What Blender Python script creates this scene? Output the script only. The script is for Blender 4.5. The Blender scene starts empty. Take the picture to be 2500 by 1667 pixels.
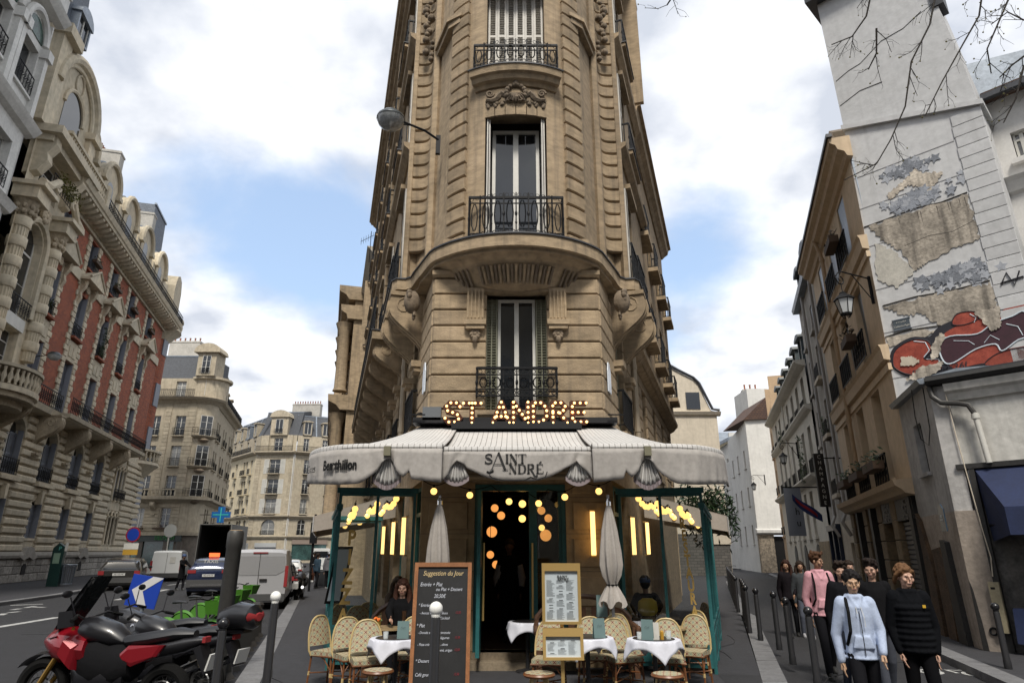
import bpy,math,random
from math import sin,cos,pi,radians as R
from mathutils import Matrix,Vector,noise
random.seed(7)
SC=bpy.context.scene
COL=SC.collection
#camera
CF,CPITCH,CH,CCX,CCY=1551.0,R(18.32),1.8,1250.0,833.5
cam_d=bpy.data.cameras.new('camera');cam=bpy.data.objects.new('camera',cam_d);COL.objects.link(cam)
cam.location=(0,0,CH);cam.rotation_euler=(R(90)+CPITCH,0,0)
cam_d.sensor_width=36;cam_d.lens=36*CF/2500;cam_d.clip_start=0.1;cam_d.clip_end=2000
SC.camera=cam
def ray(u,v):
 dx=u-CCX;up=CCY-v
 return Vector((dx,CF*cos(CPITCH)-up*sin(CPITCH),CF*sin(CPITCH)+up*cos(CPITCH)))
def GP(u,v,z=0.0):
 r=ray(u,v);t=(z-CH)/r.z;return Vector((r.x*t,r.y*t,z))
def PY(u,v,Y):
 r=ray(u,v);t=Y/r.y;return Vector((r.x*t,Y,CH+r.z*t))
W=bpy.data.worlds.new('World');SC.world=W;W.use_nodes=True
SUN_AZ,SUN_EL=R(179),R(54)
def build_world():
 nt=W.node_tree;N=nt.nodes;L=nt.links;N.clear()
 out=N.new('ShaderNodeOutputWorld');bg=N.new('ShaderNodeBackground');bg.inputs[1].default_value=0.15
 sky=N.new('ShaderNodeTexSky');sky.sky_type='NISHITA';sky.sun_disc=False
 sky.sun_elevation=SUN_EL;sky.sun_rotation=SUN_AZ;sky.air_density=1.3;sky.dust_density=1.6;sky.ozone_density=1.5
 tc=N.new('ShaderNodeTexCoord');sep=N.new('ShaderNodeSeparateXYZ');L.new(tc.outputs['Generated'],sep.inputs[0])
 def m(op,a,b=None,c=None):
  n=N.new('ShaderNodeMath');n.operation=op
  for i,q in enumerate((a,b,c)):
   if q is None:continue
   if isinstance(q,(int,float)):n.inputs[i].default_value=q
   else:L.new(q,n.inputs[i])
  return n.outputs[0]
 zz=m('ADD',m('MAXIMUM',sep.outputs[2],0.0),0.35)
 cmb=N.new('ShaderNodeCombineXYZ');L.new(m('DIVIDE',sep.outputs[0],zz),cmb.inputs[0]);L.new(m('DIVIDE',sep.outputs[1],zz),cmb.inputs[1])
 n1=N.new('ShaderNodeTexNoise');n1.inputs['Scale'].default_value=2.6;n1.inputs['Detail'].default_value=9;n1.inputs['Roughness'].default_value=.55
 n1.inputs['Distortion'].default_value=.25
 L.new(cmb.outputs[0],n1.inputs['Vector'])
 n2=N.new('ShaderNodeTexNoise');n2.inputs['Scale'].default_value=4.5;n2.inputs['Detail'].default_value=6
 L.new(cmb.outputs[0],n2.inputs['Vector'])
 bias=None
 for(u,v,k,a)in((620,440,70,.34),(500,520,70,.3),(760,560,70,.34),(860,650,60,.22),(330,70,120,.22),(380,400,80,.22),(700,700,90,.15),(1690,640,60,.32),(1640,760,90,.2),(1850,560,90,.2),(2050,60,70,.12),(760,200,40,-.36),(480,160,50,-.3),(300,250,60,-.2),(560,640,90,-.2),(1750,200,20,-.35),(620,860,40,-.34),(1750,950,40,-.25),(250,120,60,-.1)):
  d=ray(u,v).normalized()
  dp=N.new('ShaderNodeVectorMath');dp.operation='DOT_PRODUCT';L.new(tc.outputs['Generated'],dp.inputs[0]);dp.inputs[1].default_value=d
  g=m('MULTIPLY',m('EXPONENT',m('MULTIPLY',m('SUBTRACT',dp.outputs['Value'],1.0),float(k))),float(a))
  bias=g if bias is None else m('ADD',bias,g)
 dens=m('SUBTRACT',m('ADD',n1.outputs['Fac'],.13),bias)
 ramp=N.new('ShaderNodeMapRange');ramp.interpolation_type='SMOOTHSTEP';L.new(dens,ramp.inputs[0])
 ramp.inputs[1].default_value=.27;ramp.inputs[2].default_value=.62
 shade=N.new('ShaderNodeMapRange');L.new(n2.outputs['Fac'],shade.inputs[0]);shade.inputs[1].default_value=.4;shade.inputs[2].default_value=.6
 cc=N.new('ShaderNodeMix');cc.data_type='RGBA';L.new(shade.outputs[0],cc.inputs[0])
 cc.inputs[6].default_value=(2.9,3.1,3.5,1);cc.inputs[7].default_value=(5.0,5.05,5.15,1)
 tint=N.new('ShaderNodeMix');tint.data_type='RGBA';tint.inputs[0].default_value=.5
 L.new(sky.outputs[0],tint.inputs[6]);tint.inputs[7].default_value=(2.5,3.2,4.3,1)
 mx=N.new('ShaderNodeMix');mx.data_type='RGBA';L.new(ramp.outputs[0],mx.inputs[0]);L.new(tint.outputs[2],mx.inputs[6]);L.new(cc.outputs[2],mx.inputs[7])
 L.new(mx.outputs[2],bg.inputs[0]);L.new(bg.outputs[0],out.inputs[0])
build_world()
sun_d=bpy.data.lights.new('sun','SUN');sun_d.energy=2.6;sun_d.angle=R(13);sun_d.color=(1,.94,.84)
sun=bpy.data.objects.new('sun',sun_d);COL.objects.link(sun)
_sd=Vector((sin(SUN_AZ)*cos(SUN_EL),cos(SUN_AZ)*cos(SUN_EL),sin(SUN_EL)))
sun.rotation_euler=_sd.to_track_quat('Z','Y').to_euler()
sun.location=_sd*60
SC.view_settings.view_transform='Standard';SC.view_settings.look='None';SC.view_settings.exposure=0.68;SC.view_settings.gamma=1
SC.view_settings.use_curve_mapping=False
#materials
MATS={}
def mat(name,col,rough=.8,metal=0,var=0.0,vs=3.0,bump=0.0,bs=40.0,streak=0.0,col2=None,emit=None,es=0,spec=.5,kind=None,coat=0,**kw):
 if name in MATS:return MATS[name]
 m=bpy.data.materials.new(name);m.use_nodes=True;MATS[name]=m
 nt=m.node_tree;N=nt.nodes;L=nt.links;b=N['Principled BSDF']
 b.inputs['Roughness'].default_value=rough;b.inputs['Metallic'].default_value=metal
 b.inputs['Specular IOR Level'].default_value=spec;b.inputs['Coat Weight'].default_value=coat
 c=tuple(col)+(1,)if len(col)==3 else col
 b.inputs['Base Color'].default_value=c
 if emit:b.inputs['Emission Color'].default_value=tuple(emit)+(1,);b.inputs['Emission Strength'].default_value=es
 tc=N.new('ShaderNodeTexCoord')
 src=None
 def mixc(fac,a,bcol,mode='MIX'):
  n=N.new('ShaderNodeMix');n.data_type='RGBA';n.blend_type=mode
  if isinstance(fac,(int,float)):n.inputs[0].default_value=fac
  else:L.new(fac,n.inputs[0])
  for i,q in((6,a),(7,bcol)):
   if isinstance(q,tuple):n.inputs[i].default_value=q
   else:L.new(q,n.inputs[i])
  return n.outputs[2]
 geo=N.new('ShaderNodeNewGeometry')
 height=None
 base=c
 if kind=='brick':
  sp=N.new('ShaderNodeSeparateXYZ');L.new(tc.outputs['Object'],sp.inputs[0])
  ad=N.new('ShaderNodeMath');L.new(sp.outputs[0],ad.inputs[0]);L.new(sp.outputs[1],ad.inputs[1])
  cb=N.new('ShaderNodeCombineXYZ');L.new(ad.outputs[0],cb.inputs[0]);L.new(sp.outputs[2],cb.inputs[1])
  bt=N.new('ShaderNodeTexBrick');L.new(cb.outputs[0],bt.inputs[0]);bt.inputs['Scale'].default_value=1
  bt.inputs['Brick Width'].default_value=kw.get('bw',.3);bt.inputs['Row Height'].default_value=kw.get('bh',.1);bt.inputs['Mortar Size'].default_value=kw.get('mortar',.012)
  bt.inputs['Color1'].default_value=c;bt.inputs['Color2'].default_value=tuple(kw['c2'])+(1,);bt.inputs['Mortar'].default_value=tuple(kw['cm'])+(1,)
  base=bt.outputs['Color'];height=bt.outputs['Fac']
 if kind=='stripe':
  uv=N.new('ShaderNodeUVMap');sp=N.new('ShaderNodeSeparateXYZ');L.new(uv.outputs[0],sp.inputs[0])
  a1=N.new('ShaderNodeMath');a1.operation='FRACT';L.new(sp.outputs[0],a1.inputs[0])
  a2=N.new('ShaderNodeMath');a2.operation='LESS_THAN';L.new(a1.outputs[0],a2.inputs[0]);a2.inputs[1].default_value=.1
  base=mixc(a2.outputs[0],c,tuple(kw['c2'])+(1,))
 if kind=='weave':
  mp=N.new('ShaderNodeMapping');mp.inputs['Scale'].default_value=(1/.055,)*3;L.new(tc.outputs['UV'],mp.inputs[0])
  sp=N.new('ShaderNodeSeparateXYZ');L.new(mp.outputs[0],sp.inputs[0])
  def mm(op,a,b2=None):
   n=N.new('ShaderNodeMath');n.operation=op
   for i,q in enumerate((a,b2)):
    if q is None:continue
    if isinstance(q,(int,float)):n.inputs[i].default_value=q
    else:L.new(q,n.inputs[i])
   return n.outputs[0]
  fx=mm('SUBTRACT',mm('FRACT',sp.outputs[0]),.5);fy=mm('SUBTRACT',mm('FRACT',sp.outputs[1]),.5)
  ax,ay=mm('ABSOLUTE',fx),mm('ABSOLUTE',fy)
  cross=mm('MULTIPLY',mm('LESS_THAN',mm('ABSOLUTE',mm('SUBTRACT',ax,ay)),.14),mm('LESS_THAN',mm('MAXIMUM',ax,ay),.36))
  par=mm('LESS_THAN',mm('MODULO',mm('ABSOLUTE',mm('ADD',mm('FLOOR',sp.outputs[0]),mm('FLOOR',sp.outputs[1]))),2.0),.5)
  dark=mixc(par,(.16,.03,.02,1),(.2,.24,.18,1))
  grid=mm('GREATER_THAN',mm('MAXIMUM',ax,ay),.44)
  base=mixc(cross,mixc(grid,c,(.28,.22,.12,1)),dark)
 if var>0 or col2:
  n1=N.new('ShaderNodeTexNoise');n1.inputs['Scale'].default_value=vs;n1.inputs['Detail'].default_value=6;n1.inputs['Roughness'].default_value=.6
  mpn=N.new('ShaderNodeMapping');L.new(geo.outputs['Position']if not kw.get('obj')else tc.outputs['Object'],mpn.inputs[0]);mpn.inputs['Scale'].default_value=(1,1,kw.get('zs',1.0))
  L.new(mpn.outputs[0],n1.inputs['Vector'])
  mr=N.new('ShaderNodeMapRange');L.new(n1.outputs['Fac'],mr.inputs[0]);mr.inputs[1].default_value=.3;mr.inputs[2].default_value=.7
  if col2:base=mixc(mr.outputs[0],base,tuple(col2)+(1,))
  if var:
   n3=N.new('ShaderNodeTexNoise');n3.inputs['Scale'].default_value=vs*6;n3.inputs['Detail'].default_value=4;L.new(mpn.outputs[0],n3.inputs['Vector'])
   mr3=N.new('ShaderNodeMapRange');L.new(n3.outputs['Fac'],mr3.inputs[0]);mr3.inputs[1].default_value=.3;mr3.inputs[2].default_value=.7
   mr3.inputs[3].default_value=1-var*.6;mr3.inputs[4].default_value=1+var*.6
   mr4=N.new('ShaderNodeMapRange');L.new(mr.outputs[0],mr4.inputs[0]);mr4.inputs[3].default_value=1-var;mr4.inputs[4].default_value=1+var*.5
   mu=N.new('ShaderNodeMath');mu.operation='MULTIPLY';L.new(mr3.outputs[0],mu.inputs[0]);L.new(mr4.outputs[0],mu.inputs[1])
   oi=N.new('ShaderNodeObjectInfo');mo=N.new('ShaderNodeMapRange');L.new(oi.outputs['Random'],mo.inputs[0]);mo.inputs[3].default_value=1-var*.55;mo.inputs[4].default_value=1+var*.45
   mu2=N.new('ShaderNodeMath');mu2.operation='MULTIPLY';L.new(mu.outputs[0],mu2.inputs[0]);L.new(mo.outputs[0],mu2.inputs[1])
   cbx=N.new('ShaderNodeCombineXYZ')
   for i in range(3):L.new(mu2.outputs[0],cbx.inputs[i])
   base=mixc(1.0,base,cbx.outputs[0],'MULTIPLY')
 if streak>0:
  mp=N.new('ShaderNodeMapping');L.new(geo.outputs['Position'],mp.inputs[0]);mp.inputs['Scale'].default_value=(5,5,.35)
  n4=N.new('ShaderNodeTexNoise');n4.inputs['Scale'].default_value=1.2;n4.inputs['Detail'].default_value=5;L.new(mp.outputs[0],n4.inputs['Vector'])
  mr=N.new('ShaderNodeMapRange');L.new(n4.outputs['Fac'],mr.inputs[0]);mr.inputs[1].default_value=.5;mr.inputs[2].default_value=.78;mr.inputs[4].default_value=streak
  base=mixc(mr.outputs[0],base,tuple(kw.get('sc',(.07,.06,.05)))+(1,))
 if not isinstance(base,tuple):L.new(base,b.inputs['Base Color'])
 if bump>0:
  n5=N.new('ShaderNodeTexNoise');n5.inputs['Scale'].default_value=bs;n5.inputs['Detail'].default_value=5;L.new(geo.outputs['Position'],n5.inputs['Vector'])
  bp=N.new('ShaderNodeBump');bp.inputs['Strength'].default_value=bump;bp.inputs['Distance'].default_value=.02
  h=n5.outputs['Fac']
  if height is not None:
   s2=N.new('ShaderNodeMath');s2.operation='SUBTRACT';L.new(h,s2.inputs[0]);L.new(height,s2.inputs[1]);h=s2.outputs[0]
  L.new(h,bp.inputs['Height']);L.new(bp.outputs[0],b.inputs['Normal'])
 if kw.get('alpha'):b.inputs['Alpha'].default_value=kw['alpha']
 if kw.get('trans'):b.inputs['Transmission Weight'].default_value=kw['trans']
 return m
def glass_mat(name,tint=(.85,.88,.88),refl=.05):
 if name in MATS:return MATS[name]
 m=bpy.data.materials.new(name);m.use_nodes=True;MATS[name]=m
 N=m.node_tree.nodes;L=m.node_tree.links;N.clear()
 o=N.new('ShaderNodeOutputMaterial');t=N.new('ShaderNodeBsdfTransparent');g=N.new('ShaderNodeBsdfGlossy');mx=N.new('ShaderNodeMixShader')
 t.inputs[0].default_value=tuple(tint)+(1,);g.inputs['Roughness'].default_value=.02
 fr=N.new('ShaderNodeFresnel');fr.inputs[0].default_value=1.5
 ad=N.new('ShaderNodeMath');ad.operation='ADD';L.new(fr.outputs[0],ad.inputs[0]);ad.inputs[1].default_value=refl-.04
 L.new(ad.outputs[0],mx.inputs[0]);L.new(t.outputs[0],mx.inputs[1]);L.new(g.outputs[0],mx.inputs[2]);L.new(mx.outputs[0],o.inputs[0])
 return m
M_STONE=mat('honey limestone',(.41,.31,.195),.9,var=.36,vs=.7,bump=.45,bs=30,streak=.55,col2=(.29,.22,.145),zs=2.5)
M_STONE2=mat('pale limestone',(.58,.52,.40),.9,var=.26,vs=.5,bump=.3,bs=20,streak=.22,col2=(.47,.4,.29))
M_STONE3=mat('grey cream limestone',(.5,.44,.33),.9,var=.25,vs=.4,bump=.25,bs=14,streak=.35,col2=(.32,.27,.2))
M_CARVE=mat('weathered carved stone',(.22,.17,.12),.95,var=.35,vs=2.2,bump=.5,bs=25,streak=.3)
M_CARVE2=mat('pale carved stone',(.42,.35,.25),.9,var=.3,vs=1.5,bump=.3,bs=18,streak=.25)
M_GRAN=mat('speckled granite',(.3,.28,.25),.9,var=.5,vs=8,bump=.6,bs=30)
M_IRON=mat('black wrought iron',(.007,.0075,.009),.55,.1,spec=.2)
M_IRON2=mat('worn black paint',(.02,.02,.022),.4,.2,bump=.05)
M_LEAD=mat('dark lead flashing',(.05,.052,.058),.5,.4,var=.2,vs=3)
M_ZINC=mat('weathered zinc',(.22,.25,.29),.45,.5,var=.25,vs=2)
M_SLATE=mat('blue grey slate',(.10,.12,.15),.6,kind='brick',c2=(.07,.085,.11),cm=(.03,.035,.045),bw=.35,bh=.22,mortar=.012,bump=.3,bs=20)
M_BRICK=mat('red brick',(.34,.08,.03),.9,kind='brick',c2=(.2,.042,.018),cm=(.2,.13,.1),bw=.3,bh=.12,mortar=.012,bump=.3,bs=20,var=.18,vs=.8)
M_YBRICK=mat('yellow brick',(.36,.25,.14),.9,kind='brick',c2=(.28,.19,.1),cm=(.3,.25,.18),bw=.24,bh=.08,mortar=.01,bump=.3,bs=20,var=.2,vs=.8)
M_GLASS=mat('dark window glass',(.012,.014,.017),.06,spec=.9,bump=.06,bs=2.5)
M_GLASSC=mat('curtained window glass',(.22,.22,.21),.12,spec=.8,var=.4,vs=1.2)
M_WHITEP=mat('white window paint',(.55,.54,.5),.5,var=.08)
M_GREYP=mat('grey louvre paint',(.2,.215,.25),.6,var=.1)
M_CREAMSH=mat('cream shutter paint',(.5,.48,.44),.6,var=.12,vs=4)
M_BLACK=mat('black interior',(.006,.005,.005),.9)
M_TEAL=mat('teal painted wood',(.022,.115,.12),.42,var=.2,vs=3,bump=.08)
M_RUBBER=mat('black rubber',(.008,.008,.008),.85,spec=.1)
M_CHROME=mat('chromed steel',(.55,.55,.56),.18,1)
M_SKIN=mat('fair skin',(.42,.25,.18),.55,var=.06,vs=20)
M_SKIN2=mat('tanned skin',(.33,.19,.12),.55,var=.06,vs=20)
M_SKIN3=mat('brown skin',(.13,.07,.045),.55)
#mesh builder
class MB:
 def __init__(s):s.v=[];s.f=[];s.uv={};s.M=None
 def add(s,vs,fs,uvs=None):
  o=len(s.v)
  s.v+=[tuple(s.M@Vector(p))if s.M else tuple(p)for p in vs]
  for i,f in enumerate(fs):
   if uvs:s.uv[len(s.f)]=[uvs[j]for j in f]
   s.f.append(tuple(o+j for j in f))
  return s
 def box(s,x0,x1,y0,y1,z0,z1):
  return s.add([(x0,y0,z0),(x1,y0,z0),(x1,y1,z0),(x0,y1,z0),(x0,y0,z1),(x1,y0,z1),(x1,y1,z1),(x0,y1,z1)],[(0,3,2,1),(4,5,6,7),(0,1,5,4),(1,2,6,5),(2,3,7,6),(3,0,4,7)])
 def block(s,x0,x1,y0,y1,z0,z1,c=.02):
  return s.add([(x0,y1,z0),(x1,y1,z0),(x1,y1,z1),(x0,y1,z1),(x0,y0+c,z0),(x1,y0+c,z0),(x1,y0+c,z1),(x0,y0+c,z1),(x0+c,y0,z0+c),(x1-c,y0,z0+c),(x1-c,y0,z1-c),(x0+c,y0,z1-c)],[(0,1,5,4),(1,2,6,5),(2,3,7,6),(3,0,4,7),(4,5,9,8),(5,6,10,9),(6,7,11,10),(7,4,8,11),(8,9,10,11)])
 def prism(s,prof,a,b,axis='x'):
  n=len(prof)
  def p(q,t):
   if axis=='x':return(t,q[0],q[1])
   if axis=='y':return(q[0],t,q[1])
   return(q[0],q[1],t)
  return s.add([p(q,a)for q in prof]+[p(q,b)for q in prof],[tuple(range(n)),tuple(range(2*n-1,n-1,-1))]+[(i,i+n,(i+1)%n+n,(i+1)%n)for i in range(n)])
 def tube(s,pts,r,n=6,cap=True,closed=False):
  pts=[Vector(p)for p in pts];m=len(pts)
  rs=r if isinstance(r,(list,tuple))else[r]*m
  vs=[];up=Vector((0,0,1));prev=None
  for i,p in enumerate(pts):
   if closed:t=(pts[(i+1)%m]-pts[i-1])
   else:t=pts[min(i+1,m-1)]-pts[max(i-1,0)]
   if t.length<1e-9:t=Vector((0,0,1))
   t.normalize()
   if prev is None:
    a=t.cross(up)
    if a.length<.05:a=t.cross(Vector((1,0,0)))
   else:a=prev-t*prev.dot(t)
   if a.length<1e-6:a=t.orthogonal()
   a.normalize();prev=a;b=t.cross(a)
   for k in range(n):
    th=2*pi*k/n;vs.append(p+(a*cos(th)+b*sin(th))*rs[i])
  fs=[]
  for i in range(m if closed else m-1):
   j=(i+1)%m
   for k in range(n):fs.append((i*n+k,i*n+(k+1)%n,j*n+(k+1)%n,j*n+k))
  if cap and not closed:fs+=[tuple(range(n-1,-1,-1)),tuple(range((m-1)*n,m*n))]
  return s.add(vs,fs)
 def lathe(s,prof,cx=0,cy=0,n=12,a0=0,a1=2*pi,cap=True):
  full=abs(a1-a0-2*pi)<1e-6;k=n if full else n+1
  vs=[]
  for(r,z)in prof:
   for i in range(k):
    th=a0+(a1-a0)*i/n;vs.append((cx+r*cos(th),cy+r*sin(th),z))
  fs=[]
  for j in range(len(prof)-1):
   for i in range(n):
    i2=(i+1)%k
    fs.append((j*k+i,j*k+i2,(j+1)*k+i2,(j+1)*k+i))
  if cap and full:fs+=[tuple(range(k-1,-1,-1)),tuple(range((len(prof)-1)*k,len(prof)*k))]
  return s.add(vs,fs)
 def ball(s,c,r,n=10,m=7,sx=1,sy=1,sz=1):
  vs=[(c[0],c[1],c[2]-r*sz)]
  for j in range(1,m):
   ph=-pi/2+pi*j/m
   for i in range(n):vs.append((c[0]+r*sx*cos(ph)*cos(2*pi*i/n),c[1]+r*sy*cos(ph)*sin(2*pi*i/n),c[2]+r*sz*sin(ph)))
  vs.append((c[0],c[1],c[2]+r*sz));fs=[]
  for i in range(n):fs.append((0,1+(i+1)%n,1+i))
  for j in range(m-2):
   for i in range(n):fs.append((1+j*n+i,1+j*n+(i+1)%n,1+(j+1)*n+(i+1)%n,1+(j+1)*n+i))
  e=len(vs)-1
  for i in range(n):fs.append((e,1+(m-2)*n+i,1+(m-2)*n+(i+1)%n))
  return s.add(vs,fs)
 def ring(s,c,r,t,axis='y',n=12,m=4,sz=1.0):
  pts=[]
  for i in range(n):
   a=2*pi*i/n
   if axis=='y':pts.append((c[0]+r*cos(a),c[1],c[2]+r*sz*sin(a)))
   elif axis=='x':pts.append((c[0],c[1]+r*cos(a),c[2]+r*sz*sin(a)))
   else:pts.append((c[0]+r*cos(a),c[1]+r*sin(a),c[2]))
  return s.tube(pts,t,m,closed=True)
 def loft(s,rings,cap=True,closed=True):
  n=len(rings[0]);vs=[p for r in rings for p in r];fs=[]
  for j in range(len(rings)-1):
   for i in range(n if closed else n-1):
    fs.append((j*n+i,j*n+(i+1)%n,(j+1)*n+(i+1)%n,(j+1)*n+i))
  if cap and closed:fs+=[tuple(range(n-1,-1,-1)),tuple(range((len(rings)-1)*n,len(rings)*n))]
  return s.add(vs,fs)
 def grid(s,fn,nu,nv,us=1.0,vs_=1.0):
  vs=[];uv=[]
  for j in range(nv+1):
   for i in range(nu+1):
    vs.append(fn(i/nu,j/nv));uv.append((i/nu*us,j/nv*vs_))
  k=nu+1
  return s.add(vs,[(j*k+i,j*k+i+1,(j+1)*k+i+1,(j+1)*k+i)for j in range(nv)for i in range(nu)],uv)
 def mesh(s,name,m=None,smooth=False,fix=True):
  me=bpy.data.meshes.new(name);me.from_pydata(s.v,[],s.f);me.validate(verbose=False)
  if s.uv and len(me.polygons)==len(s.f):
   ul=me.uv_layers.new(name='uv')
   for pi_,p in enumerate(me.polygons):
    u=s.uv.get(pi_)
    if u:
     for k,li in enumerate(p.loop_indices):ul.data[li].uv=u[k%len(u)]
  if m:me.materials.append(m)
  if smooth:
   me.polygons.foreach_set('use_smooth',[True]*len(me.polygons))
   me.set_sharp_from_angle(angle=R(smooth if smooth is not True else 40))
  return me
def tag(o,label=None,cat=None,group=None,kind=None):
 for k,q in(('label',label),('category',cat),('group',group),('kind',kind)):
  if q:o[k]=q
 return o
def thing(name,label,cat,loc=(0,0,0),rz=0,group=None):
 o=bpy.data.objects.new(name,None);COL.objects.link(o);o.location=loc;o.rotation_euler=(0,0,rz);o.empty_display_size=.2
 return tag(o,label,cat,group)
def part(name,mb,m,parent=None,loc=(0,0,0),rz=0,smooth=False,label=None,kind=None,rot=None,scale=None):
 me=mb if isinstance(mb,bpy.types.Mesh)else mb.mesh(name,m,smooth)
 o=bpy.data.objects.new(name,me);COL.objects.link(o);o.location=loc;o.rotation_euler=rot or(0,0,rz)
 if scale:o.scale=scale
 if parent:o.parent=parent
 return tag(o,label,None,None,kind)
def single(name,mb,m,label,cat,loc=(0,0,0),rz=0,group=None,smooth=False,rot=None):
 return tag(part(name,mb,m,None,loc,rz,smooth,rot=rot),label,cat,group)
def struct(name,mb,m,loc=(0,0,0),smooth=False,parent=None):return part(name,mb,m,parent,loc,0,smooth,kind='structure')
def clone(root,loc=None,rz=None,label=None,group=None,rot=None,scale=None):
 r=root.copy();COL.objects.link(r)
 if loc is not None:r.location=loc
 if rz is not None:r.rotation_euler=(0,0,rz)
 if rot is not None:r.rotation_euler=rot
 if scale is not None:r.scale=scale if hasattr(scale,'__len__')else(scale,)*3
 if label:r['label']=label
 if group:r['group']=group
 for ch in list(root.children):
  c=ch.copy();COL.objects.link(c);c.parent=r
  for g in list(ch.children):
   d=g.copy();COL.objects.link(d);d.parent=c
 return r
CACHE={}
def cached(key,fn):
 if key not in CACHE:CACHE[key]=fn()
 return CACHE[key]
class Frame:
 def __init__(s,parent,ox=0,oy=0,rz=0):s.p=parent;s.ox=ox;s.oy=oy;s.rz=rz
 def at(s,x,y,z):return(s.ox+x*cos(s.rz)-y*sin(s.rz),s.oy+x*sin(s.rz)+y*cos(s.rz),z)
 def put(s,name,mb,m,x=0,y=0,z=0,smooth=False,label=None,kind=None,rz=0,parent=None):
  return part(name,mb,m,s.p,s.at(x,y,z),s.rz+rz,smooth,label,kind)
def wall_mesh(x0,x1,z0,z1,holes,rev=.3,y=0):
 """flat wall with openings: holes (a, b, c, d[, arch]); reveals go rev deep; arched heads are filled round"""
 mb=MB()
 xs=sorted({x0,x1,*[h[0]for h in holes],*[h[1]for h in holes]});zs=sorted({z0,z1,*[h[2]for h in holes],*[h[3]for h in holes]})
 xs=[x for x in xs if x0-1e-6<=x<=x1+1e-6];zs=[z for z in zs if z0-1e-6<=z<=z1+1e-6]
 for i in range(len(xs)-1):
  run=None
  for j in range(len(zs)-1):
   cx,cz=(xs[i]+xs[i+1])/2,(zs[j]+zs[j+1])/2
   if any(h[0]<cx<h[1]and h[2]<cz<h[3]for h in holes):continue
   mb.add([(xs[i],y,zs[j]),(xs[i+1],y,zs[j]),(xs[i+1],y,zs[j+1]),(xs[i],y,zs[j+1])],[(0,1,2,3)])
 for h in holes:
  a,b,c,d=h[:4];arch=h[4]if len(h)>4 else 0
  spring=d-(arch if arch else 0)
  mb.add([(a,y,c),(a,y,spring),(a,y+rev,spring),(a,y+rev,c)],[(0,1,2,3)])
  mb.add([(b,y,c),(b,y,spring),(b,y+rev,spring),(b,y+rev,c)],[(3,2,1,0)])
  mb.add([(a,y,c),(b,y,c),(b,y+rev,c),(a,y+rev,c)],[(3,2,1,0)])
  if not arch:mb.add([(a,y,d),(b,y,d),(b,y+rev,d),(a,y+rev,d)],[(0,1,2,3)])
  else:
   n=8;cx=(a+b)/2;hw=(b-a)/2
   pts=[(cx-hw*cos(pi*k/n),spring+arch*sin(pi*k/n))for k in range(n+1)]
   for k in range(n):
    p,q=pts[k],pts[k+1]
    mb.add([(p[0],y,p[1]),(q[0],y,q[1]),(q[0],y,d),(p[0],y,d)],[(0,1,2,3)])
    mb.add([(p[0],y,p[1]),(q[0],y,q[1]),(q[0],y+rev,q[1]),(p[0],y+rev,p[1])],[(0,1,2,3)])
 return mb
def win_meshes(w,h,bars=2,trans=0,m=None,gm=None,fr=.055):
 def mk():
  mb=MB();t=fr
  mb.box(0,t,0,.06,0,h);mb.box(w-t,w,0,.06,0,h);mb.box(t,w-t,0,.06,0,t);mb.box(t,w-t,0,.06,h-t,h)
  if bars:mb.box(w/2-t*.8,w/2+t*.8,-.012,.065,t,h-t)
  if trans:mb.box(t,w-t,-.006,.062,h*trans-t/2,h*trans+t/2)
  if bars>2:
   k=bars-2
   for i in range(k):
    z=t+(h*(trans or 1)-t)*(i+1)/(k+1);mb.box(t,w-t,.012,.04,z-.016,z+.016)
  g=MB();g.box(t*.5,w-t*.5,.045,.055,t*.5,h-t*.5)
  return mb.mesh('window',m or M_WHITEP),g.mesh('pane',gm or M_GLASS)
 return cached(('win',round(w,3),round(h,3),bars,trans,(m or M_WHITEP).name,(gm or M_GLASS).name,fr),mk)
def window(F,x0,x1,z0,z1,dep=.22,bars=2,trans=0,m=None,gm=None,fr=.055):
 a,g=win_meshes(x1-x0,z1-z0,bars,trans,m,gm,fr)
 o=part('window',a,None,F.p,F.at(x0,dep,z0),F.rz);part('pane',g,None,o);return o
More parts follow.
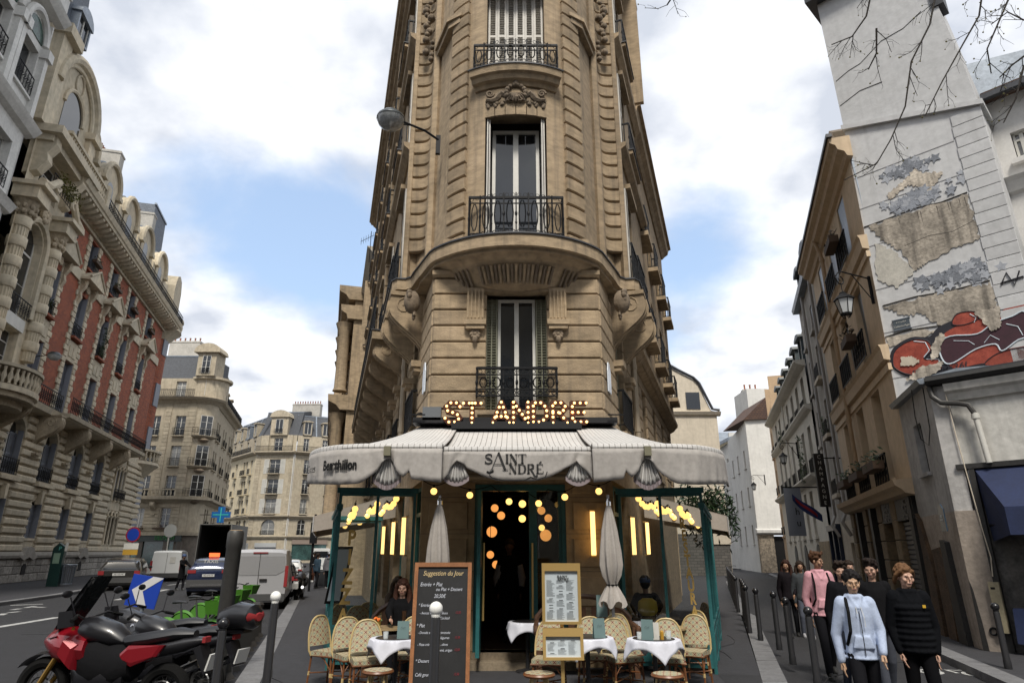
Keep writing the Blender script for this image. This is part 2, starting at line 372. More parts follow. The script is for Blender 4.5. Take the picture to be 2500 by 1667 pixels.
def rail_mesh(L,h,style='bars',r=.014,ends=0):
 def mk():
  mb=MB()
  mb.box(0,L,-.026,.026,h-.045,h);mb.box(0,L,-.014,.014,.03,.055)
  if style=='bars':
   n=max(2,int(L/.115))
   for i in range(n+1):x=L*i/n;mb.box(x-r,x+r,-r,r,.05,h-.04)
  elif style=='orn':
   mb.box(0,L,-.012,.012,.16,.18);mb.box(0,L,-.012,.012,h-.16,h-.14)
   n=max(2,round(L/.24))
   for i in range(n+1):
    x=L*i/n;mb.box(x-.013,x+.013,-.013,.013,.05,h-.04)
    mb.ball((x,0,h*.5),.028,6,4,1,1,2.4)
    mb.ball((x,0,h*.3),.022,6,4,1,1,2)
   for i in range(n):
    x=L*(i+.5)/n;q=L/n
    mb.ring((x,0,h*.5),q*.27,.013,n=10,m=4,sz=(h*.5-.2)/(q*.27))
    for k in(-.25,.25):mb.ring((x+q*k,0,.105),.042,.011,n=8,m=3);mb.ring((x+q*k,0,h-.09),.038,.007,n=8,m=3)
  elif style=='scroll':
   n=max(1,round(L/.3));q=L/n
   for i in range(n+1):x=q*i;mb.box(x-r,x+r,-r,r,.05,h-.04)
   for i in range(n):
    x=q*(i+.5)
    for sgn in(-1,1):
     for zc,zs in((h*.3,1),(h*.7,-1)):
      pts=[(x+sgn*(q*.24+(q*.2*(1-t))*cos(zs*t*4.8)),0,zc+(h*.2*(1-t*.7))*sin(zs*t*4.8))for t in[k/9 for k in range(10)]]
      mb.tube(pts,.012,4)
    mb.ball((x,0,h*.5),.035,6,4)
  elif style=='cross':
   n=max(1,round(L/.32));q=L/n
   for i in range(n+1):x=q*i;mb.box(x-r,x+r,-r,r,.05,h-.04)
   for i in range(n):
    a,b=q*i,q*(i+1)
    mb.tube([(a,0,.05),(b,0,h-.04)],r,4);mb.tube([(b,0,.05),(a,0,h-.04)],r,4)
    mb.tube([(a,0,h*.5),((a+b)/2,0,h-.04)],r,4);mb.tube([((a+b)/2,0,.05),(b,0,h*.5)],r,4)
  for k in range(ends):
   x=(0,L)[k]
   mb.box(x-.02,x+.02,0,.4,h-.04,h);mb.box(x-.012,x+.012,0,.4,.03,.055)
   for i in range(1,4):mb.box(x-r,x+r,i*.12-r,i*.12+r,.05,h-.04)
  return mb.mesh('balcony_railing',M_IRON)
 return cached(('rail',round(L,3),h,style,ends),mk)
def railing(F,x0,x1,z,h=.95,y=-.08,style='bars',ends=0):
 return part('balcony_railing',rail_mesh(x1-x0,h,style,ends=ends),None,F.p,F.at(x0,y,z),F.rz)
def blk_mesh(w,d,h,m,c=.02,name='stone_block'):
 def mk():return MB().block(0,w,-d,.05,0,h,c).mesh(name,m)
 return cached(('blk',round(w,3),d,round(h,3),m.name,c,name),mk)
def courses(F,x0,x1,z0,z1,ch,gap,holes,m,d=.05,maxw=9,name='stone_course',jit=.004,c=.02):
 """dressed stone courses over a wall between its openings"""
 n=max(1,round((z1-z0)/ch));ch=(z1-z0)/n
 for k in range(n):
  a,b=z0+k*ch,z0+(k+1)*ch-gap
  cuts=sorted([(h[0],h[1])for h in holes if h[2]<b-.02 and h[3]>a+.02])
  segs=[];x=x0
  for p,q in cuts:
   if p-x>.08:segs.append((x,p))
   x=max(x,q)
  if x1-x>.08:segs.append((x,x1))
  for p,q in segs:
   nn=max(1,math.ceil((q-p)/maxw));w=(q-p)/nn
   off=(w/2 if(k%2 and nn>1)else 0)
   cut=[p]+[p+w*i+(off if i<nn else 0)for i in range(1,nn)]+[q]
   cut=[t for t in cut if t<=q]
   for i in range(len(cut)-1):
    ww=cut[i+1]-cut[i]-(gap*.5 if nn>1 else 0)
    if ww>.05:part(name,blk_mesh(ww,d,b-a,m,c,name),None,F.p,F.at(cut[i],random.uniform(-jit,jit),a),F.rz)
def moulding(F,name,x0,x1,prof,m,z=0,y=0,label=None):
 """profile points (outward distance, height) closed to the wall"""
 pr=[(.04,prof[0][1])]+[(-o,h)for o,h in prof]+[(.04,prof[-1][1])]
 return F.put(name,MB().prism(pr,x0,x1,'x'),m,0,y,z,label=label)
CORNICE=[(.05,0),(.08,.06),(.16,.1),(.2,.18),(.32,.22),(.34,.32),(.4,.34),(.42,.42)]
def console_mesh(d,h,w,m,name='console'):
 def mk():
  pr=[(.05,0),(-d,0)]
  for k in range(1,15):
   t=k/14
   x=-d*(1-t)-d*.30*sin(2*pi*t)*(1-.35*t);z=-h*(t**.9)
   pr.append((min(x,-.03),z))
  pr.append((.05,-h))
  mb=MB().prism(pr,-w/2,w/2,'x')
  for s in(-.28,.28):
   mb.tube([(w*s,p[0]-.012,p[1])for p in pr[2:-1]],w*.07,5)
  sp=[(0,0)]
  for s in(-1,1):
   pts=[]
   for k in range(16):
    t=k/15;rr=d*.3*(1-t*.85);a=t*9
    pts.append((s*(w/2),-d*.62+rr*cos(a),-h*.17+rr*sin(a)))
   mb.tube(pts,w*.06,5)
  mb.box(-w*.62,w*.62,-d*1.04,.05,-.02,.07);mb.box(-w*.6,w*.6,-d*.34,.05,-h-.1,-h+.03);mb.box(-w*.5,w*.5,-d*.26,.05,-h-.2,-h-.1)
  return mb.mesh(name,m,smooth=35)
 return cached(('cons',d,h,w,m.name,name),mk)
def rosette(mb,c,r,seed=0,n=7):
 """lump of carved leaves"""
 rd=random.Random(seed)
 for i in range(n):
  a=2*pi*i/n;mb.ball((c[0]+r*.55*cos(a),c[1],c[2]+r*.55*sin(a)),r*rd.uniform(.3,.42),7,5,1,.8,1)
 mb.ball(c,r*.35,8,6)
def spiral(mb,c,r,t,turns=1.7,s=1,n=18,axis='y',a0=0):
 pts=[]
 for k in range(n):
  q=k/(n-1);rr=r*(1-.85*q);a=a0+s*q*turns*2*pi
  pts.append((c[0]+rr*cos(a),c[1],c[2]+rr*sin(a))if axis=='y' else(c[0],c[1]+rr*cos(a),c[2]+rr*sin(a)))
 mb.tube(pts,[t*(1-.5*k/n)for k in range(n)],5)
def text_mesh(s,size,depth=.004,align='CENTER',shear=0,offset=0,sx=1.0,m=None,name='lettering',space=1.0):
 cu=bpy.data.curves.new('t','FONT');cu.body=s;cu.size=size;cu.extrude=depth;cu.align_x=align;cu.align_y='CENTER';cu.shear=shear;cu.offset=offset;cu.space_character=space;cu.resolution_u=3
 o=bpy.data.objects.new('t',cu);COL.objects.link(o)
 dg=bpy.context.evaluated_depsgraph_get();me=bpy.data.meshes.new_from_object(o.evaluated_get(dg));COL.objects.unlink(o);bpy.data.objects.remove(o)
 me.transform(Matrix.Diagonal((sx,1,1,1)));me.transform(Matrix.Rotation(R(90),4,'X'))
 me.name=name;me.materials.clear()
 if m:me.materials.append(m)
 return me
def strokes(mb,segs,w,d,y=0,sx=1,sz=1,ox=0,oz=0):
 """flat strokes [(points, width factor)] given in unit letter space, extruded towards -y"""
 for pts,wf in segs:
  P=[Vector((ox+p[0]*sx,oz+p[1]*sz))for p in pts];hw=w*wf/2
  for i in range(len(P)-1):
   t=(P[i+1]-P[i]);
   if t.length<1e-6:continue
   t.normalize();n=Vector((-t.y,t.x))*hw;e=t*hw*(.6 if 0<i<len(P)-2 or len(P)>2 else 0)
   a,b=P[i]-(e if i else e*0),P[i+1]+(e if i<len(P)-2 else e*0)
   mb.prism([(a+n)[:],(a-n)[:],(b-n)[:],(b+n)[:]],y-d-i*.0002,y,'y')
WB=thing('corner_building','tall honey coloured stone corner building with rounded front and iron balconies behind the striped awning','building',(.08,11.65,0))
FF=Frame(WB,0,0,0)
FL=Frame(WB,-1.6,0,R(-74.5));FR=Frame(WB,1.6,0,R(71.7))
UL=Frame(WB,-2.52,1.62,R(-74.5));UR=Frame(WB,2.5,1.62,R(71.7))
ZT=19.6
YC,RB=1.33,1.83
def arc(th,r=RB):return(r*sin(R(th)),YC-r*cos(R(th)))
#lower front
hF=[(-.74,.87,.22,2.95),(-.58,.6,4.2,6.72)]
FF.put('front_wall',wall_mesh(-1.6,1.6,0,7.3,hF,.32),M_STONE)
courses(FF,-1.62,1.62,4.0,6.97,.33,.025,hF,M_STONE,.05)
for fx,w in((-1.68,.94),(.87,.85)):
 FF.put('pier',MB().box(fx,fx+w,-.04,.3,0,3.6),mat('sandy pier stone',(.40,.29,.17),.9,var=.2,vs=1.5,bump=.3,bs=30,streak=.2))
 for k in range(5):
  z=.25+k*.62
  FF.put('pier_panel',MB().block(fx+.12,fx+w-.12,-.07,0,z+.06,z+.53,.015),MATS['sandy pier stone'])
  FF.put('pier_joint',MB().box(fx-.005,fx+w+.005,-.046,0,z-.012,z),M_CARVE)
FF.put('string_course',MB().prism([(.1,6.99),(-.06,6.99),(-.1,7.03),(-.1,7.12),(.1,7.14)],-1.66,1.66,'x'),M_STONE)
#first floor window with folded shutters
window(FF,-.36,.38,4.2,6.62,.24,2,.0,M_WHITEP)
for s in(-1,1):
 x=-.48 if s<0 else .5
 mb=MB();mb.box(x-.11,x+.11,.2,.24,4.22,6.6)
 for k in range(40):z=4.3+k*.056;mb.add([(x-.085,.2,z),(x+.085,.2,z),(x+.085,.175,z+.03),(x-.085,.175,z+.03)],[(0,1,2,3)])
 for dx in(-.1,0,.1):mb.box(x+dx-.012,x+dx+.012,.165,.2,4.22,6.6)
 FF.put('shutter',mb,mat('green grey shutter paint',(.16,.16,.11),.6,var=.1))
railing(FF,-.74,.76,4.5,.6,-.16,'orn',2)
FF.put('window_sill',MB().prism([(.1,4.1),(-.1,4.12),(-.16,4.2),(-.16,4.28),(.1,4.28)],-.72,.74,'x'),M_STONE)
for s in(-1,1):
 cx=s*.8+.01
 mb=MB();mb.box(cx-.17,cx+.17,-.14,.05,6.05,6.72)
 for k in range(5):q=cx-.14+k*.07;mb.box(q-.012,q+.012,-.175,-.12,6.08,6.66)
 for k in range(4):q=cx-.105+k*.07;mb.lathe([(.023,0),(.0,.03)],q,-.14,6,cap=False)if 0 else None
 mb.box(cx-.21,cx+.21,-.2,.05,5.95,6.05);mb.box(cx-.18,cx+.18,-.17,.05,5.87,5.95)
 FF.put('pilaster_bracket',mb,M_STONE)
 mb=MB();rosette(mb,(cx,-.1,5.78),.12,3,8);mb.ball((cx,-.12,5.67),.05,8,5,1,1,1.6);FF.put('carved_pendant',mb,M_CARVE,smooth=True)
FF.put('lintel',MB().box(-.62,.64,-.12,.1,6.66,6.74),M_STONE)
#corbel bowl under the round balcony
def bowl():
 mb=MB();rings=[]
 prof=[(1.45,6.66),(1.55,6.72),(1.62,6.74),(1.75,6.92),(1.9,7.08),(1.93,7.12),(2.02,7.15),(2.1,7.22)]
 for r,z in prof:
  t=math.acos(min(1,(YC-.02)/r));n=20
  rings.append([(r*sin(-t+2*t*i/n),YC-r*cos(-t+2*t*i/n),z)for i in range(n+1)])
 mb.loft(rings,cap=False,closed=False);return mb
FF.put('balcony_corbel',bowl(),M_STONE,smooth=30)
for k in range(-9,10):
 th=k*2.5;mb=MB()
 pts=[]
 for r,z in((1.66,6.75),(1.76,6.88),(1.88,7.04)):
  a=R(th);pts.append((r*sin(a),YC-r*cos(a)-.012,z))
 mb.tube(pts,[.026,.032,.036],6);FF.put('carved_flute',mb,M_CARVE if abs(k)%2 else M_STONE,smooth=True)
for s in(-1,1):
 for k in range(4):
  a=R(s*(31+k*3.2));mb=MB();mb.tube([(r*sin(a),YC-r*cos(a)-.012,z)for r,z in((1.66,6.75),(1.78,6.91),(1.88,7.04))],.03,6);FF.put('carved_flute',mb,M_CARVE,smooth=True)
def slab_outline(g=0):
 L=[(-2.5-g,4.1),(-2.9-g,4.1-0)]
 left=[(-2.74-g,1.34-g*.2),(-2.6-g*.5,1.2-g),(-2.42,1.22-g),(-2.28-g*.4,1.12-g),(-2.2-g,.95-g),(-2.12-g,.75),(-1.72-g,-.1)]
 bow=[(arc(t,2.25+g))for t in range(-46,47,4)]
 right=[(-x,y)for x,y in left[::-1]]
 dx=-.267*3.0/.9636;dr=.314*3.0/.9494
 return[(-2.74-g+dx,4.34),*left,*bow,*right,(2.74+g+dr,4.34)]
def slab(z0,z1,g,name,m):
 o=slab_outline(g);mb=MB();pts=o+[(1.3,4.4),(-1.3,4.4)]
 mb.prism(pts,z0,z1,'z');FF.put(name,mb,m)
slab(7.26,7.5,0,'balcony_slab',M_STONE);slab(7.5,7.53,.03,'slab_flashing',M_LEAD);slab(7.19,7.26,-.09,'slab_moulding',M_STONE)
#upper bow
def bow_wall():
 mb=MB();ths=[-50,-42,-33,-26,-20.5,-14,-7,0,7,14,20.5,26,33,42,50]
 zs=[7.5,7.7,10.72,11.75,14.2,15.3,17.6,ZT]
 holes=[(7.7,10.72),(11.75,14.2),(15.3,17.6)]
 for i in range(len(ths)-1):
  for j in range(len(zs)-1):
   if abs(ths[i]+ths[i+1])/2<20.5 and any(abs(zs[j]-h[0])<.01 for h in holes):continue
   a,b=arc(ths[i]),arc(ths[i+1])
   mb.add([(a[0],a[1],zs[j]),(b[0],b[1],zs[j]),(b[0],b[1],zs[j+1]),(a[0],a[1],zs[j+1])],[(0,1,2,3)])
 for h in holes:
  for s in(-1,1):
   a=arc(20.5*s);mb.add([(a[0],a[1],h[0]),(a[0],a[1],h[1]),(a[0],.1,h[1]),(a[0],.1,h[0])],[(0,1,2,3)])
  n=6
  for k in range(n):
   a,b=arc(-20.5+41*k/n),arc(-20.5+41*(k+1)/n);z=h[1]
   for zz in(h[0],h[1]):mb.add([(a[0],a[1],zz),(b[0],b[1],zz),(b[0],.1,zz),(a[0],.1,zz)],[(0,1,2,3)])
 return mb
FF.put('rounded_wall',bow_wall(),M_STONE,smooth=25)
FF.put('window_back',MB().box(-.66,.66,.12,.14,7.5,ZT),M_BLACK)
def bow_course(t0,t1,h=.29,out=.085):
 mb=MB();rings=[];n=5
 for i in range(n+1):
  t=t0+(t1-t0)*i/n
  r=[]
  for rr,z in((RB-.03,0),(RB+out*.5,0),(RB+out*.8,.02),(RB+out,h-.03),(RB+out*.5,h),(RB-.03,h)):
   a=arc(t,rr);r.append((a[0],a[1],z))
  rings.append(r)
 return mb.loft(rings).mesh('stone_course',M_STONE,smooth=30)
bcl,bcr=bow_course(-50,-34),bow_course(34,50)
cz=7.56
def concave(s):
 A=Vector((-1.98,1.12));B=Vector((-2.46,1.55));n=8;pts=[]
 for i in range(n+1):
  t=i/n;p=A.lerp(B,t);q=Vector((.67,.74))*(.2*sin(pi*t));pts.append(p+q)
 rings=[]
 for i,p in enumerate(pts):
  d=Vector((-.67,-.74));r=[]
  for o,z in((-.1,0),(.0,0),(.035,.025),(.05,.27),(.0,.295),(-.1,.295)):
   r.append((s*-1*(p.x+d.x*o)*1,p.y+d.y*o,z))if s>0 else r.append((p.x+d.x*o,p.y+d.y*o,z))
  rings.append(r)
 return MB().loft(rings).mesh('stone_course',M_STONE,smooth=30)
ccl,ccr=concave(-1),concave(1)
for k in range(35):
 z=cz+k*.33
 if z>ZT-.3:break
 FF.put('stone_course',bcl,None,0,0,z);FF.put('stone_course',bcr,None,0,0,z)
 if z>7.9:FF.put('stone_course',ccl,None,0,0,z+.1);FF.put('stone_course',ccr,None,0,0,z+.1)
for s in(-1,1):
 f=lambda x:s*x
 pl=[(1.36,.1),(1.46,.2),(1.5,.34),(1.82,1.02),(1.86,.96),(1.98,1.0),(2.02,1.12),(1.98,1.42),(2.3,1.72),(2.42,1.66),(2.46,1.5),(2.56,1.5),(2.6,1.66),(2.5,1.9),(1.4,2.0)]
 FF.put('corner_pilaster',MB().prism([(f(x),y)for x,y in pl],7.5,ZT,'z'),M_STONE)
 FF.put('pilaster_base',MB().prism([(f(x),y)for x,y in((1.3,.0),(1.5,.12),(1.58,.3),(1.9,.92),(2.04,.96),(2.06,1.1),(1.4,1.2))],7.53,7.9,'z'),M_STONE)
 mb=MB();rd=random.Random(4)
 for k in range(34):
  z=13.5+k*.13;w=.1+.1*min(1,k/20)
  mb.ball((f(2.16+rd.uniform(-w,w)),1.28+rd.uniform(-.06,.02),z),rd.uniform(.05,.11),7,5)
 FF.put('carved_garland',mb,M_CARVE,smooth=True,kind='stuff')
 FF.put('capital',MB().prism([(f(x),y)for x,y in((1.28,-.1),(1.56,.1),(1.64,.3),(1.92,.95),(1.4,1.2))],13.35,13.5,'z'),M_STONE)
 FF.put('capital',MB().prism([(f(x),y)for x,y in((1.24,-.16),(1.6,.05),(1.7,.28),(1.98,.95),(1.4,1.2))],13.5,13.6,'z'),M_STONE)
def arch_head(F,x0,x1,z,rise,y0,y1,m):
 mb=MB();n=10;top=z+.02
 pts=[(x0+(x1-x0)*i/n,z-rise*(1-sin(pi*(i/n))**.8))for i in range(n+1)]
 mb.prism(pts+[(x1,top),(x0,top)],y0,y1,'y');F.put('arched_lintel',mb,m)
arch_head(FF,-.64,.64,10.72,.1,-.38,-.1,M_STONE)
window(FF,-.5,.5,7.7,10.45,-.02,2,0,M_WHITEP,None,.07)
for s in(-1,1):
 mb=MB();x=s*.57;mb.box(x-.035,x-.008,-.36,-.06,7.72,10.5);mb.box(x+.008,x+.035,-.34,-.06,7.72,10.5);FF.put('shutter',mb,M_CREAMSH)
def shut_mesh(w,h,m,nl=None):
 def mk():
  mb=MB();t=.045
  mb.box(0,t,0,.035,0,h);mb.box(w-t,w,0,.035,0,h);mb.box(t,w-t,0,.035,0,.08);mb.box(t,w-t,0,.035,h-.06,h);mb.box(t,w-t,0,.035,h*.5-.03,h*.5+.03)
  n=nl or int(h/.055)
  for k in range(n):
   z=.09+(h-.16)*k/n;mb.add([(t,.03,z+.035),(w-t,.03,z+.035),(w-t,.0,z),(t,.0,z),(t,.012,z-.004),(w-t,.012,z-.004)],[(0,1,2,3),(3,2,5,4)])
  mb.box(t,w-t,.031,.036,.05,h-.05)
  return mb.mesh('shutter',m)
 return cached(('sh',round(w,3),round(h,3),m.name),mk)
for k in range(6):FF.put('shutter',shut_mesh(.205,2.38,M_CREAMSH),None,-.62+k*.208,-.06-(.012 if k%2 else 0),11.78)
for k in range(6):FF.put('shutter',shut_mesh(.205,2.25,M_CREAMSH),None,-.62+k*.208,-.06-(.012 if k%2 else 0),15.32)
def bend(me,L,r):
 me=me.copy()
 for v in me.vertices:
  th=(v.co.x-L/2)/r;rr=r-v.co.y
  v.co=Vector((rr*sin(th),YC-rr*cos(th),v.co.z))
 return me
for(r,ang,z,h)in((2.05,27,7.54,1.0),(2.02,26.5,11.62,.72),(2.02,26,15.2,.72)):
 L=r*R(ang)*2;me=bend(rail_mesh(L,h,'orn'),L,r);FF.put('balcony_railing',me,None,0,0,z)
 for s in(-1,1):
  a=arc(ang*s,r);mb=MB();mb.box(a[0]-.02,a[0]+.02,a[1],a[1]+.35,z+h-.04,z+h)
  for k in range(3):mb.box(a[0]-.01,a[0]+.01,a[1]+.1*k,a[1]+.1*k+.02,z,z+h)
  FF.put('railing_return',mb,M_IRON)
def bow_ledge(z0,prof,ang,name,m):
 mb=MB();rings=[];n=16
 for i in range(n+1):
  t=-ang+2*ang*i/n;rings.append([(*arc(t,rr),z0+z)for rr,z in prof])
 FF.put(name,mb.loft(rings),m,smooth=30)
for zb in(11.2,14.85):
 bow_ledge(zb,[(1.8,0),(1.88,0),(1.92,.08),(2.0,.1),(2.04,.2),(2.1,.22),(2.13,.36),(1.8,.36)],28,'balcony_slab',M_STONE)
 bow_ledge(zb,[(1.8,.362),(2.15,.362),(2.15,.39),(1.8,.39)],28.6,'slab_flashing',M_LEAD)
mb=MB();yy=-.56
for k in range(9):
 a=R(200+k*17.5);mb.tube([(0,yy-.02,10.98),(.13*cos(a),yy-.05,10.98+.13*sin(a)),(.2*cos(a),yy-.02,10.98+.2*sin(a))],[.01,.028,.02],5)
for k in range(10):
 a=R(-20+k*24.4);mb.ball((.2*cos(a),yy,11.0+.2*sin(a)),.055,7,5)
mb.ball((0,yy,11.24),.07,7,5,1,1,1.4)
for s in(-1,1):
 spiral(mb,(s*.55,yy+.08,11.04),.09,.03,1.6,s)
 spiral(mb,(s*.09,yy-.02,10.84),.05,.018,1.4,-s)
 mb.tube([(s*x,yy+.02+abs(x)*.12,z)for x,z in((.2,10.95),(.3,11.02),(.36,10.95),(.42,10.88),(.52,10.86),(.62,10.9))],[.06,.075,.08,.07,.05,.03],6)
 rd=random.Random(8)
 for k in range(22):mb.ball((s*(.16+k*.022),yy+.02+k*.006,10.86+.1*sin(k*.9)+rd.uniform(-.03,.03)),rd.uniform(.025,.05),6,4)
for k in range(30):x=-.6+k*.041;mb.ball((x,yy+.05+abs(x)*.14,10.8+.015*sin(k*2.1)),.03,6,4)
FF.put('carved_shell',mb,M_CARVE,smooth=True)
bow_ledge(10.78,[(1.82,0),(1.85,0),(1.87,.03),(1.87,.36),(1.85,.38),(1.82,.38)],19,'carved_panel',M_STONE)
for k in range(6):
 t0=-21+k*7
 mb=MB();rings=[]
 for t in(t0+.25,t0+6.75):rings.append([(*arc(t,rr),z)for rr,z in((1.8,10.5),(1.845,10.5),(1.845,10.77),(1.8,10.77))])
 if k in(0,5):pass
 FF.put('arch_stone',mb.loft(rings),M_STONE)
def side(F,U,sgn,L,zt):
 X=(lambda a,b:(-b,-a))if sgn<0 else(lambda a,b:(a,b))
 low=[];up=[]
 cs=[2.35,5.6,8.1,10.8,13.5,16.2,18.9]
 cs=[c for c in cs if c<L-.8]
 for c in cs:
  low.append((*X(c-.55,c+.55),4.2,6.6))
 for c in[q-.9 for q in cs[1:]]+[1.4]:
  for z0,z1 in((7.7,10.4),(11.5,13.9),(14.9,17.2)):
   if z1<zt-.5:up.append((*X(c-.5,c+.5),z0,z1))
 gl=[(*X(c-.95,c+.95),.55,3.1)for c in(1.7,4.6,7.4,10.2,13)if c<L-1.2]
 a,b=X(0,L)
 F.put('side_wall',wall_mesh(a,b,0,7.4,low+gl,.3),M_STONE)
 near=X(0,4.1)
 courses(F,near[0],near[1],4.0,6.97,.33,.025,low,M_STONE,.05)
 far=X(4.3,L);courses(F,far[0],far[1],4.0,6.97,.33,.025,low,M_STONE,.05)
 for h in low:
  w=(h[1]-h[0]);window(F,h[0]+.18,h[1]-.18,h[2],h[3],.22)
  for q in(h[0]+.01,h[1]-.17):F.put('shutter',shut_mesh(.16,h[3]-h[2],mat('green grey shutter paint',(.16,.16,.11))),None,q,.1,h[2])
  railing(F,h[0]-.1,h[1]+.1,h[2]+.1,.8,-.16,'bars',2)
  F.put('window_sill',MB().box(h[0]-.12,h[1]+.12,-.2,.1,h[2]-.12,h[2]),M_STONE)
 for h in gl:
  o=window(F,h[0],h[1],h[2],h[3],.16,2,.78,M_TEAL,None,.08)
 ua,ub=X(0,L-.9)
 U.put('upper_side_wall',wall_mesh(ua,ub,7.4,zt,up,.3),M_STONE if sgn<0 else M_STONE)
 for h in up:
  window(U,h[0]+.1,h[1]-.1,h[2],h[3],.2);railing(U,h[0]-.15,h[1]+.15,h[2],.9,-.22,'orn',2)
  U.put('window_balcony',MB().prism([(.05,h[2]-.32),(-.12,h[2]-.28),(-.2,h[2]-.12),(-.3,h[2]-.1),(-.3,h[2]),(.05,h[2])],h[0]-.25,h[1]+.25,'x'),M_STONE)
  U.put('window_balcony',MB().box(h[0]-.28,h[1]+.28,-.33,.05,h[2],h[2]+.02),M_LEAD)
  U.put('window_shutter',shut_mesh(.3,h[3]-h[2],M_CREAMSH),None,h[0]-.3 if sgn>0 else h[1],-.05,h[2])
  U.put('window_hood',MB().box(h[0]-.15,h[1]+.15,-.16,.05,h[3]+.08,h[3]+.2),M_STONE)
 for x in((.18,2.3)if L>2 else()):
  pass
 for c in[q-2.25 for q in cs[2:]]:
  q0,q1=X(c-.22,c+.22)
  courses(U,q0,q1,7.9,zt-.5,.66,.04,[],M_STONE,.12)
 for z in(11.1,14.45):
  if z<zt-1:moulding(U,'string_course',ua,ub,[(.05,0),(.12,.06),(.2,.12),(.22,.22)],M_STONE,z)
 moulding(U,'cornice',ua,ub,CORNICE,M_STONE,zt-.45)
 for c in(1.6,3.1):
  F.put('console',console_mesh(.74,1.5,.34,M_STONE),None,-c if sgn<0 else c,-.0,7.14)
 mb=MB();c=-.95 if sgn<0 else .95
 mb.ball((c,-.35,6.8),.2,9,7,.8,.9,1.3);rosette(mb,(c,-.42,6.9),.2,5,8);rosette(mb,(c,-.3,6.5),.12,6,6);F.put('carved_mask',mb,M_CARVE,smooth=True)
 r0,r1=X(-.2,2.8)
 railing(U,r0,r1,7.54,.95,-.2,'orn',0)
 mb=MB();q=-4.15 if sgn<0 else 4.15;mb.tube([(q,-.12,3.3),(q,-.12,7.5)],.07,8)
 for z in(4.6,6.2):mb.lathe([(.085,z),(.085,z+.12)],q,-.12,8)
 F.put('drain_pipe',mb,mat('cream pipe paint',(.36,.3,.22),.5),smooth=True)
side(FL,UL,-1,20.5,ZT)
side(FR,UR,1,5.2,ZT)
mb=MB();mb.box(-20,-5.0,-.95,.05,7.26,7.5);FL.put('balcony_slab',mb,M_STONE)
FL.put('slab_flashing',MB().box(-20.02,-4.97,-.98,.05,7.5,7.53),M_LEAD)
for k in range(5):railing(FL,-20+k*3,-17+k*3,7.54,.95,-.9,'orn',0)
for k in range(9):FL.put('console',console_mesh(.8,1.2,.3,M_STONE),None,-5.3-k*1.7,0,7.2)
FR.put('brick_wall',wall_mesh(5.2,15.6,6.6,15.0,[(c-.5,c+.5,z,z+2.2)for c in(6.6,9.3,12,14.4)for z in(7.6,11)],.25,-.25),M_YBRICK)
FR.put('lower_wall',wall_mesh(5.2,15.6,0,6.6,[(c-.5,c+.5,4.2,6.2)for c in(6.6,9.3,12,14.4)],.25),M_STONE)
courses(FR,5.2,15.6,4.0,6.5,.33,.025,[(c-.5,c+.5,4.2,6.2)for c in(6.6,9.3,12,14.4)],M_STONE,.05)
for c in(6.6,9.3,12,14.4):
 window(FR,c-.45,c+.45,4.2,6.2,.2)
 for z in(7.6,11):
  o=window(FR,c-.45,c+.45,z,z+2.2,-.05)
  railing(FR,c-.6,c+.6,z,.9,-.5,'bars',2)
  FR.put('window_sill',MB().box(c-.65,c+.65,-.58,-.2,z-.14,z),M_STONE)
  mb=MB()
  for k in range(9):mb.box(c+.5,c+.68+(k%2)*.1,-.28,-.2,z+k*.25,z+k*.25+.2)
  FR.put('quoin_strip',mb,M_STONE,kind='stuff')
moulding(FR,'string_course',4.1,15.7,[(.05,0),(.2,.08),(.3,.2),(.36,.24),(.38,.36)],M_STONE,6.5)
moulding(FR,'cornice',5.2,15.7,[(.3,0),(.4,.1),(.55,.2),(.6,.4),(.7,.42),(.7,.5)],M_STONE,14.5)
FR.put('chimney',MB().box(14.9,15.9,-.5,.6,15,16.1),M_STONE)
FR.put('upper_corner_wall',MB().box(5.15,5.3,-.8,6,15,ZT),M_STONE)
pl=[(-1.4,.15),(-2.3,1.5),(-2.5,1.6),(-7.7,19.8),(7.4,18.2),(6.6,16.2),(2.4,1.6),(1.4,.15)]
WBr=MB();WBr.prism(pl,ZT-.02,ZT+.12,'z');FF.put('roof',WBr,M_ZINC)
FF.put('rear_wall',MB().box(-7.6,7.4,18.3,18.5,0,15),M_STONE)
FF.put('rear_roof',MB().prism([(1.5,5.6),(3.3,5.2),(6.9,16),(6.9,18.3),(-2,18.3)],15.0,15.1,'z'),M_ZINC)
#ground floor: door, step, interior
FF.put('door_step',MB().box(-.8,.95,-.36,.35,0,.12),mat('worn step stone',(.2,.16,.11),.85,var=.3,vs=4));FF.put('threshold',MB().box(-.76,.9,-.08,.35,.12,.22),MATS['worn step stone'])
for x in(-.74,.80):FF.put('door_frame',MB().box(x,x+.07,-.02,.16,.22,2.95),M_TEAL)
FF.put('door_frame',MB().box(-.67,.8,-.02,.16,2.84,2.95),M_TEAL);FF.put('door_frame',MB().box(.22,.3,.0,.14,.22,2.84),M_TEAL)
dl=FF.put('door_leaf',MB().box(-.66,-.60,-.62,.0,.22,2.8),M_TEAL);part('handle',MB().tube([(-.55,-.5,.75),(-.55,-.5,1.95)],.018,8),mat('polished brass',(.62,.42,.16),.35,.65),dl)
gp=FF.put('glazed_panel',MB().box(.3,.36,.02,.1,.22,2.84).box(.74,.8,.02,.1,.22,2.84).box(.36,.74,.02,.1,.22,.7),M_TEAL)
part('pane',MB().box(.36,.74,.05,.06,.7,2.84),glass_mat('clear glass'),gp);part('handle',MB().tube([(.27,-.08,.75),(.27,-.08,1.95)],.02,8),MATS['polished brass'],gp)
mdk=mat('dark brown interior',(.012,.009,.008),.8)
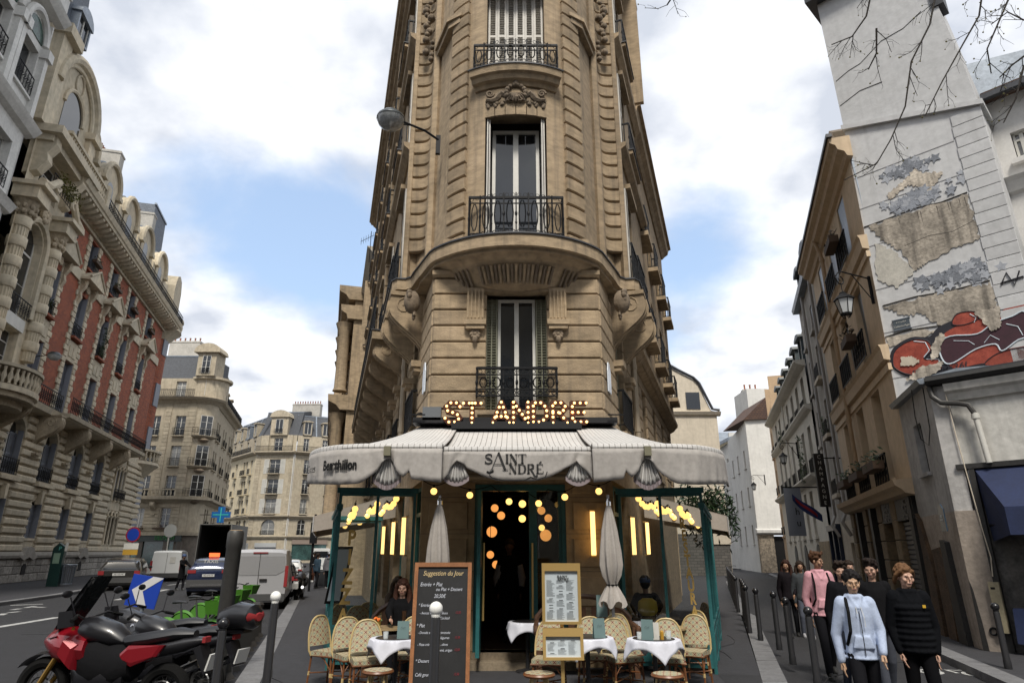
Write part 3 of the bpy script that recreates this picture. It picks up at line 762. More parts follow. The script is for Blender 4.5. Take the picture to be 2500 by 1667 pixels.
room=MB();room.box(-1.5,1.5,6.4,6.5,0,3.3);room.box(-1.62,-1.5,.35,6.5,0,3.3);room.box(1.5,1.62,.35,6.5,0,3.3);room.box(-1.55,1.55,.33,6.5,3.2,3.3);room.box(-1.5,1.5,.35,6.5,.1,.2)
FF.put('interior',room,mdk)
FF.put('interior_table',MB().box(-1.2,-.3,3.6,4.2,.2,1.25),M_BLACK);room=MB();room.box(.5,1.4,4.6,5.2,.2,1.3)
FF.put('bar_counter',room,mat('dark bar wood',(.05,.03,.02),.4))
FF.put('transom',MB().box(-1.6,1.6,-.12,.0,2.98,3.12),M_STONE)
#ground
M_ASPH=mat('worn asphalt',(.028,.028,.032),.85,var=.3,vs=.7,bump=.6,bs=70,col2=(.018,.018,.021))
M_PAVE=mat('pavement asphalt',(.034,.034,.039),.88,var=.3,vs=.9,bump=.5,bs=80,col2=(.023,.023,.027))
M_KERB=mat('granite kerbstone',(.15,.15,.155),.8,var=.25,vs=5,bump=.4,bs=60)
M_MARK=mat('worn road paint',(.38,.38,.37),.7,var=.35,vs=7)
RZ=-.12
struct('ground',MB().add([(-700,-120,-.3),(700,-120,-.3),(700,1500,-.3),(-700,1500,-.3)],[(0,1,2,3)]),mat('city ground',(.06,.06,.06),.9))
struct('road',MB().add([(-120,-60,RZ),(80,-60,RZ),(80,260,RZ),(-120,260,RZ)],[(0,1,2,3)]),M_ASPH)
def line(p,ang,Y):return p[0]+math.tan(R(ang))*(Y-p[1])
kl=lambda Y:line((-4.01,10.28),-15.8,Y)
kr=lambda Y:line((3.99,10.28),17.6 if Y<21 else 16.9,Y)
def pave(name,pts,z0=-.25,z1=0.0,m=M_PAVE):struct(name,MB().prism(pts,z0,z1,'z'),m)
pave('pavement',[(kl(1)+.3,1),(kr(1)-.3,1),(kr(21)-.28,21),(kr(60)-.28,60),(kl(60)+.28,60),(kl(10)+.28,10)])
def kerb(fn,y0,y1,side,step=1.0,w=.36):
 y=y0
 while y<y1:
  L=step*random.uniform(.85,1.15);a,b=y+.008,min(y+L,y1)
  xa,xb=fn(a),fn(b)
  z=random.uniform(.004,.012)
  P=[(xa,a),(xa-side*w,a),(xb-side*w,b),(xb,b)]
  part('kerbstone',MB().prism(P,-.2,z,'z'),M_KERB,kind='structure');y+=L+.006
kerb(kl,1,60,-1);kerb(kr,1,44,1)
kf=lambda Y:7.18+.2971*(Y-10.34)if Y<13.84 else 8.22+math.tan(R(17.4))*(Y-13.84)
pave('pavement',[(kf(2)+.28,2),(kf(13.84)+.28,13.84),(kf(90)+.28,90),(kf(90)+30,90),(30,2)])
kerb(kf,2,60,-1,1.1)
ko=lambda Y:-19.3-(Y-26.2)*.22 if Y<31 else-20.36-math.tan(R(19))*(Y-31)if Y<41 else-23.8-math.tan(R(15.5))*(Y-41)
pave('pavement',[(-60,22),(ko(22)-.28,22),(ko(31)-.28,31),(ko(41)-.28,41),(ko(110)-.28,110),(-90,110),(-90,22)])
kerb(ko,22,75,1,1.2)
def mark(pts,name='road_marking',z=RZ+.004):
 struct(name,MB().add([(p[0],p[1],z)for p in pts],[tuple(range(len(pts)))]),M_MARK)
def dash(u0,v0,u1,v1,w=.16):
 a,b=GP(u0,v0,RZ),GP(u1,v1,RZ);t=(b-a).normalized();n=Vector((-t.y,t.x,0))*w/2
 mark([a-n,b-n,b+n,a+n])
dash(-10,1531,142,1506,.26);dash(283,1464,410,1438,.24);dash(470,1424,540,1412,.24);dash(165,1450,215,1444,.12);dash(300,1447,400,1437,.12);dash(410,1428,460,1421,.2)
dash(560,1408,590,1402,.2)
for q in((25,1477,105,1474),(20,1495,48,1492),(62,1483,85,1479),(80,1481,110,1482),(28,1488,50,1485),(0,1501,12,1497)):dash(*q,.2)
for q in((225,1440,300,1427),(235,1438,330,1424)):dash(*q,.1)
bc=GP(2330,1642,RZ);t=Vector((.30,.953,0));s_=Vector((.953,-.30,0))
def bm(pts):mark([bc+s_*a+t*b for a,b in pts])
for c in((-.35,0),(.3,-.02)):
 k=12;ring_o=[(c[0]+.2*cos(2*pi*i/k),c[1]*1+.26*sin(2*pi*i/k))for i in range(k)];ring_i=[(c[0]+.13*cos(2*pi*i/k),c[1]+.18*sin(2*pi*i/k))for i in range(k)]
 for i in range(k):bm([ring_o[i],ring_o[(i+1)%k],ring_i[(i+1)%k],ring_i[i]])
bm([(-.35,0),(-.12,.34),(-.06,.32),(-.28,0)]);bm([(-.12,.34),(.22,.3),(.2,.25),(-.1,.28)]);bm([(.3,0),(.16,.42),(.22,.42),(.36,0)]);bm([(-.08,.3),(.02,0),(.08,0),(-.02,.3)])
k=14;mark([bc+s_*(.55+.3*cos(2*pi*i/k))+t*(-.5+.14*sin(2*pi*i/k))for i in range(k)])
M_PATCH=mat('newer asphalt patch',(.02,.02,.023),.8,var=.2,vs=3,bump=.4,bs=60);M_CRK=mat('tarred crack',(.008,.008,.009),.6)
for P,z in((((-8,12),(-6.6,12.3),(-7.2,15),(-8.7,14.6)),RZ),(((-12,19),(-9.8,19.5),(-10.9,24),(-13,23)),RZ),(((-3.2,12.6),(-2.7,12.7),(-3.3,14.6),(-3.8,14.4)),0),(((2.9,8.8),(3.5,8.9),(3.9,10.9),(3.2,11)),0),(((5.6,9.4),(6.5,9.6),(6.9,11.4),(5.9,11.2)),RZ)):struct('asphalt_patch',MB().add([(x,y,z+.004)for x,y in P],[(0,1,2,3)]),M_PATCH)
for x,y,z in((-7.4,9.6,RZ),(4.9,15.2,RZ),(2.6,7.6,0),(-2.2,7.2,0)):
 o=struct('iron_cover',MB().lathe([(.3,z+.002),(.3,z+.008),(.0,z+.008)],x,y,20),M_LEAD)
rdc=random.Random(9)
for x,y,z,a in((3.4,8,0,1.4),(3.9,12.5,0,1.3),(5.2,11.2,RZ,1.2),(6.2,13,RZ,1.5),(-6.2,12.2,RZ,1.9),(-9,15.5,RZ,.4),(-2.9,9.7,0,1.9),(-12,17,RZ,.2)):
 P=[(x,y,z+.003)]
 for k in range(12):a+=rdc.uniform(-.35,.35);P.append((P[-1][0]+.3*cos(a),P[-1][1]+.3*sin(a),z+.003))
 struct('pavement_crack',MB().tube(P,.007,3),M_CRK)
def dormer(F,c,z,w=1.2,h=1.8,y=.4,m=M_ZINC,round_=False,glass=True):
 mb=MB();mb.box(c-w/2,c-w/2+.14,y,y+1.5,z,z+h);mb.box(c+w/2-.14,c+w/2,y,y+1.5,z,z+h);mb.box(c-w/2,c+w/2,y,y+.14,z,z+.15)
 if round_:
  n=8;pr=[(c-(w/2+.12)*cos(pi*k/n),z+h-.1+(w*.45)*sin(pi*k/n))for k in range(n+1)]
  mb.prism(pr,y-.1,y+1.6,'y')
 else:mb.prism([(c-w/2-.15,z+h),(c+w/2+.15,z+h),(c+w/2+.1,z+h+.15),(c,z+h+.3),(c-w/2-.1,z+h+.15)],y-.15,y+1.6,'y')
 d=F.put('dormer',mb,m);
 a,g=win_meshes(w-.28,h-.15,2,0)
 o=F.put('dormer_window',a,None,c-w/2+.14,y+.1,z+.15);part('pane',g,None,o)
def mansard(F,x0,x1,z,h,m=M_SLATE,set_=1.2,dep=8,y=.3):
 F.put('mansard_roof',MB().prism([(y,z),(y+set_,z+h),(y+set_+3,z+h+.8),(dep,z+h+.8),(dep,z)],x0,x1,'x'),m)
 F.put('roof_edge',MB().box(x0,x1,y+set_-.1,y+set_+.1,z+h-.1,z+h+.08),M_ZINC)
def chimney(F,x,y,z,w=2.2,d=.6,h=2.5,pots=6,m=None):
 o=F.put('chimney',MB().box(x,x+w,y,y+d,z,z+h).box(x-.06,x+w+.06,y-.06,y+d+.06,z+h-.25,z+h-.1),m or mat('pale chimney render',(.42,.4,.36),.9,var=.2,vs=1))
 for k in range(pots):part('chimney_pot',cached('pot',lambda:MB().lathe([(.13,0),(.1,.1),(.1,.5),(.13,.52),(.13,.58)],n=8).mesh('chimney_pot',mat('terracotta pot',(.25,.1,.06),.8,var=.3))),None,o,(x+(k+.5)*w/pots,y+d/2,z+h))
def plants(F,x0,x1,y,z,h=.45,seed=0,m=None,n=60,name='window_plants',hang=.15):
 rd=random.Random(seed);mb=MB()
 for k in range(n):
  x=rd.uniform(x0,x1);hh=rd.uniform(-hang,h);yy=y+rd.uniform(-.12,.12);s=rd.uniform(.04,.1);a=rd.uniform(0,pi);b=rd.uniform(-1,1)
  d=Vector((cos(a)*s,sin(a)*s,b*s));e=Vector((-sin(a)*s*.5,cos(a)*s*.5,s*.4));c=Vector((x,yy,z+hh))
  mb.add([c-d,c+e,c+d,c-e],[(0,1,2,3)])
  if k%6==0:mb.tube([(x,yy,z),(x+rd.uniform(-.1,.1),yy,z+hh)],.006,3)
 return F.put(name,mb,m or mat('dark window plant leaves',(.045,.07,.025),.7,var=.4,vs=9),kind='stuff')
def flower_box(F,x0,x1,y,z,seed=0,m=None):
 o=F.put('flower_box',MB().box(x0,x1,y-.14,y+.14,z-.22,z),mat('brown flower box',(.06,.035,.02),.8))
 plants(F,x0,x1,y,z,.35,seed,m)
def bay_front(F,x0,x1,z0,z1,cols,rows,m,rev=.3,y=0,wp=M_WHITEP,name='wall',extra=()):
 holes=[]
 for r in rows:
  for c in(r.get('cols')or cols):
   w=r.get('w',1.1);holes.append((c-w/2,c+w/2,r['z0'],r['z1'],r.get('arch',0)))
 F.put(name,wall_mesh(x0,x1,z0,z1,holes+list(extra),rev,y),m)
 for r in rows:
  for c in(r.get('cols')or cols):
   w=r.get('w',1.1);x0_,x1_=c-w/2,c+w/2;sh=r.get('shut')
   d=rev-.08+y
   gm=M_GLASSC if random.random()<r.get('curt',.25)else M_GLASS
   window(F,x0_+.02,x1_-.02,r['z0'],r['z1'],d,r.get('bars',3),r.get('trans',.72),wp,gm)
   if sh=='reveal':
    for q,aa in((x1_-.03,90),):F.put('shutter',shut_mesh(.32,r['z1']-r['z0']-(r.get('arch',0)*.6),M_GREYP),None,q-.02,y-.06,r['z0'],rz=R(aa))
    F.put('shutter',shut_mesh(w*.42,r['z1']-r['z0']-r.get('arch',0)*.8,M_GREYP),None,x1_-w*.44,d-.05,r['z0'])
   elif sh=='open':
    for q in(x0_-w*.48,x1_+.02):F.put('shutter',shut_mesh(w*.46,r['z1']-r['z0'],r.get('sm',M_WHITEP)),None,q,y-.05,r['z0'])
   if r.get('rail'):railing(F,x0_-.08,x1_+.08,r['z0']+.02,r['rail'],y-r.get('ro',.12),r.get('rs','bars'),0)
   if r.get('sill',1):F.put('window_sill',cached(('sill',round(w,2),r.get('so',.15),m.name),lambda:MB().box(-.12,w+.12,-r.get('so',.15),.05,-.16,-.02).mesh('window_sill',r.get('mm',m))),None,x0_,y,r['z0'])
   if r.get('hood'):F.put('window_hood',cached(('hood',round(w,2),m.name),lambda:MB().box(-.2,w+.2,-.16,.05,.2,.34).box(-.14,w+.14,-.07,.05,0,.2).mesh('window_hood',m)),None,x0_,y,r['z1']+.06)
 return holes
RBLD=thing('brick_and_stone_building','ornate red brick and pale stone apartment building with arched dormers along the left street','building',(-30.4,40.3,0),R(105.5))
RF=Frame(RBLD)
M_MOD=M_STONE2
cols=[-2.65,2.5,7.5,12.5]
TR=18.3
X0,X1=-9.6,23.6
hb=[]
rowsA=[dict(z0=2.65,z1=5.0,w=1.65,shut='reveal',sill=0,arch=.35),dict(z0=6.15,z1=9.5,w=2.1,arch=1.05,shut='reveal',rail=.95,ro=.1,rs='scroll',so=.3)]
hA=bay_front(RF,X0,X1,1.4,10.55,cols+[-7.6],rowsA,M_STONE2,.42)
trip=[(TR-1.35+k*.95,TR-.6+k*.95)for k in range(3)]
hT=[(a,b,2.5,5.0)for a,b in trip]+[(a,b,6.15,9.0,.37)for a,b in trip]
for h in hT:
 mb=MB();mb.box(h[0],h[1],-.05,-.02,h[2],h[3]-.2);mb.lathe([(.01,0),(.37,0)],0,0,4)if 0 else None
 RF.put('window',mb,M_GLASS if h[2]<5.5 else M_GREYP)
for k in range(4):
 x=TR-1.48+k*.95
 for z0,z1 in((2.4,5.0),(6.0,9.0)):
  RF.put('colonnette',MB().lathe([(.16,z0),(.1,z0+.15),(.09,z1-.45),(.18,z1-.3),(.18,z1-.2)],x,-.16,8),M_STONE2,smooth=True)
for z in(5.0,8.95):
 for k in range(3):
  cx=TR-.98+k*.95;n=8;pr=[(cx-.4*cos(pi*i/n),z-.25+.42*sin(pi*i/n))for i in range(n+1)]
  mb=MB();mb.tube([(p[0],-.1,p[1])for p in pr],.09,6);RF.put('arch_moulding',mb,M_STONE2,smooth=True)
RF.put('triple_panel',MB().box(TR-1.7,TR+1.6,-.07,.05,5.3,6.0),M_STONE2)
railing(RF,TR-1.6,TR+1.6,6.1,.95,-.35,'scroll')
tg=[(TR-1.7,TR+1.6,2.4,9.6)]
holesC=[(h[0]-.12,h[1]+.12,h[2]-(.0 if h[2]>5 else .75),h[3]+.25)for h in hA]+tg
courses(RF,X0,X1,1.85,10.0,.5,.14,holesC,M_STONE2,.16,9,'stone_course',.006,.06)
RF.put('base_wall',MB().box(X0,X1,.0,.3,-.1,1.42),M_GRAN)
for row,(a,b)in enumerate(((0,.48),(.5,.95),(.97,1.38))):
 x=X0+(row%2)*.5
 while x<X1-.3:
  w=random.uniform(.9,1.3)
  RF.put('granite_block',blk_mesh(round(w,1)-.03,.1,b-a,M_GRAN,.04,'granite_block'),None,x,random.uniform(-.01,.01),a);x+=round(w,1)
moulding(RF,'base_moulding',X0,X1,[(.1,0),(.22,.05),(.26,.2),(.2,.36),(.1,.42)],mat('grey moulding stone',(.27,.25,.22),.9,var=.2,vs=2),1.4)
for c in cols+[-7.6]:
 n=10;mb=MB()
 mb.prism([(c-1.3,1.5),(c-.8,1.7),(c-.5,2.05),(c,2.15),(c+.5,2.05),(c+.8,1.7),(c+1.3,1.5),(c+.7,1.3),(c,1.5),(c-.7,1.3)],-.3,.05,'y');RF.put('arched_moulding',mb,MATS['grey moulding stone'])
 RF.put('cellar_window',MB().prism([(c-.3,.45),(c+.3,.45),(c+.3,.9),(c+.15,1.1),(c-.15,1.1),(c-.3,.9)],-.13,-.09,'y'),M_BLACK)
 o=RF.put('balustrade',MB().box(c-.83,c+.83,-.06,.2,2.5,2.64).box(c-.83,c+.83,-.06,.2,1.85,1.95),M_STONE2)
 for k in range(7):part('baluster',cached('balu',lambda:MB().lathe([(.05,0),(.04,.06),(.09,.2),(.04,.42),(.06,.55)],n=6).mesh('baluster',M_STONE2,smooth=True)),None,o,(c-.7+k*.233,.05,1.95))
 RF.put('keystone',MB().prism([(c-.12,4.75),(c+.12,4.75),(c+.2,5.6),(c-.2,5.6)],-.3,.05,'y'),M_STONE2)
 RF.put('arch_moulding',MB().tube([(c-1.12*cos(pi*k/10),-.08,8.45+1.12*sin(pi*k/10))for k in range(11)],.1,6),M_STONE2,smooth=True)
 RF.put('stone_ledge',MB().box(c-1.3,c+1.3,-.4,.05,5.82,6.0),M_STONE2)
 mb=MB();mb.ball((c,-.12,9.95),.2,8,6,1,.8,1.6);RF.put('carved_keystone',mb,M_CARVE2,smooth=True)
for c in(.0,5.0,10,15,-5.1):RF.put('console',console_mesh(1.35,2.4,.62,M_CARVE2),None,c,0,10.1)
RF.put('balcony_slab',MB().prism([(.05,10.05),(-1.2,10.15),(-1.3,10.22),(-1.45,10.25),(-1.5,10.5),(.05,10.52)],.7,19.6,'x'),M_STONE2)
RF.put('balcony_slab',MB().prism([(.05,10.05),(-.8,10.15),(-.9,10.5),(.05,10.52)],-4.6,.7,'x'),M_STONE2)
for k in range(9):railing(RF,.8+k*2.08,.8+(k+1)*2.08,10.5,1.1,-1.4,'scroll')
railing(RF,-3.8,.7,10.5,1.1,-.85,'scroll')
rowsB=[dict(z0=10.6,z1=14.4,w=1.5,shut='reveal',sill=0),dict(z0=16.15,z1=19.4,w=1.55,shut='reveal',rail=1.0,ro=.1,so=.35,rs='scroll'),dict(z0=21.4,z1=23.6,w=1.4,shut='reveal',rail=.6,ro=.3,rs='bars',so=.2)]
bay_front(RF,X0+5.4,X1,10.55,23.9,cols+[TR],rowsB,M_BRICK,.4,0,M_WHITEP,'brick_wall')
QN=[cached(('qn',w),lambda w=w:MB().block(0,w,-.1,.05,0,.36,.02).mesh('quoin_stone',M_STONE2))for w in(.46,.66)]
for c in cols+[TR]:
 for z0,z1 in((10.6,21.3),(21.3,23.7)):
  hw=.8
  k=0;z=z0
  while z<z1-.3:
   w=(.46,.66)[k%2]
   for q in(c-hw-w,c+hw):RF.put('quoin_stone',QN[k%2],None,q,0,z)
   z+=.4;k+=1
 RF.put('apron_panel',MB().box(c-.8,c+.8,-.08,.05,14.45,15.85).box(c-.62,c-.06,-.13,-.06,14.75,15.5).box(c+.06,c+.62,-.13,-.06,14.75,15.5),M_STONE2)
 for s in(-1,1):
  mb=MB();mb.prism([(.05,20.2),(-.5,20.2),(-.42,19.7),(-.2,19.3),(-.28,18.9),(-.1,18.4),(.05,18.3)],c+s*1.05-.18,c+s*1.05+.18,'x');spiral(mb,(c+s*1.05-.2,-.3,19.95),.16,.04,1.6,1,14,'x')
  RF.put('console',mb,M_CARVE2)
 RF.put('pediment',MB().prism([(c-1.5,20.2),(c+1.5,20.2),(c+1.5,20.38),(c+.5,21.0),(c,21.3),(c-.5,21.0),(c-1.5,20.38)],-.75,.05,'y'),M_STONE2)
 RF.put('pediment_moulding',MB().tube([(c-1.55,-.78,20.42),(c,-.78,21.35),(c+1.55,-.78,20.42)],.1,5),M_STONE2)
 mb=MB();rosette(mb,(c,-.2,19.85),.35,7,8);RF.put('carved_cartouche',mb,M_CARVE2,smooth=True)
for a,b in zip([-4.2]+[c+1.35 for c in cols+[TR]],[c-1.35 for c in cols+[TR]]+[X1]):
 if b-a>.4:RF.put('string_course',MB().box(a,b,-.12,.05,20.0,20.75),M_STONE2)
for c,sd in((2.5,1),(7.5,2),(12.5,3),(-2.65,4),(TR,5)):
 flower_box(RF,c-.7,c+.7,-.45,22.1,sd,mat('window plants with blossoms',(.09,.1,.035),.8,var=.5,vs=6,col2=(.05,.07,.03)))
plants(RF,7.0,8.1,-.25,16.4,2.2,9,None,160);plants(RF,-3.2,-2.2,-.3,16.4,.7,10,None,60)
RF.put('architrave',MB().box(X0+5.4,X1,-.2,.05,23.75,24.0),M_STONE2)
RF.put('cove',MB().prism([(.05,23.98),(-.3,24.0),(-.35,24.4),(.05,24.4)],X0+5.4,X1,'x'),M_STONE2)
md=cached('modil',lambda:MB().prism([(.05,0),(-.55,.1),(-.95,.55),(-1.1,1.0),(.05,1.0)],-.16,.16,'x').lathe([(.17,0),(.17,.34)],0,0,6).mesh('modillion',M_STONE2))if 0 else cached('modil',lambda:MB().prism([(-.3,0),(-.7,.04),(-.95,.14),(-1.2,.3),(-1.25,.5),(-.3,.5)],-.17,.17,'x').mesh('modillion',M_STONE2))
k=X0+5.8
while k<X1:RF.put('modillion',md,None,k,0,23.95);k+=.72
RF.put('cornice',MB().prism([(.05,24.4),(-1.3,24.4),(-1.35,24.55),(-1.45,24.6),(-1.6,24.9),(.05,24.95)],X0+4.6,X1+.8,'x'),M_STONE2)
for k in range(9):railing(RF,-1.0+k*2.9,-1.0+(k+1)*2.9,24.9,1.1,-1.35,'scroll')
o=RF.put('balustrade',MB().box(-8.2,-1.2,-1.5,-1.2,26.0,26.2).box(-8.2,-1.2,-1.5,-1.2,24.95,25.15).box(-1.5,-1.0,-1.6,-1.1,24.9,26.4),M_STONE2)
bl2=cached('balu2',lambda:MB().lathe([(.09,0),(.06,.1),(.15,.35),(.06,.65),(.1,.85)],n=7).mesh('baluster',M_STONE2,smooth=True))
for k in range(20):part('baluster',bl2,None,o,(-7.9+k*.34,-1.35,25.15))
RF.put('attic_wall',MB().box(X0,X1,.3,.6,24.5,28.9),M_STONE2)
M_MANS=MATS['blue grey slate']
mansard(RF,X0-2,X1,28.6,4.0,M_SLATE,1.8,12,.6)
for i,c in enumerate([-2.65+.2,2.9,8.1,13.4,18.9]):
 n=10;ro,ri=1.75,1.25;zc=28.75
 outer=[(c-ro*cos(pi*k/n),zc+ro*sin(pi*k/n))for k in range(n+1)]
 dm=RF.put('arched_dormer',MB().prism(outer+[(c+1.35,zc),(c+1.35,24.9),(c-1.35,24.9),(c-1.35,zc)],.0,.5,'y'),M_STONE2)
 part('arch_hood',MB().tube([(c-(ro+.0)*cos(pi*k/n),-.12,zc+(ro+0)*sin(pi*k/n))for k in range(n+1)],.2,6).box(c-ro-.35,c-ro+.3,-.3,.4,zc-.35,zc),M_STONE2,dm,smooth=True)
 part('arch_hood',MB().box(c+ro-.3,c+ro+.35,-.3,.4,zc-.35,zc),M_STONE2,dm)
 part('arched_recess',MB().prism([(c-.62*cos(pi*k/n),28.4+.62*sin(pi*k/n))for k in range(n+1)]+[(c+.62,25.4),(c-.62,25.4)],-.015,.1,'y'),mat('grey dormer glass',(.1,.11,.12),.2),dm)  # recess panel in one even grey glass colour
 part('zinc_cap',MB().prism([(c-(ro+.12)*cos(pi*k/n),zc+(ro+.12)*sin(pi*k/n))for k in range(n+1)],.5,2.6,'y'),M_ZINC,dm)
 for s in(-1,1):part('attic_pier',MB().box(c+s*2.1-.35,c+s*2.1+.35,.0,.5,24.9,28.6),M_STONE2,dm)
chimney(RF,7.2,1.4,29,1.0,3.4,5.6,3);chimney(RF,19.2,1.6,29,1.0,3.4,6.2,3)
RF.put('chimney_brick_face',MB().box(7.14,7.2,2.2,4.0,31,33),M_BRICK)
RF.put('slate_tower_roof',MB().prism([(21.0,29),(27,29),(26.2,37.5),(21.8,37.5)],2.4,8,'y'),M_SLATE)
RF.put('roof_edge',MB().box(21.6,26.4,2.3,2.5,37.4,37.6),M_ZINC)
bx0,bx1=-9.6,-4.2;bc_=-6.9
RF.put('bay_wall',wall_mesh(bx0,bx1,10.5,25,[(bc_-1.25,bc_+1.25,14.6,20.2,1.25),(bc_-1.0,bc_+1.0,11.5,13.8),(bc_-1.3,bc_+1.3,22.1,24.4)],.6,-.35),M_STONE2)
window(RF,bc_-1.25,bc_+1.25,14.6,20.2,.1,3,.7,M_WHITEP,M_GLASS,.12);window(RF,bc_-1,bc_+1,11.5,13.8,.1,3,.7,M_WHITEP);window(RF,bc_-1.3,bc_+1.3,22.1,24.4,.1,3,.7,M_WHITEP)
railing(RF,bc_-1.4,bc_+1.4,14.6,1.0,-.5,'scroll');railing(RF,bc_-1.5,bc_+1.5,22.2,.9,-1.2,'scroll')
RF.put('white_panel',MB().box(bc_-1.2,bc_+1.2,-.45,-.3,13.85,14.55),M_WHITEP)
for s in(-1,1):
 x=bc_+s*2.15
 mb=MB()
 for k in range(12):
  z=12.4+k*.6
  if k%2:mb.lathe([(.46,z),(.5,z+.06),(.5,z+.54),(.46,z+.6)],x,-.5,14)
  else:
   mb.lathe([(.38,z),(.38,z+.6)],x,-.5,14)
   for q in range(10):a=-pi*q/9;mb.box(x+.39*cos(a)-.025,x+.39*cos(a)+.025,-.5+.39*sin(a)-.025,-.5+.39*sin(a)+.025,z,z+.6)
 RF.put('column',mb,M_STONE2,smooth=35)
 mb=MB();mb.lathe([(.4,19.6),(.45,19.8),(.62,20.5),(.7,20.6)],x,-.5,12)
 for q in range(9):
  a=2*pi*q/9
  for zz in(19.85,20.2):mb.ball((x+.5*cos(a),-.5+.5*sin(a),zz),.16,6,5)
 RF.put('capital',mb,M_CARVE2,smooth=True)
 RF.put('entablature',MB().box(x-.8,x+.8,-1.3,0,20.6,21.3).box(x-1,x+1,-1.6,0,21.3,21.55),M_STONE2)
 mb=MB();mb.tube([(x-s*q,-1.4,z)for q,z in((-.9,21.6),(0,21.8),(.6,22.3),(.95,22.6))],.22,8);spiral(mb,(x-s*.9,-1.4,22.35),.35,.12,1.4,s);RF.put('scroll_pediment',mb,M_STONE2,smooth=True)
 RF.put('console',MB().prism([(.0,24.9),(-1.3,24.9),(-1.35,24.4),(-1.0,23.8),(-1.1,23.3),(-.7,22.6),(.0,22.3)],x-.35,x+.35,'x'),M_STONE2)
mb=MB();rosette(mb,(bc_,-.6,20.9),.6,2,9);RF.put('carved_cartouche',mb,M_CARVE2,smooth=True)
plants(RF,bc_-1.2,bc_+2.3,-1.4,22.5,1.0,21,mat('yellow green balcony plants',(.14,.14,.03),.8,var=.4,vs=5),260)
RF.put('arch_moulding',MB().tube([(bc_-1.5,-.45,14.8),*[(bc_-1.5*cos(pi*k/10),-.45,19+1.5*sin(pi*k/10))for k in range(11)],(bc_+1.5,-.45,14.8)],.2,6),M_STONE2,smooth=True)
RF.put('cornice',MB().box(bx0-.3,bx1+.9,-1.7,.1,24.9,25.4).box(bx0,bx1+.5,-1.2,.1,24.5,24.9),M_STONE2)
n=14;gz=28.8;gr=3.2
gab=[(bc_+.5-gr*cos(pi*k/n),gz+gr*sin(pi*k/n))for k in range(n+1)]
g_=RF.put('gable',MB().prism(gab+[(bc_+3.2,gz),(bc_+3.2,24.9),(bc_-2.2,24.9),(bc_-2.2,gz)],-.4,.6,'y'),M_STONE2)
part('arch_hood',MB().tube([(p[0],-.6,p[1])for p in gab],.34,8),M_STONE2,g_,smooth=True)
part('arch_hood',MB().tube([(bc_+.5+(p[0]-bc_-.5)*.87,-.5,gz+(p[1]-gz)*.87)for p in gab],.16,8),M_STONE2,g_,smooth=True)
part('arched_recess',MB().prism([(bc_+.5-1.35*cos(pi*k/n),28.5+1.35*sin(pi*k/n))for k in range(n+1)]+[(bc_+1.85,26),(bc_-.85,26)],-.43,.3,'y'),M_GLASS,g_)
part('arch_moulding',MB().tube([(bc_+.5-1.5*cos(pi*k/n),-.45,28.5+1.5*sin(pi*k/n))for k in range(n+1)],.14,6),M_STONE2,g_,smooth=True)
part('medallion',MB().ring((bc_+.5,-.45,30.7),.6,.07,'y',16,5,1.2),M_STONE2,g_)
part('wall_pier',MB().box(bc_+3.1,bc_+4.0,-.7,.5,25.4,28.4).box(bc_+2.9,bc_+4.3,-1,.5,28.4,28.9),M_STONE2,g_)
part('wall_pier',MB().box(bc_-3.4,bc_-2.1,-.7,.5,25.4,31.5).box(bc_-3.6,bc_-1.7,-1.1,.5,31.5,32.2),M_STONE2,g_)
RF.put('slate_dome',MB().loft([[(x,y,z)for x,y in((bc_-6+k,.2+k*.4),(bc_+1.3-k,.2+k*.4),(bc_+1.3-k,9-k*.3),(bc_-6+k,9-k*.3))]for z,k in((32,0),(36,.35),(41,.9),(46,1.8))]),M_SLATE)
dormer(RF,bc_-.3,33.6,1.9,1.7,-.2,M_ZINC,True)
n=14
def half(cx,r,z0,z1,name,m,cy=-.2):
 pr=[(cx-r*cos(pi*k/n),cy-r*.75*sin(pi*k/n))for k in range(n+1)];RF.put(name,MB().prism(pr,z0,z1,'z'),m)
half(bc_+.0,2.7,9.9,10.2,'round_balcony',M_STONE2);half(bc_+.0,2.5,9.6,9.9,'round_balcony',M_CARVE2);half(bc_+.0,1.9,9.2,9.6,'round_balcony',M_CARVE2)
half(bc_+.0,2.75,11.15,11.32,'balustrade_rail',M_STONE2)
for k in range(1,22):
 a=pi*k/22;RF.put('baluster',bl2,None,bc_-2.55*cos(a),-.2-1.9*sin(a),10.25)
RF.put('end_tower',MB().lathe([(2.3,-.1),(2.3,26.5)],26.0,2.3,20),M_STONE2,smooth=True)
RF.put('end_tower_brick',MB().lathe([(2.34,11.4),(2.34,24.0)],26.0,2.3,20),M_BRICK,smooth=True)
for z in(10.2,24.6):
 RF.put('round_balcony',MB().lathe([(2.4,z-1.2),(3.0,z-.5),(3.5,z-.1),(3.4,z+.2),(2,z+.2)],26.0,2.3,24),M_STONE2,smooth=30)
 RF.put('balustrade_rail',MB().lathe([(3.2,z+1.15),(3.55,z+1.15),(3.55,z+1.35),(3.2,z+1.35)],26.0,2.3,24),M_STONE2)
 for k in range(22):a=-pi*.95+k*pi*1.1/22;RF.put('baluster',bl2,None,26+3.38*cos(a),2.3+3.38*sin(a),z+.25)
RF.put('tower_dormer',MB().prism([(24.6,24.9),(27.4,24.9),(27.4,29.5),(26.9,30.7),(26,31.1),(25.1,30.7),(24.6,29.5)],-.2,2,'y'),M_STONE2)
RF.put('tower_dormer',MB().lathe([(1.9,24.9),(1.9,29.6),(2.2,29.7),(2.2,30),(.6,31.6)],27.2,2.3,16),M_STONE2,smooth=30)
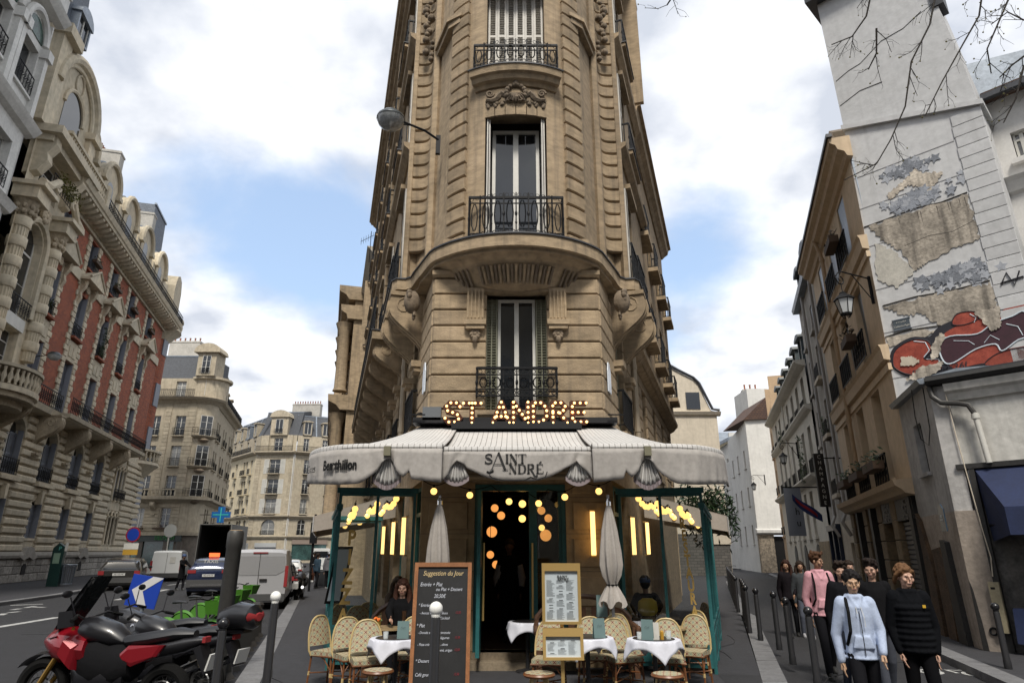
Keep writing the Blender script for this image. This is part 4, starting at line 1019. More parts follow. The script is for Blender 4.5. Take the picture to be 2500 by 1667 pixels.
for z in(2.7,6.2,11.6,16.2,21.7):
 for k,a in enumerate((-100,-55)):
  aa=R(a);RF.put('window',MB().box(-.5,.5,-.04,.1,0,2.4),M_GLASS if k else M_GREYP,26+2.33*cos(aa),2.3+2.33*sin(aa),z,rz=aa+pi/2)
courses(RF,23.7,24.8,1.8,10.5,.5,.14,[],M_STONE2,.16,9,'stone_course',.006,.06)
for k in range(17):RF.put('stone_course',cached('ringcourse',lambda:MB().lathe([(2.3,0),(2.42,.05),(2.42,.31),(2.3,.36)],0,0,20).mesh('stone_course',M_STONE2,smooth=30)),None,26,2.3,1.85+k*.512)
RF.put('rear_wall',MB().box(X0-2,26,11.7,12,0,30),M_STONE2);RF.put('end_wall',MB().box(25.6,26,2,12,0,28),M_STONE2);RF.put('flank_wall',MB().box(X0-.1,X0,.3,12,0,28),M_STONE2)
#white ornate house at the left edge
M_WST=mat('white painted stone',(.58,.575,.55),.75,var=.14,vs=1.2,streak=.12)
WH=thing('white_loggia_house','white ornate house with an arched loggia on columns at the upper left edge','building',(-30.4,40.3,0),R(105.5));WF=Frame(WH,-.9,0)
def zw(z):return 1.8+(z-1.8)*.92
wx0,wx1=-22,-12.0;wc=[-13.7,-16.7,-19.7]
rw=[dict(z0=zw(z),z1=zw(z+2.9),w=1.8,bars=3,rail=1.0,rs='scroll')for z in(2.6,7.0,11.6,15.8,20.4)]+[dict(z0=zw(26.4),z1=zw(29.4),w=1.9,bars=2,trans=0,rail=1.1,rs='scroll',ro=.1)]
bay_front(WF,wx0,wx1,0,zw(31.2),wc,rw,M_WST,.45,-1.4)
for c in wc:
 n=12;WF.put('arch_moulding',MB().tube([(c-1.15*cos(pi*k/n),-1.5,zw(30)+1.35*sin(pi*k/n))for k in range(n+1)],.2,8),M_WST,smooth=True)
 WF.put('fanlight',MB().prism([(c-.95*cos(pi*k/n),zw(29.9)+1.05*sin(pi*k/n))for k in range(n+1)],-1.45,-1.38,'y'),mat('green patterned glass',(.02,.06,.045),.2,var=.8,vs=6))
 for s in(-1,1):
  WF.put('pilaster',MB().box(c+s*1.3-.18,c+s*1.3+.18,-1.7,-1.3,zw(24.6),zw(29.6)).box(c+s*1.3-.28,c+s*1.3+.28,-1.85,-1.3,zw(29.2),zw(29.8)),M_WST)
  WF.put('wall_panel',MB().box(c+s*1.15-.14,c+s*1.15+.14,-1.5,-1.38,12,19),M_WST)
for z,o in((24.3,.55),(19.4,.35),(15,.2),(32.2,.55)):WF.put('cornice',MB().prism([(-1.35,zw(z)),(-1.4-o*.6,zw(z)+.1),(-1.4-o,zw(z)+.35),(-1.4-o-.1,zw(z)+.5),(-1.35,zw(z)+.55)],wx0,wx1+.3,'x'),M_WST)
WF.put('side_wall',MB().box(wx1-.1,wx1+.02,-1.4,10,0,zw(32)),M_WST)
WF.put('loggia_back',MB().box(wx0,wx1,.6,.8,zw(32),zw(40)),mat('tan loggia plaster',(.3,.27,.2),.9));WF.put('loggia_floor',MB().box(wx0,wx1,-1.6,.8,zw(32.4),zw(33)),M_WST)  # back wall in an even tan, darker than the white front
WF.put('parapet',MB().box(wx0,wx1,-1.8,-1.5,zw(33),zw(34.2)).box(wx0,wx1,-1.9,-1.45,zw(34.2),zw(34.4)),M_WST)
for k in range(6):
 x=-12.3-k*1.75
 WF.put('column',MB().lathe([(.36,0),(.36,.2),(.26,.3),(.22,2.4),(.34,2.6),(.38,2.75)],x,-1.65,12),M_WST,0,0,zw(34.4),smooth=35)
 n=8;cx=x-.875;WF.put('arch',MB().prism([(cx-.62*cos(pi*i/n),0+.75*sin(pi*i/n))for i in range(n+1)]+[(cx+.875,0),(cx+.875,1.3),(cx-.875,1.3),(cx-.875,0)],-1.85,-1.45,'y'),M_WST,0,0,zw(34.4)+2.75)
WF.put('loggia_roof',MB().prism([(-2.3,0),(-2.45,.3),(-2.2,.5),(.8,1.6),(.8,0)],wx0,wx1+.3,'x'),M_WST,0,0,zw(34.4)+4.05)
#pharmacy corner building
PH=thing('pharmacy_corner_building','cream stone corner building with slate roof above the green lettered pharmacy','building',(-38.6,80,0),0)
PF=Frame(PH,0,0,0)
PR=Frame(PH,0,1.6,R(105.5))
pz=20.6
prow=lambda cur=.5:[dict(z0=z,z1=z+2.5,w=1.3,rail=.95,rs='orn' if z>12 else 'bars',ro=.25,so=.45,curt=cur,bars=4,trans=.0)for z in(8.3,12.0,15.8)]
low=[dict(z0=4.5,z1=6.9,w=1.2,bars=3,curt=.3)]
bay_front(PF,-16,-1.9,3.9,pz,[-13.6,-10.2,-6.8,-3.6],prow()+low,M_STONE3,.3)
bay_front(PR,1.2,18,0,pz,[2.6,4.2,8,10,14,16],[dict(z0=z,z1=z+2.4,w=.9,rail=.9,ro=.2,so=.3,curt=.2)for z in(4.6,8.3,12,15.8)],M_STONE3,.3)
PF.put('rounded_corner',MB().lathe([(1.9,3.9),(1.9,pz)],-1.9,1.9,14,R(-95),R(25),cap=False),M_STONE3,smooth=True)
for z in(8.3,12,15.8):
 for a in(-45,):
  o=PF.put('window',win_meshes(1.5,2.6,4,0)[0],None,-1.9+1.95*cos(R(a))-.5,1.9+1.95*sin(R(a))-.55,z,rz=R(a+90));part('pane',win_meshes(1.5,2.6,4,0)[1],None,o)
 me=rail_mesh(3.4,1.0,'scroll').copy()
 for v in me.vertices:
  th=R(-45)+(v.co.x-1.7)/2.5;rr=2.5-v.co.y;v.co=Vector((-1.9+rr*cos(th),1.9+rr*sin(th),v.co.z))
 PF.put('balcony_railing',me,None,0,0,z)
 PF.put('balcony_slab',MB().lathe([(1.8,z-.3),(2.3,z-.25),(2.6,z-.05),(2.6,z),(1.8,z)],-1.9,1.9,10,R(-85),R(-5)),M_STONE3)
 PF.put('carved_bracket',MB().ball((-.55,.5,z-.55),.4,8,6,1.6,1.6,.8),M_CARVE,smooth=True)
for k in range(26):
 z=8.2+k*.48
 if z>pz-.6:break
 PF.put('stone_course',cached('phc',lambda:MB().box(-2.9,-1.75,-.07,.05,0,.44).mesh('stone_course',M_STONE3)),None,0,0,z)
 PR.put('stone_course',cached('phd',lambda:MB().box(16.6,18,-.07,.05,0,.44).mesh('stone_course',M_STONE3)),None,0,0,z)
 PF.put('stone_course',cached('phe',lambda:MB().box(-5.6,-4.9,-.07,.05,0,.44).mesh('stone_course',M_STONE3)),None,0,0,z)
def around(name,z0,prof,m):
 PF.put(name,MB().prism([(.1,z0)]+[(-o,z0+h)for o,h in prof]+[(.1,z0+prof[-1][1])],-16,-1.7,'x'),m)
 PR.put(name,MB().prism([(.1,z0)]+[(-o,z0+h)for o,h in prof]+[(.1,z0+prof[-1][1])],.3,18.3,'x'),m)
 PF.put(name,MB().lathe([(1.8,z0)]+[(1.9+o,z0+h)for o,h in prof]+[(1.8,z0+prof[-1][1])],-1.9,1.9,14,R(-92),R(20),cap=False),m,smooth=30)
around('cornice',pz-.7,[(.1,0),(.4,.3),(.8,.45),(1.0,.7)],M_STONE3)
around('balcony_slab',7.5,[(.1,0),(.5,.3),(.9,.4),(.95,.7)],M_STONE3)
around('string_course',3.7,[(.3,0),(.35,.4)],M_STONE3)
for k in range(4):railing(PF,-16+k*3.5,-12.5+k*3.5,pz,1.0,-.85,'orn')
for k in range(5):railing(PR,.8+k*3.3,4.1+k*3.3,pz,1.0,-.85,'orn')
o=PF.put('balustrade',MB().box(-16,-2.4,-.9,-.7,9.0,9.15).box(-16,-2.4,-.9,-.7,8.2,8.3),M_STONE3)
for k in range(30):part('baluster',cached('balu',None),None,o,(-15.8+k*.46,-.8,8.35),scale=(1.2,1.2,1.2))
bay_front(PF,-16,-1.9,pz,23.4,[-13.6,-9,-4.6],[dict(z0=pz+.2,z1=23,w=1.3,bars=4)],M_STONE3,.3,.6)
PF.put('attic_drum',MB().lathe([(2.2,pz),(2.2,23.2),(2.6,23.3),(2.6,23.6)],-1.6,2.6,16),M_STONE3,smooth=30)
o=PF.put('window',win_meshes(1.6,2.2,4,0)[0],None,-1.35,.42,pz+.5,rz=R(38));part('pane',win_meshes(1.6,2.2,4,0)[1],None,o)
mansard(PF,-16,-3,23.4,3.4,mat('dark slate',(.055,.06,.07),.7,var=.3,vs=4,bump=.3),1.3,10,.6)
mansard(PR,3,18,21.0,4.6,MATS['dark slate'],1.8,8,.6)
PF.put('corner_dormer',MB().box(-2.6,-.2,-.1,2.5,23.6,26.8),M_STONE3)
PF.put('dormer_hood',MB().prism([(-3.1,26.7)]+[(-1.4-1.7*cos(pi*k/8),26.8+1.15*sin(pi*k/8))for k in range(9)]+[(.3,26.7)],-.5,2.2,'y'),M_STONE3)
window(PF,-1.95,-.85,23.9,26.3,-.18,4);railing(PF,-2.1,-.7,23.8,.7,-.4,'bars')
for c in(6,10,14):dormer(PR,c,21.4,1.5,2.2,.4,M_STONE3)
chimney(PF,-9,4,26.5,4.2,1.2,3.2,6);chimney(PR,17,2,24,.9,2.5,4.2,3)
PF.put('corner_shop_front',MB().lathe([(1.86,0),(1.86,3.95)],-1.9,1.9,14,R(-95),R(25),cap=False),mat('dark stone shop corner',(.12,.10,.08),.8,var=.3,vs=2),smooth=True);PR.put('street_wall',MB().box(.2,1.3,-.02,.2,0,4),MATS['dark stone shop corner'])
M_SHOP=mat('dark grey green shopfront',(.035,.045,.042),.5)
PF.put('shop_front',MB().box(-16,-1.2,-.12,.3,0,.5).box(-16,-1.2,-.2,.3,3.0,3.8),M_SHOP)
for x in(-14.6,-12.4,-9.2,-6.2,-3.2,-1.6):PF.put('shop_pillar',MB().box(x,x+.55,-.14,.3,.5,3.0),mat('brown shop pillar',(.09,.075,.06),.6))
for a,b in((-14.1,-12.4),(-11.9,-9.2),(-8.7,-6.2),(-5.7,-3.2),(-2.7,-1.6)):PF.put('shop_window',MB().box(a,b,.05,.1,.5,3.0),mat('green tinted glass',(.04,.09,.085),.08,spec=.8,var=.6,vs=.8))
M_GRL=mat('green letters',(.02,.16,.03),.5)
for t,x,s_ in(('LABORATOIRE',-9.6,.75),('DELPECH',-3.1,.72)):PF.put('shop_lettering',text_mesh(t,s_,.03,'CENTER',sx=.8,m=M_GRL),None,x,-.24,3.4)
PF.put('shop_emblem',MB().box(-6.6,-6.3,-.25,-.2,3.15,3.65).box(-6.75,-6.15,-.25,-.2,3.3,3.5),M_GRL)
for c in(-13.6,-10.2,-6.8,-3.6):flower_box(PF,c-1,c+1,-.45,4.6,int(c*3),mat('red geraniums',(.2,.02,.02),.8,var=.5,vs=5,col2=(.03,.06,.02)))
for c in(-12,-8.6,-5.1):PF.put('console',console_mesh(.7,1.3,.45,M_STONE3),None,c,0,7.5)
for k in range(6):courses(PF,-16,-1.9,4.2,7.4,.42,.06,[(c-.75,c+.75,4.4,7.0)for c in(-13.6,-10.2,-6.8,-3.6)],M_STONE3,.07)if k==0 else None
PH2=thing('street_name_plate','blue enamel street name plate beside the flower boxes over the pharmacy','sign',(-38.6-8.5,79.88,5.0))
part('plate',MB().box(-.5,.5,-.06,.0,0,.7).prism([(-.5,.7),(.5,.7),(.2,.95),(-.2,.95)],-.06,0,'y'),mat('blue enamel',(.02,.05,.2),.3),PH2);part('lettering',text_mesh('RUE DANTON',.15,.004,m=M_WHITEP),None,PH2,(0,-.07,.4))
pc=PY(540,1256,70);CR=thing('pharmacy_cross','blue and green lit pharmacy cross sign hanging over the street','sign',pc);CR.scale=(.75,)*3
part('cross_panel',MB().prism([(-.45,-1.1),(.45,-1.1),(.45,-.4),(1.3,-.4),(1.3,.4),(.45,.4),(.45,1.1),(-.45,1.1),(-.45,.4),(-1.3,.4),(-1.3,-.4),(-.45,-.4)],-.15,.15,'y'),mat('blue sign panel',(.01,.08,.25),.3,emit=(.02,.15,.4),es=.1),CR)
part('lit_tube',MB().box(-.05,.05,-.2,-.15,-.95,.95).box(-1.1,1.1,-.2,-.15,-.05,.05),mat('lit green tube',(.05,.35,.3),.3,emit=(.1,.9,.5),es=.1),CR)
part('bracket',MB().box(-3,-1.3,-.04,.04,-.04,.04),M_IRON,CR)
#building closing the left street
EB=thing('mansard_corner_building','cream stone corner building with dark mansard roofs and chimney pots closing the left street','building',(-42.5,115,0),0)
EF=Frame(EB,0,0,R(-4));EL=Frame(EB,-3.5,.2,R(-48));ER=Frame(EB,3.6,-.2,R(30))
ez=19.0
def er(w,cur=.3,rs='bars',sh=None):return[dict(z0=z,z1=z+2.5,w=w,rail=.95,rs=rs,ro=.5,so=.7,curt=cur,bars=3,trans=.7,shut=sh)for z in(8.2,11.6,15.1)]+[dict(z0=4.6,z1=7.2,w=w*1.2,arch=w*.5,rail=.7)]
bay_front(EF,-3.5,3.6,0,ez,[0],er(2.0,.2,'orn','open'),M_STONE3,.35,extra=[(-1.9,1.9,0,3.2)])
bay_front(EL,-22,0,0,ez,[-2,-4.4,-5.6,-9.5,-13,-16,-19],er(.95),mat('sunlit tint limestone',(.5,.43,.3),.9,var=.18,vs=.6,streak=.15),.3)  # left face: sunlight put into the colour as a brighter copy of the stone
bay_front(ER,0,50,0,ez,[2.2,6.2,8.6,11,14.5,17,20.5,23,26,30,33,37,41,45],er(1.1,.3,'orn'),M_STONE3,.3)
for F,a,b in((EF,-3.6,3.7),(EL,-22,.1),(ER,-.1,50)):
 for z,o in((ez-.6,.8),(7.3,.55),(3.9,.4)):F.put('cornice',MB().prism([(.05,z),(-o*.5,z+.1),(-o,z+.4),(-o,z+.6),(.05,z+.6)],a,b,'x'),M_STONE3)
 k=a
 while k<b-3:railing(F,k,k+3.4,ez,.95,-.7,'orn');k+=3.45
 bay_front(F,a+.3,b-.3,ez,22.0,[a+1.9+i*3.4 for i in range(int((b-a-1)/3.4))]if F is not EF else[0],[dict(z0=ez+.2,z1=21.5,w=1.6 if F is EF else 1.0)],M_STONE3,.25,.5)
 M_=MATS['dark slate']
 mansard(F,a+.2,b-.2,22.0,4.0 if F is not EF else 4.6,M_,1.7,7,.6)
 if F is not EF:
  i=a+1.9
  while i<b-1:dormer(F,i,22.1,1.5,2.4,.3,M_STONE3 if int(i)%2 else M_ZINC);i+=3.4
  i=a+3.6
  while i<b-1:F.put('roof_ridge',MB().prism([(.5,22),(2.2,26.1),(2.5,26.1),(.8,22)],i-.12,i+.12,'x'),M_ZINC);i+=3.4
EF.put('central_gable',MB().box(-1.6,1.6,.1,3,22,25.4).prism([(-1.9,25.3)]+[(-1.8*cos(pi*k/8),25.5+1.1*sin(pi*k/8))for k in range(9)]+[(1.9,25.3)],-.2,2,'y'),M_STONE3)
window(EF,-.7,.7,22.4,24.9,.0,2);railing(EF,-.8,.8,22.3,.8,-.2,'bars')
for s in(-1,1):EF.put('attic_pier',MB().box(s*2.2-.5,s*2.2+.5,.2,1,ez,22),M_STONE3)
chimney(EF,-.5,6,24.5,5.5,1.2,4.6,11);chimney(EL,-8,5,24.5,4,1,3,6);chimney(ER,9,5,24,5,1,3.6,9);chimney(ER,20,6,24,10,1.2,4.8,8,mat('stained party wall',(.4,.35,.3),.95,var=.3,vs=.6,streak=.3))
for k in range(30):
 z=4.3+k*.5
 if z>ez-1:break
 for x in(-3.5,2.7):EF.put('stone_course',cached('efc',lambda:MB().box(0,.85,-.07,.05,0,.44).mesh('stone_course',M_STONE3)),None,x,0,z)
EF.put('drain_pipe',MB().tube([(3.45,-.15,.2),(3.45,-.15,ez)],.09,6),M_WHITEP)
EF.put('shop_sign',MB().box(-1.9,1.9,-.15,.1,2.6,3.3),mat('pale grey shop sign',(.35,.36,.36),.5));EF.put('shop_window',MB().box(-1.9,1.9,.1,.2,0,2.6),M_GLASS)
for k in range(6):
 ER.put('shop_window',MB().box(1+k*7.2,6.9+k*7.2,-.05,.05,.5,3.1),MATS['green tinted glass']);ER.put('shop_fascia',MB().box(.9+k*7.2,7+k*7.2,-.2,.05,3.1,3.8),mat('pinkish shop fascia',(.22,.17,.14),.7))
NB=thing('narrow_cream_house','narrow cream painted house with shutters beyond the corner building on the left street','building',(.08-1.6,11.65,0),R(-74.5));NF=Frame(NB)
bay_front(NF,-27.2,-20.6,0,17.4,[-21.8,-24,-26.2],[dict(z0=z,z1=z+2.1,w=1.0,shut='open')for z in(4.2,7.4,10.6,13.8)],mat('cream white plaster',(.5,.47,.41),.9,var=.15,vs=1,streak=.15),.2,-.5)
NF.put('side_wall',MB().box(-20.7,-20.6,-.5,6,0,17.4),MATS['cream white plaster']);moulding(NF,'cornice',-27.2,-20.5,[(.55,0),(.8,.3),(.9,.4)],MATS['cream white plaster'],17.2)
CB=thing('columned_building','stone building with tall fluted columns and heavy cornices far along the left street','building',(.08-1.6,11.65,0),R(-74.5));CFm=Frame(CB)
bay_front(CFm,-50,-27.3,0,17,[-29.5-2.8*k for k in range(7)],[dict(z0=z,z1=z+2.3,w=1.1,rail=.9,ro=.3)for z in(4.2,7.6,10.6,14)],M_STONE,.3,-1.2)
CFm.put('end_wall',MB().box(-27.4,-27.3,-1.2,6,0,17),M_STONE)
for x in(-28,-31,-34,-37):
 for z0,z1 in((3.8,9.8),(11.2,15.6)):CFm.put('column',MB().lathe([(.45,z0),(.36,z0+.2),(.33,z1-.8),(.55,z1-.1),(.58,z1)],x,-1.7,12),M_STONE,smooth=True)
for z,o in((9.9,1.1),(15.7,.8),(17,1)):moulding(CFm,'cornice',-50,-27.1,[(1.6,0),(1.2+o*.6,.3),(1.2+o,.5),(1.25+o,.9)],M_STONE,z)
CFm.put('attic',MB().box(-50,-27.4,-.6,6,17.9,20),M_ZINC)
#cream gable building behind, right of the corner building
GB=thing('cream_gable_building','plain cream plaster gable end behind the corner building, above the right awning','building',(12,54,0));GF=Frame(GB)
M_CRP=mat('cream plaster',(.52,.46,.37),.9,var=.12,vs=.7,streak=.18)
GF.put('gable_wall',MB().prism([(-4,0),(5.65,0),(5.65,13.3),(5.2,13.4),(4.3,15.8),(3.9,16.2),(2.6,16.9),(-4,21)],0,10,'y'),M_CRP)
GF.put('roof_edge',MB().tube([(-4,-.1,21.1),(2.6,-.1,17),(3.9,-.1,16.3),(4.35,-.1,15.8),(5.3,-.1,13.5),(5.9,-.1,13.4)],.13,5),M_LEAD)
GF.put('cornice',MB().prism([(.05,12.9),(-.2,13.0),(-.35,13.25),(.05,13.3)],-4,5.95,'x'),M_CRP)
GF.put('window',MB().box(3.1,4.3,-.06,.05,13.5,15.0),M_GLASS)
GF.put('brick_plinth',MB().box(-4,5.6,-.1,.0,0,3.2),mat('dark old masonry',(.12,.11,.10),.95,kind='brick',c2=(.08,.075,.07),cm=(.05,.05,.045),bw=.5,bh=.22,bump=.4,bs=15,mortar=.02))
GF.put('boarded_door',MB().box(4.3,5.7,-.2,0,2.4,5.0),M_CRP)
#right street row
M_TAN=mat('tan painted render',(.62,.49,.34),.88,var=.14,vs=.7,bump=.15,bs=10,streak=.22,sc=(.16,.12,.08),col2=(.48,.36,.24))
TB=thing('tan_rendered_building','tan rendered building with iron window guards next to the peeling graffiti wall','building',(9.1,13.5,0),R(-108.3));TF=Frame(TB)
tc_=[-5.0,-7.55,-10.2]
trow=[dict(z0=3.75,z1=6.25,w=1.15,curt=.1),dict(z0=7.15,z1=9.5,w=1.15,curt=.2,so=.0,sill=0),dict(z0=10.4,z1=12.6,w=1.15,curt=.6,sill=0,bars=2,trans=0)]
bay_front(TF,-12.3,-2.7,3.4,13.4,tc_,trow,M_TAN,.4)
for z in(3.55,7.15,10.4):
 for c in tc_:railing(TF,c-.85,c+.85,z,.85,-.2,'cross')
for z,h in((6.75,.3),(10.0,.3)):TF.put('ledge',MB().prism([(.05,z-.15),(-.12,z-.1),(-.15,z+h-.1),(-.2,z+h),(.05,z+h)],-12.3,-2.7,'x'),M_TAN)
for z in(6.35,9.62):TF.put('band',MB().box(-12.3,-2.7,-.05,.05,z,z+.18),M_TAN)
TF.put('cornice',MB().prism([(.05,12.75),(-.1,12.8),(-.15,12.95),(-.32,13.05),(-.36,13.2),(-.5,13.3),(-.52,13.45),(.05,13.45)],-12.4,-2.5,'x'),M_TAN)
TF.put('gutter',MB().box(-12.4,-2.4,-.58,-.42,13.45,13.56),M_LEAD)
for c in(-6.2,-10.5):TF.put('attic_dormer',MB().prism([(c-.7,13.4),(c+.7,13.4),(c+.7,15.6),(c+.2,16),(c-.7,15.8)],.3,3,'y'),M_TAN);TF.put('dormer_opening',MB().box(c-.4,c+.4,.24,.34,13.9,15.3),M_BLACK)
TF.put('roof',MB().prism([(.0,13.4),(3,15.2),(8,15.6),(8,0),(.5,0)],-12.3,-2.7,'x'),M_ZINC)
mb=MB();q=-8.75;mb.tube([(q,-.3,13.1),(q,-.18,12.6),(q,-.13,12.3),(q,-.13,3.3)],.075,8)
TF.put('drain_pipe',mb,mat('tan pipe paint',(.36,.25,.15),.5),smooth=True)
for z in(12.2,10.9,9.1,6.1,4.5):TF.put('pipe_collar',MB().lathe([(.095,z),(.1,z+.06),(.095,z+.12)],q,-.13,8),MATS['tan pipe paint'])
for c,sd in((-5.0,31),(-7.55,32),(-10.2,33)):flower_box(TF,c-.8,c+.8,-.38,4.2,sd)
flower_box(TF,-5.6,-4.6,-.42,8.0,35,mat('dry twig plants',(.05,.04,.025),.9));flower_box(TF,-5.7,-4.6,-.42,11.3,36,MATS['dry twig plants'])
M_SHOPB=mat('blackened shop timber',(.02,.019,.018),.6,var=.4,vs=3);M_OLDST=mat('old shop stone',(.2,.15,.09),.9,var=.35,vs=1.5,bump=.5,bs=15)
TF.put('shop_cornice',MB().prism([(.05,3.15),(-.2,3.2),(-.28,3.3),(-.4,3.38),(-.45,3.52),(.05,3.56)],-12.3,-2.7,'x'),M_TAN)
TF.put('shop_front',MB().box(-12.3,-2.7,.25,.35,0,3.2),M_BLACK)
for x,w,m_ in((-3.5,.3,M_SHOPB),(-5.5,.6,M_OLDST),(-7.4,.7,M_OLDST),(-8.6,.35,M_SHOPB),(-9.7,.6,M_OLDST),(-11,.3,M_SHOPB),(-12.2,.6,M_OLDST)):
 if m_ is M_OLDST:
  for k in range(6):TF.put('stone_block',MB().block(x,x+w,-.04,.3,k*.53,k*.53+.51,.02),m_)
 else:TF.put('shop_post',MB().box(x,x+w,-.05,.3,0,3.15),m_)
rs_=TF.put('roller_shutter',MB().box(-4.75,-3.2,.1,.2,.15,2.55),mat('grey steel shutter',(.09,.09,.095),.5,.6))
for k in range(20):part('slat',cached('rslat',lambda:MB().prism([(.1,0),(.07,.03),(.07,.1),(.1,.115)],-4.75,-3.2,'x').mesh('slat',MATS['grey steel shutter'])),None,rs_,(0,0,.17+k*.12))
TF.put('shop_sign_board',MB().box(-6.9,-3.1,-.02,.26,2.6,3.15),M_SHOPB)
for x in(-4.0,-6.2):
 mb=MB()
 for r_ in range(4):
  for c in range(4):
   if(r_+c)%2==0:mb.ring((x+c*.16,-.04,2.68+r_*.12),.045,.008,n=8,m=3)
 TF.put('sign_ornament',mb,mat('dull silver letters',(.2,.2,.2),.5),kind='stuff')
def lantern(name,label,base,rz,s=1.0,group=None):
 t=thing(name,label,'street lamp',base,rz,group)
 mb=MB();mb.box(-.03,.03,-.03,.03,-.7,.12);mb.tube([(0,0,.05),(-1.1*s,0,.05),(-1.25*s,0,0),(-1.36*s,0,-.12)],.02,6);mb.tube([(0,0,-.6),(-.7*s,0,.03)],.014,5)
 spiral(mb,(-1.2*s,0,-.2*s),.17*s,.02,1.4,1,16,'y',R(170));mb.tube([(-1.2*s,0,-.28*s),(-1.2*s,0,-.55*s)],.012,5)
 part('bracket',mb,M_IRON,t,smooth=True)
 z=-.55*s;hd=MB();hd.lathe([(.02,z),(.09*s,z-.04),(.09*s,z-.07),(.25*s,z-.2*s),(.27*s,z-.24*s)],-1.2*s,0,6)
 for k in range(6):
  a=2*pi*k/6;hd.tube([(-1.2*s+.23*s*cos(a),.23*s*sin(a),z-.24*s),(-1.2*s+.13*s*cos(a),.13*s*sin(a),z-.66*s),(-1.2*s+.06*s*cos(a),.06*s*sin(a),z-.76*s)],.012,4)
 hd.lathe([(.145*s,z-.62*s),(.145*s,z-.66*s)],-1.2*s,0,6)
 l=part('lantern_cage',hd,M_IRON,t)
 part('lantern_glass',MB().lathe([(.22*s,z-.25*s),(.125*s,z-.65*s)],-1.2*s,0,6),mat('milky lantern glass',(.5,.52,.53),.3,spec=.6),l);return t
lp=GP(0,0);a_,b_=TF.at(-3.1,0,9.55)[:2]
def w_at(F,obj,x,y,z):
 c,s=cos(obj.rotation_euler.z),sin(obj.rotation_euler.z);return(obj.location.x+x*c-y*s,obj.location.y+x*s+y*c,z)
lantern('wall_lantern','black iron lantern hanging from a scroll bracket near the top of the tan building',w_at(TF,TB,-2.95,-.05,9.0),R(25),1.0)
M_GREYR=mat('grey rendered wall',(.4,.37,.33),.9,var=.22,vs=.8,streak=.35,bump=.15,bs=12)
GH=thing('narrow_grey_house','narrow grey rendered house with drain pipes between the tan and the cream buildings','building',(9.1,13.5,0),R(-108.3));GHF=Frame(GH)
bay_front(GHF,-18.6,-12.4,3.0,13.6,[-14.6,-17.4],[dict(z0=4.1,z1=5.7,w=.95),dict(z0=6.6,z1=8.2,w=.95),dict(z0=9.1,z1=10.7,w=.95),dict(z0=11.4,z1=12.6,w=.8)],M_GREYR,.25,.1)
bay_front(GHF,-18.6,-12.4,0,3.0,[-13.2],[dict(z0=.2,z1=2.15,w=.8)],M_CRP,.2,.05,extra=[(-16.9,-15.6,0,2.7),(-18.4,-17.2,0,2.6)])
for x in(-16.9,-18.4):GHF.put('blue_door',MB().box(x,x+1.25,.1,.2,0,2.7),mat('navy painted door',(.012,.02,.05),.4));GHF.put('door_case',MB().box(x-.1,x,-.1,.2,0,2.75).box(x+1.25,x+1.35,-.1,.2,0,2.75).box(x-.15,x+1.4,-.15,.2,2.7,2.95),MATS['navy painted door'])
for x in(-13.0,-15.9):GHF.put('drain_pipe',MB().tube([(x,-.05,13.5),(x,-.05,3.3),(x+.3,-.25,2.9),(x+.5,-.05,2.4)],.07,8),mat('grey pipe paint',(.28,.26,.24),.5),smooth=True)
for z in(4.1,6.6,9.1):railing(GHF,-15.2,-14.0,z,.6,-.1,'bars');GHF.put('window_sill',MB().box(-15.3,-13.9,-.15,.1,z-.16,z),M_CRP)
GHF.put('roof',MB().prism([(.1,13.6),(-.2,13.6),(-.25,13.8),(2.5,15.5),(7,15.5),(7,0),(.6,0)],-18.6,-12.3,'x'),M_ZINC);dormer(GHF,-14,13.8,1.2,1.4,.1,M_LEAD);dormer(GHF,-17,13.8,1.2,1.4,.1,M_LEAD)
plants(GHF,-15.2,-14.2,-.1,6.8,.6,41)
M_CREAM=mat('cream white render',(.6,.57,.5),.9,var=.12,vs=.7,streak=.14)
CD=thing('cream_dormer_building','cream rendered building with a row of dark dormers in the middle of the right street','building',(14.97,31.25,0),R(-106.3));CDF=Frame(CD)
cc_=[-1.6,-3.9,-6.1,-8.6,-10.8,-13.2,-15.6]
bay_front(CDF,-18.2,0,0,11.2,cc_,[dict(z0=2.6,z1=4.9,w=.95,cols=cc_[1:]),dict(z0=5.5,z1=8.0,w=.95,rail=.8,so=.4),dict(z0=8.9,z1=10.6,w=.95,rail=.4,ro=.15)],M_CREAM,.28)
for z,o in((5.15,.45),(8.55,.3),(10.85,.5)):CDF.put('cornice',MB().prism([(.05,z),(-o*.6,z+.1),(-o,z+.25),(-o,z+.33),(.05,z+.35)],-18.2,0,'x'),M_CREAM)
for k,x in enumerate((-3.9,-8.6,-13.2)):CDF.put('arched_entrance',MB().prism([(x-.6,0),(x+.6,0),(x+.6,1.6)]+[(x+.6*cos(pi*i/8),1.6+.6*sin(pi*i/8))for i in range(9)]+[(x-.6,1.6)],-.04,.1,'y'),M_SHOPB)
CDF.put('shop_front',MB().box(-3.2,-.3,-.06,.1,0,2.3),mat('tan stone shopfront',(.3,.23,.14),.8,var=.3,vs=2));CDF.put('roof',MB().prism([(.2,11.2),(1.4,13.2),(7,14),(7,0),(.5,0)],-18.2,0,'x'),MATS['dark slate'])
for x in cc_[:6]:dormer(CDF,x,11.2,1.15,1.5,.15,mat('dark green dormer',(.04,.055,.06),.5))
CDF.put('drain_pipe',MB().tube([(-9.8,-.12,10.8),(-9.8,-.12,.2)],.06,6),M_CREAM)
plants(CDF,-3.0,-2.4,-.4,5.3,2.4,51,None,120);plants(CDF,-11.6,-10.4,-.3,8.6,.9,52,None,50)
M_PEACH=mat('peach render',(.5,.36,.23),.9,var=.12,vs=.8)
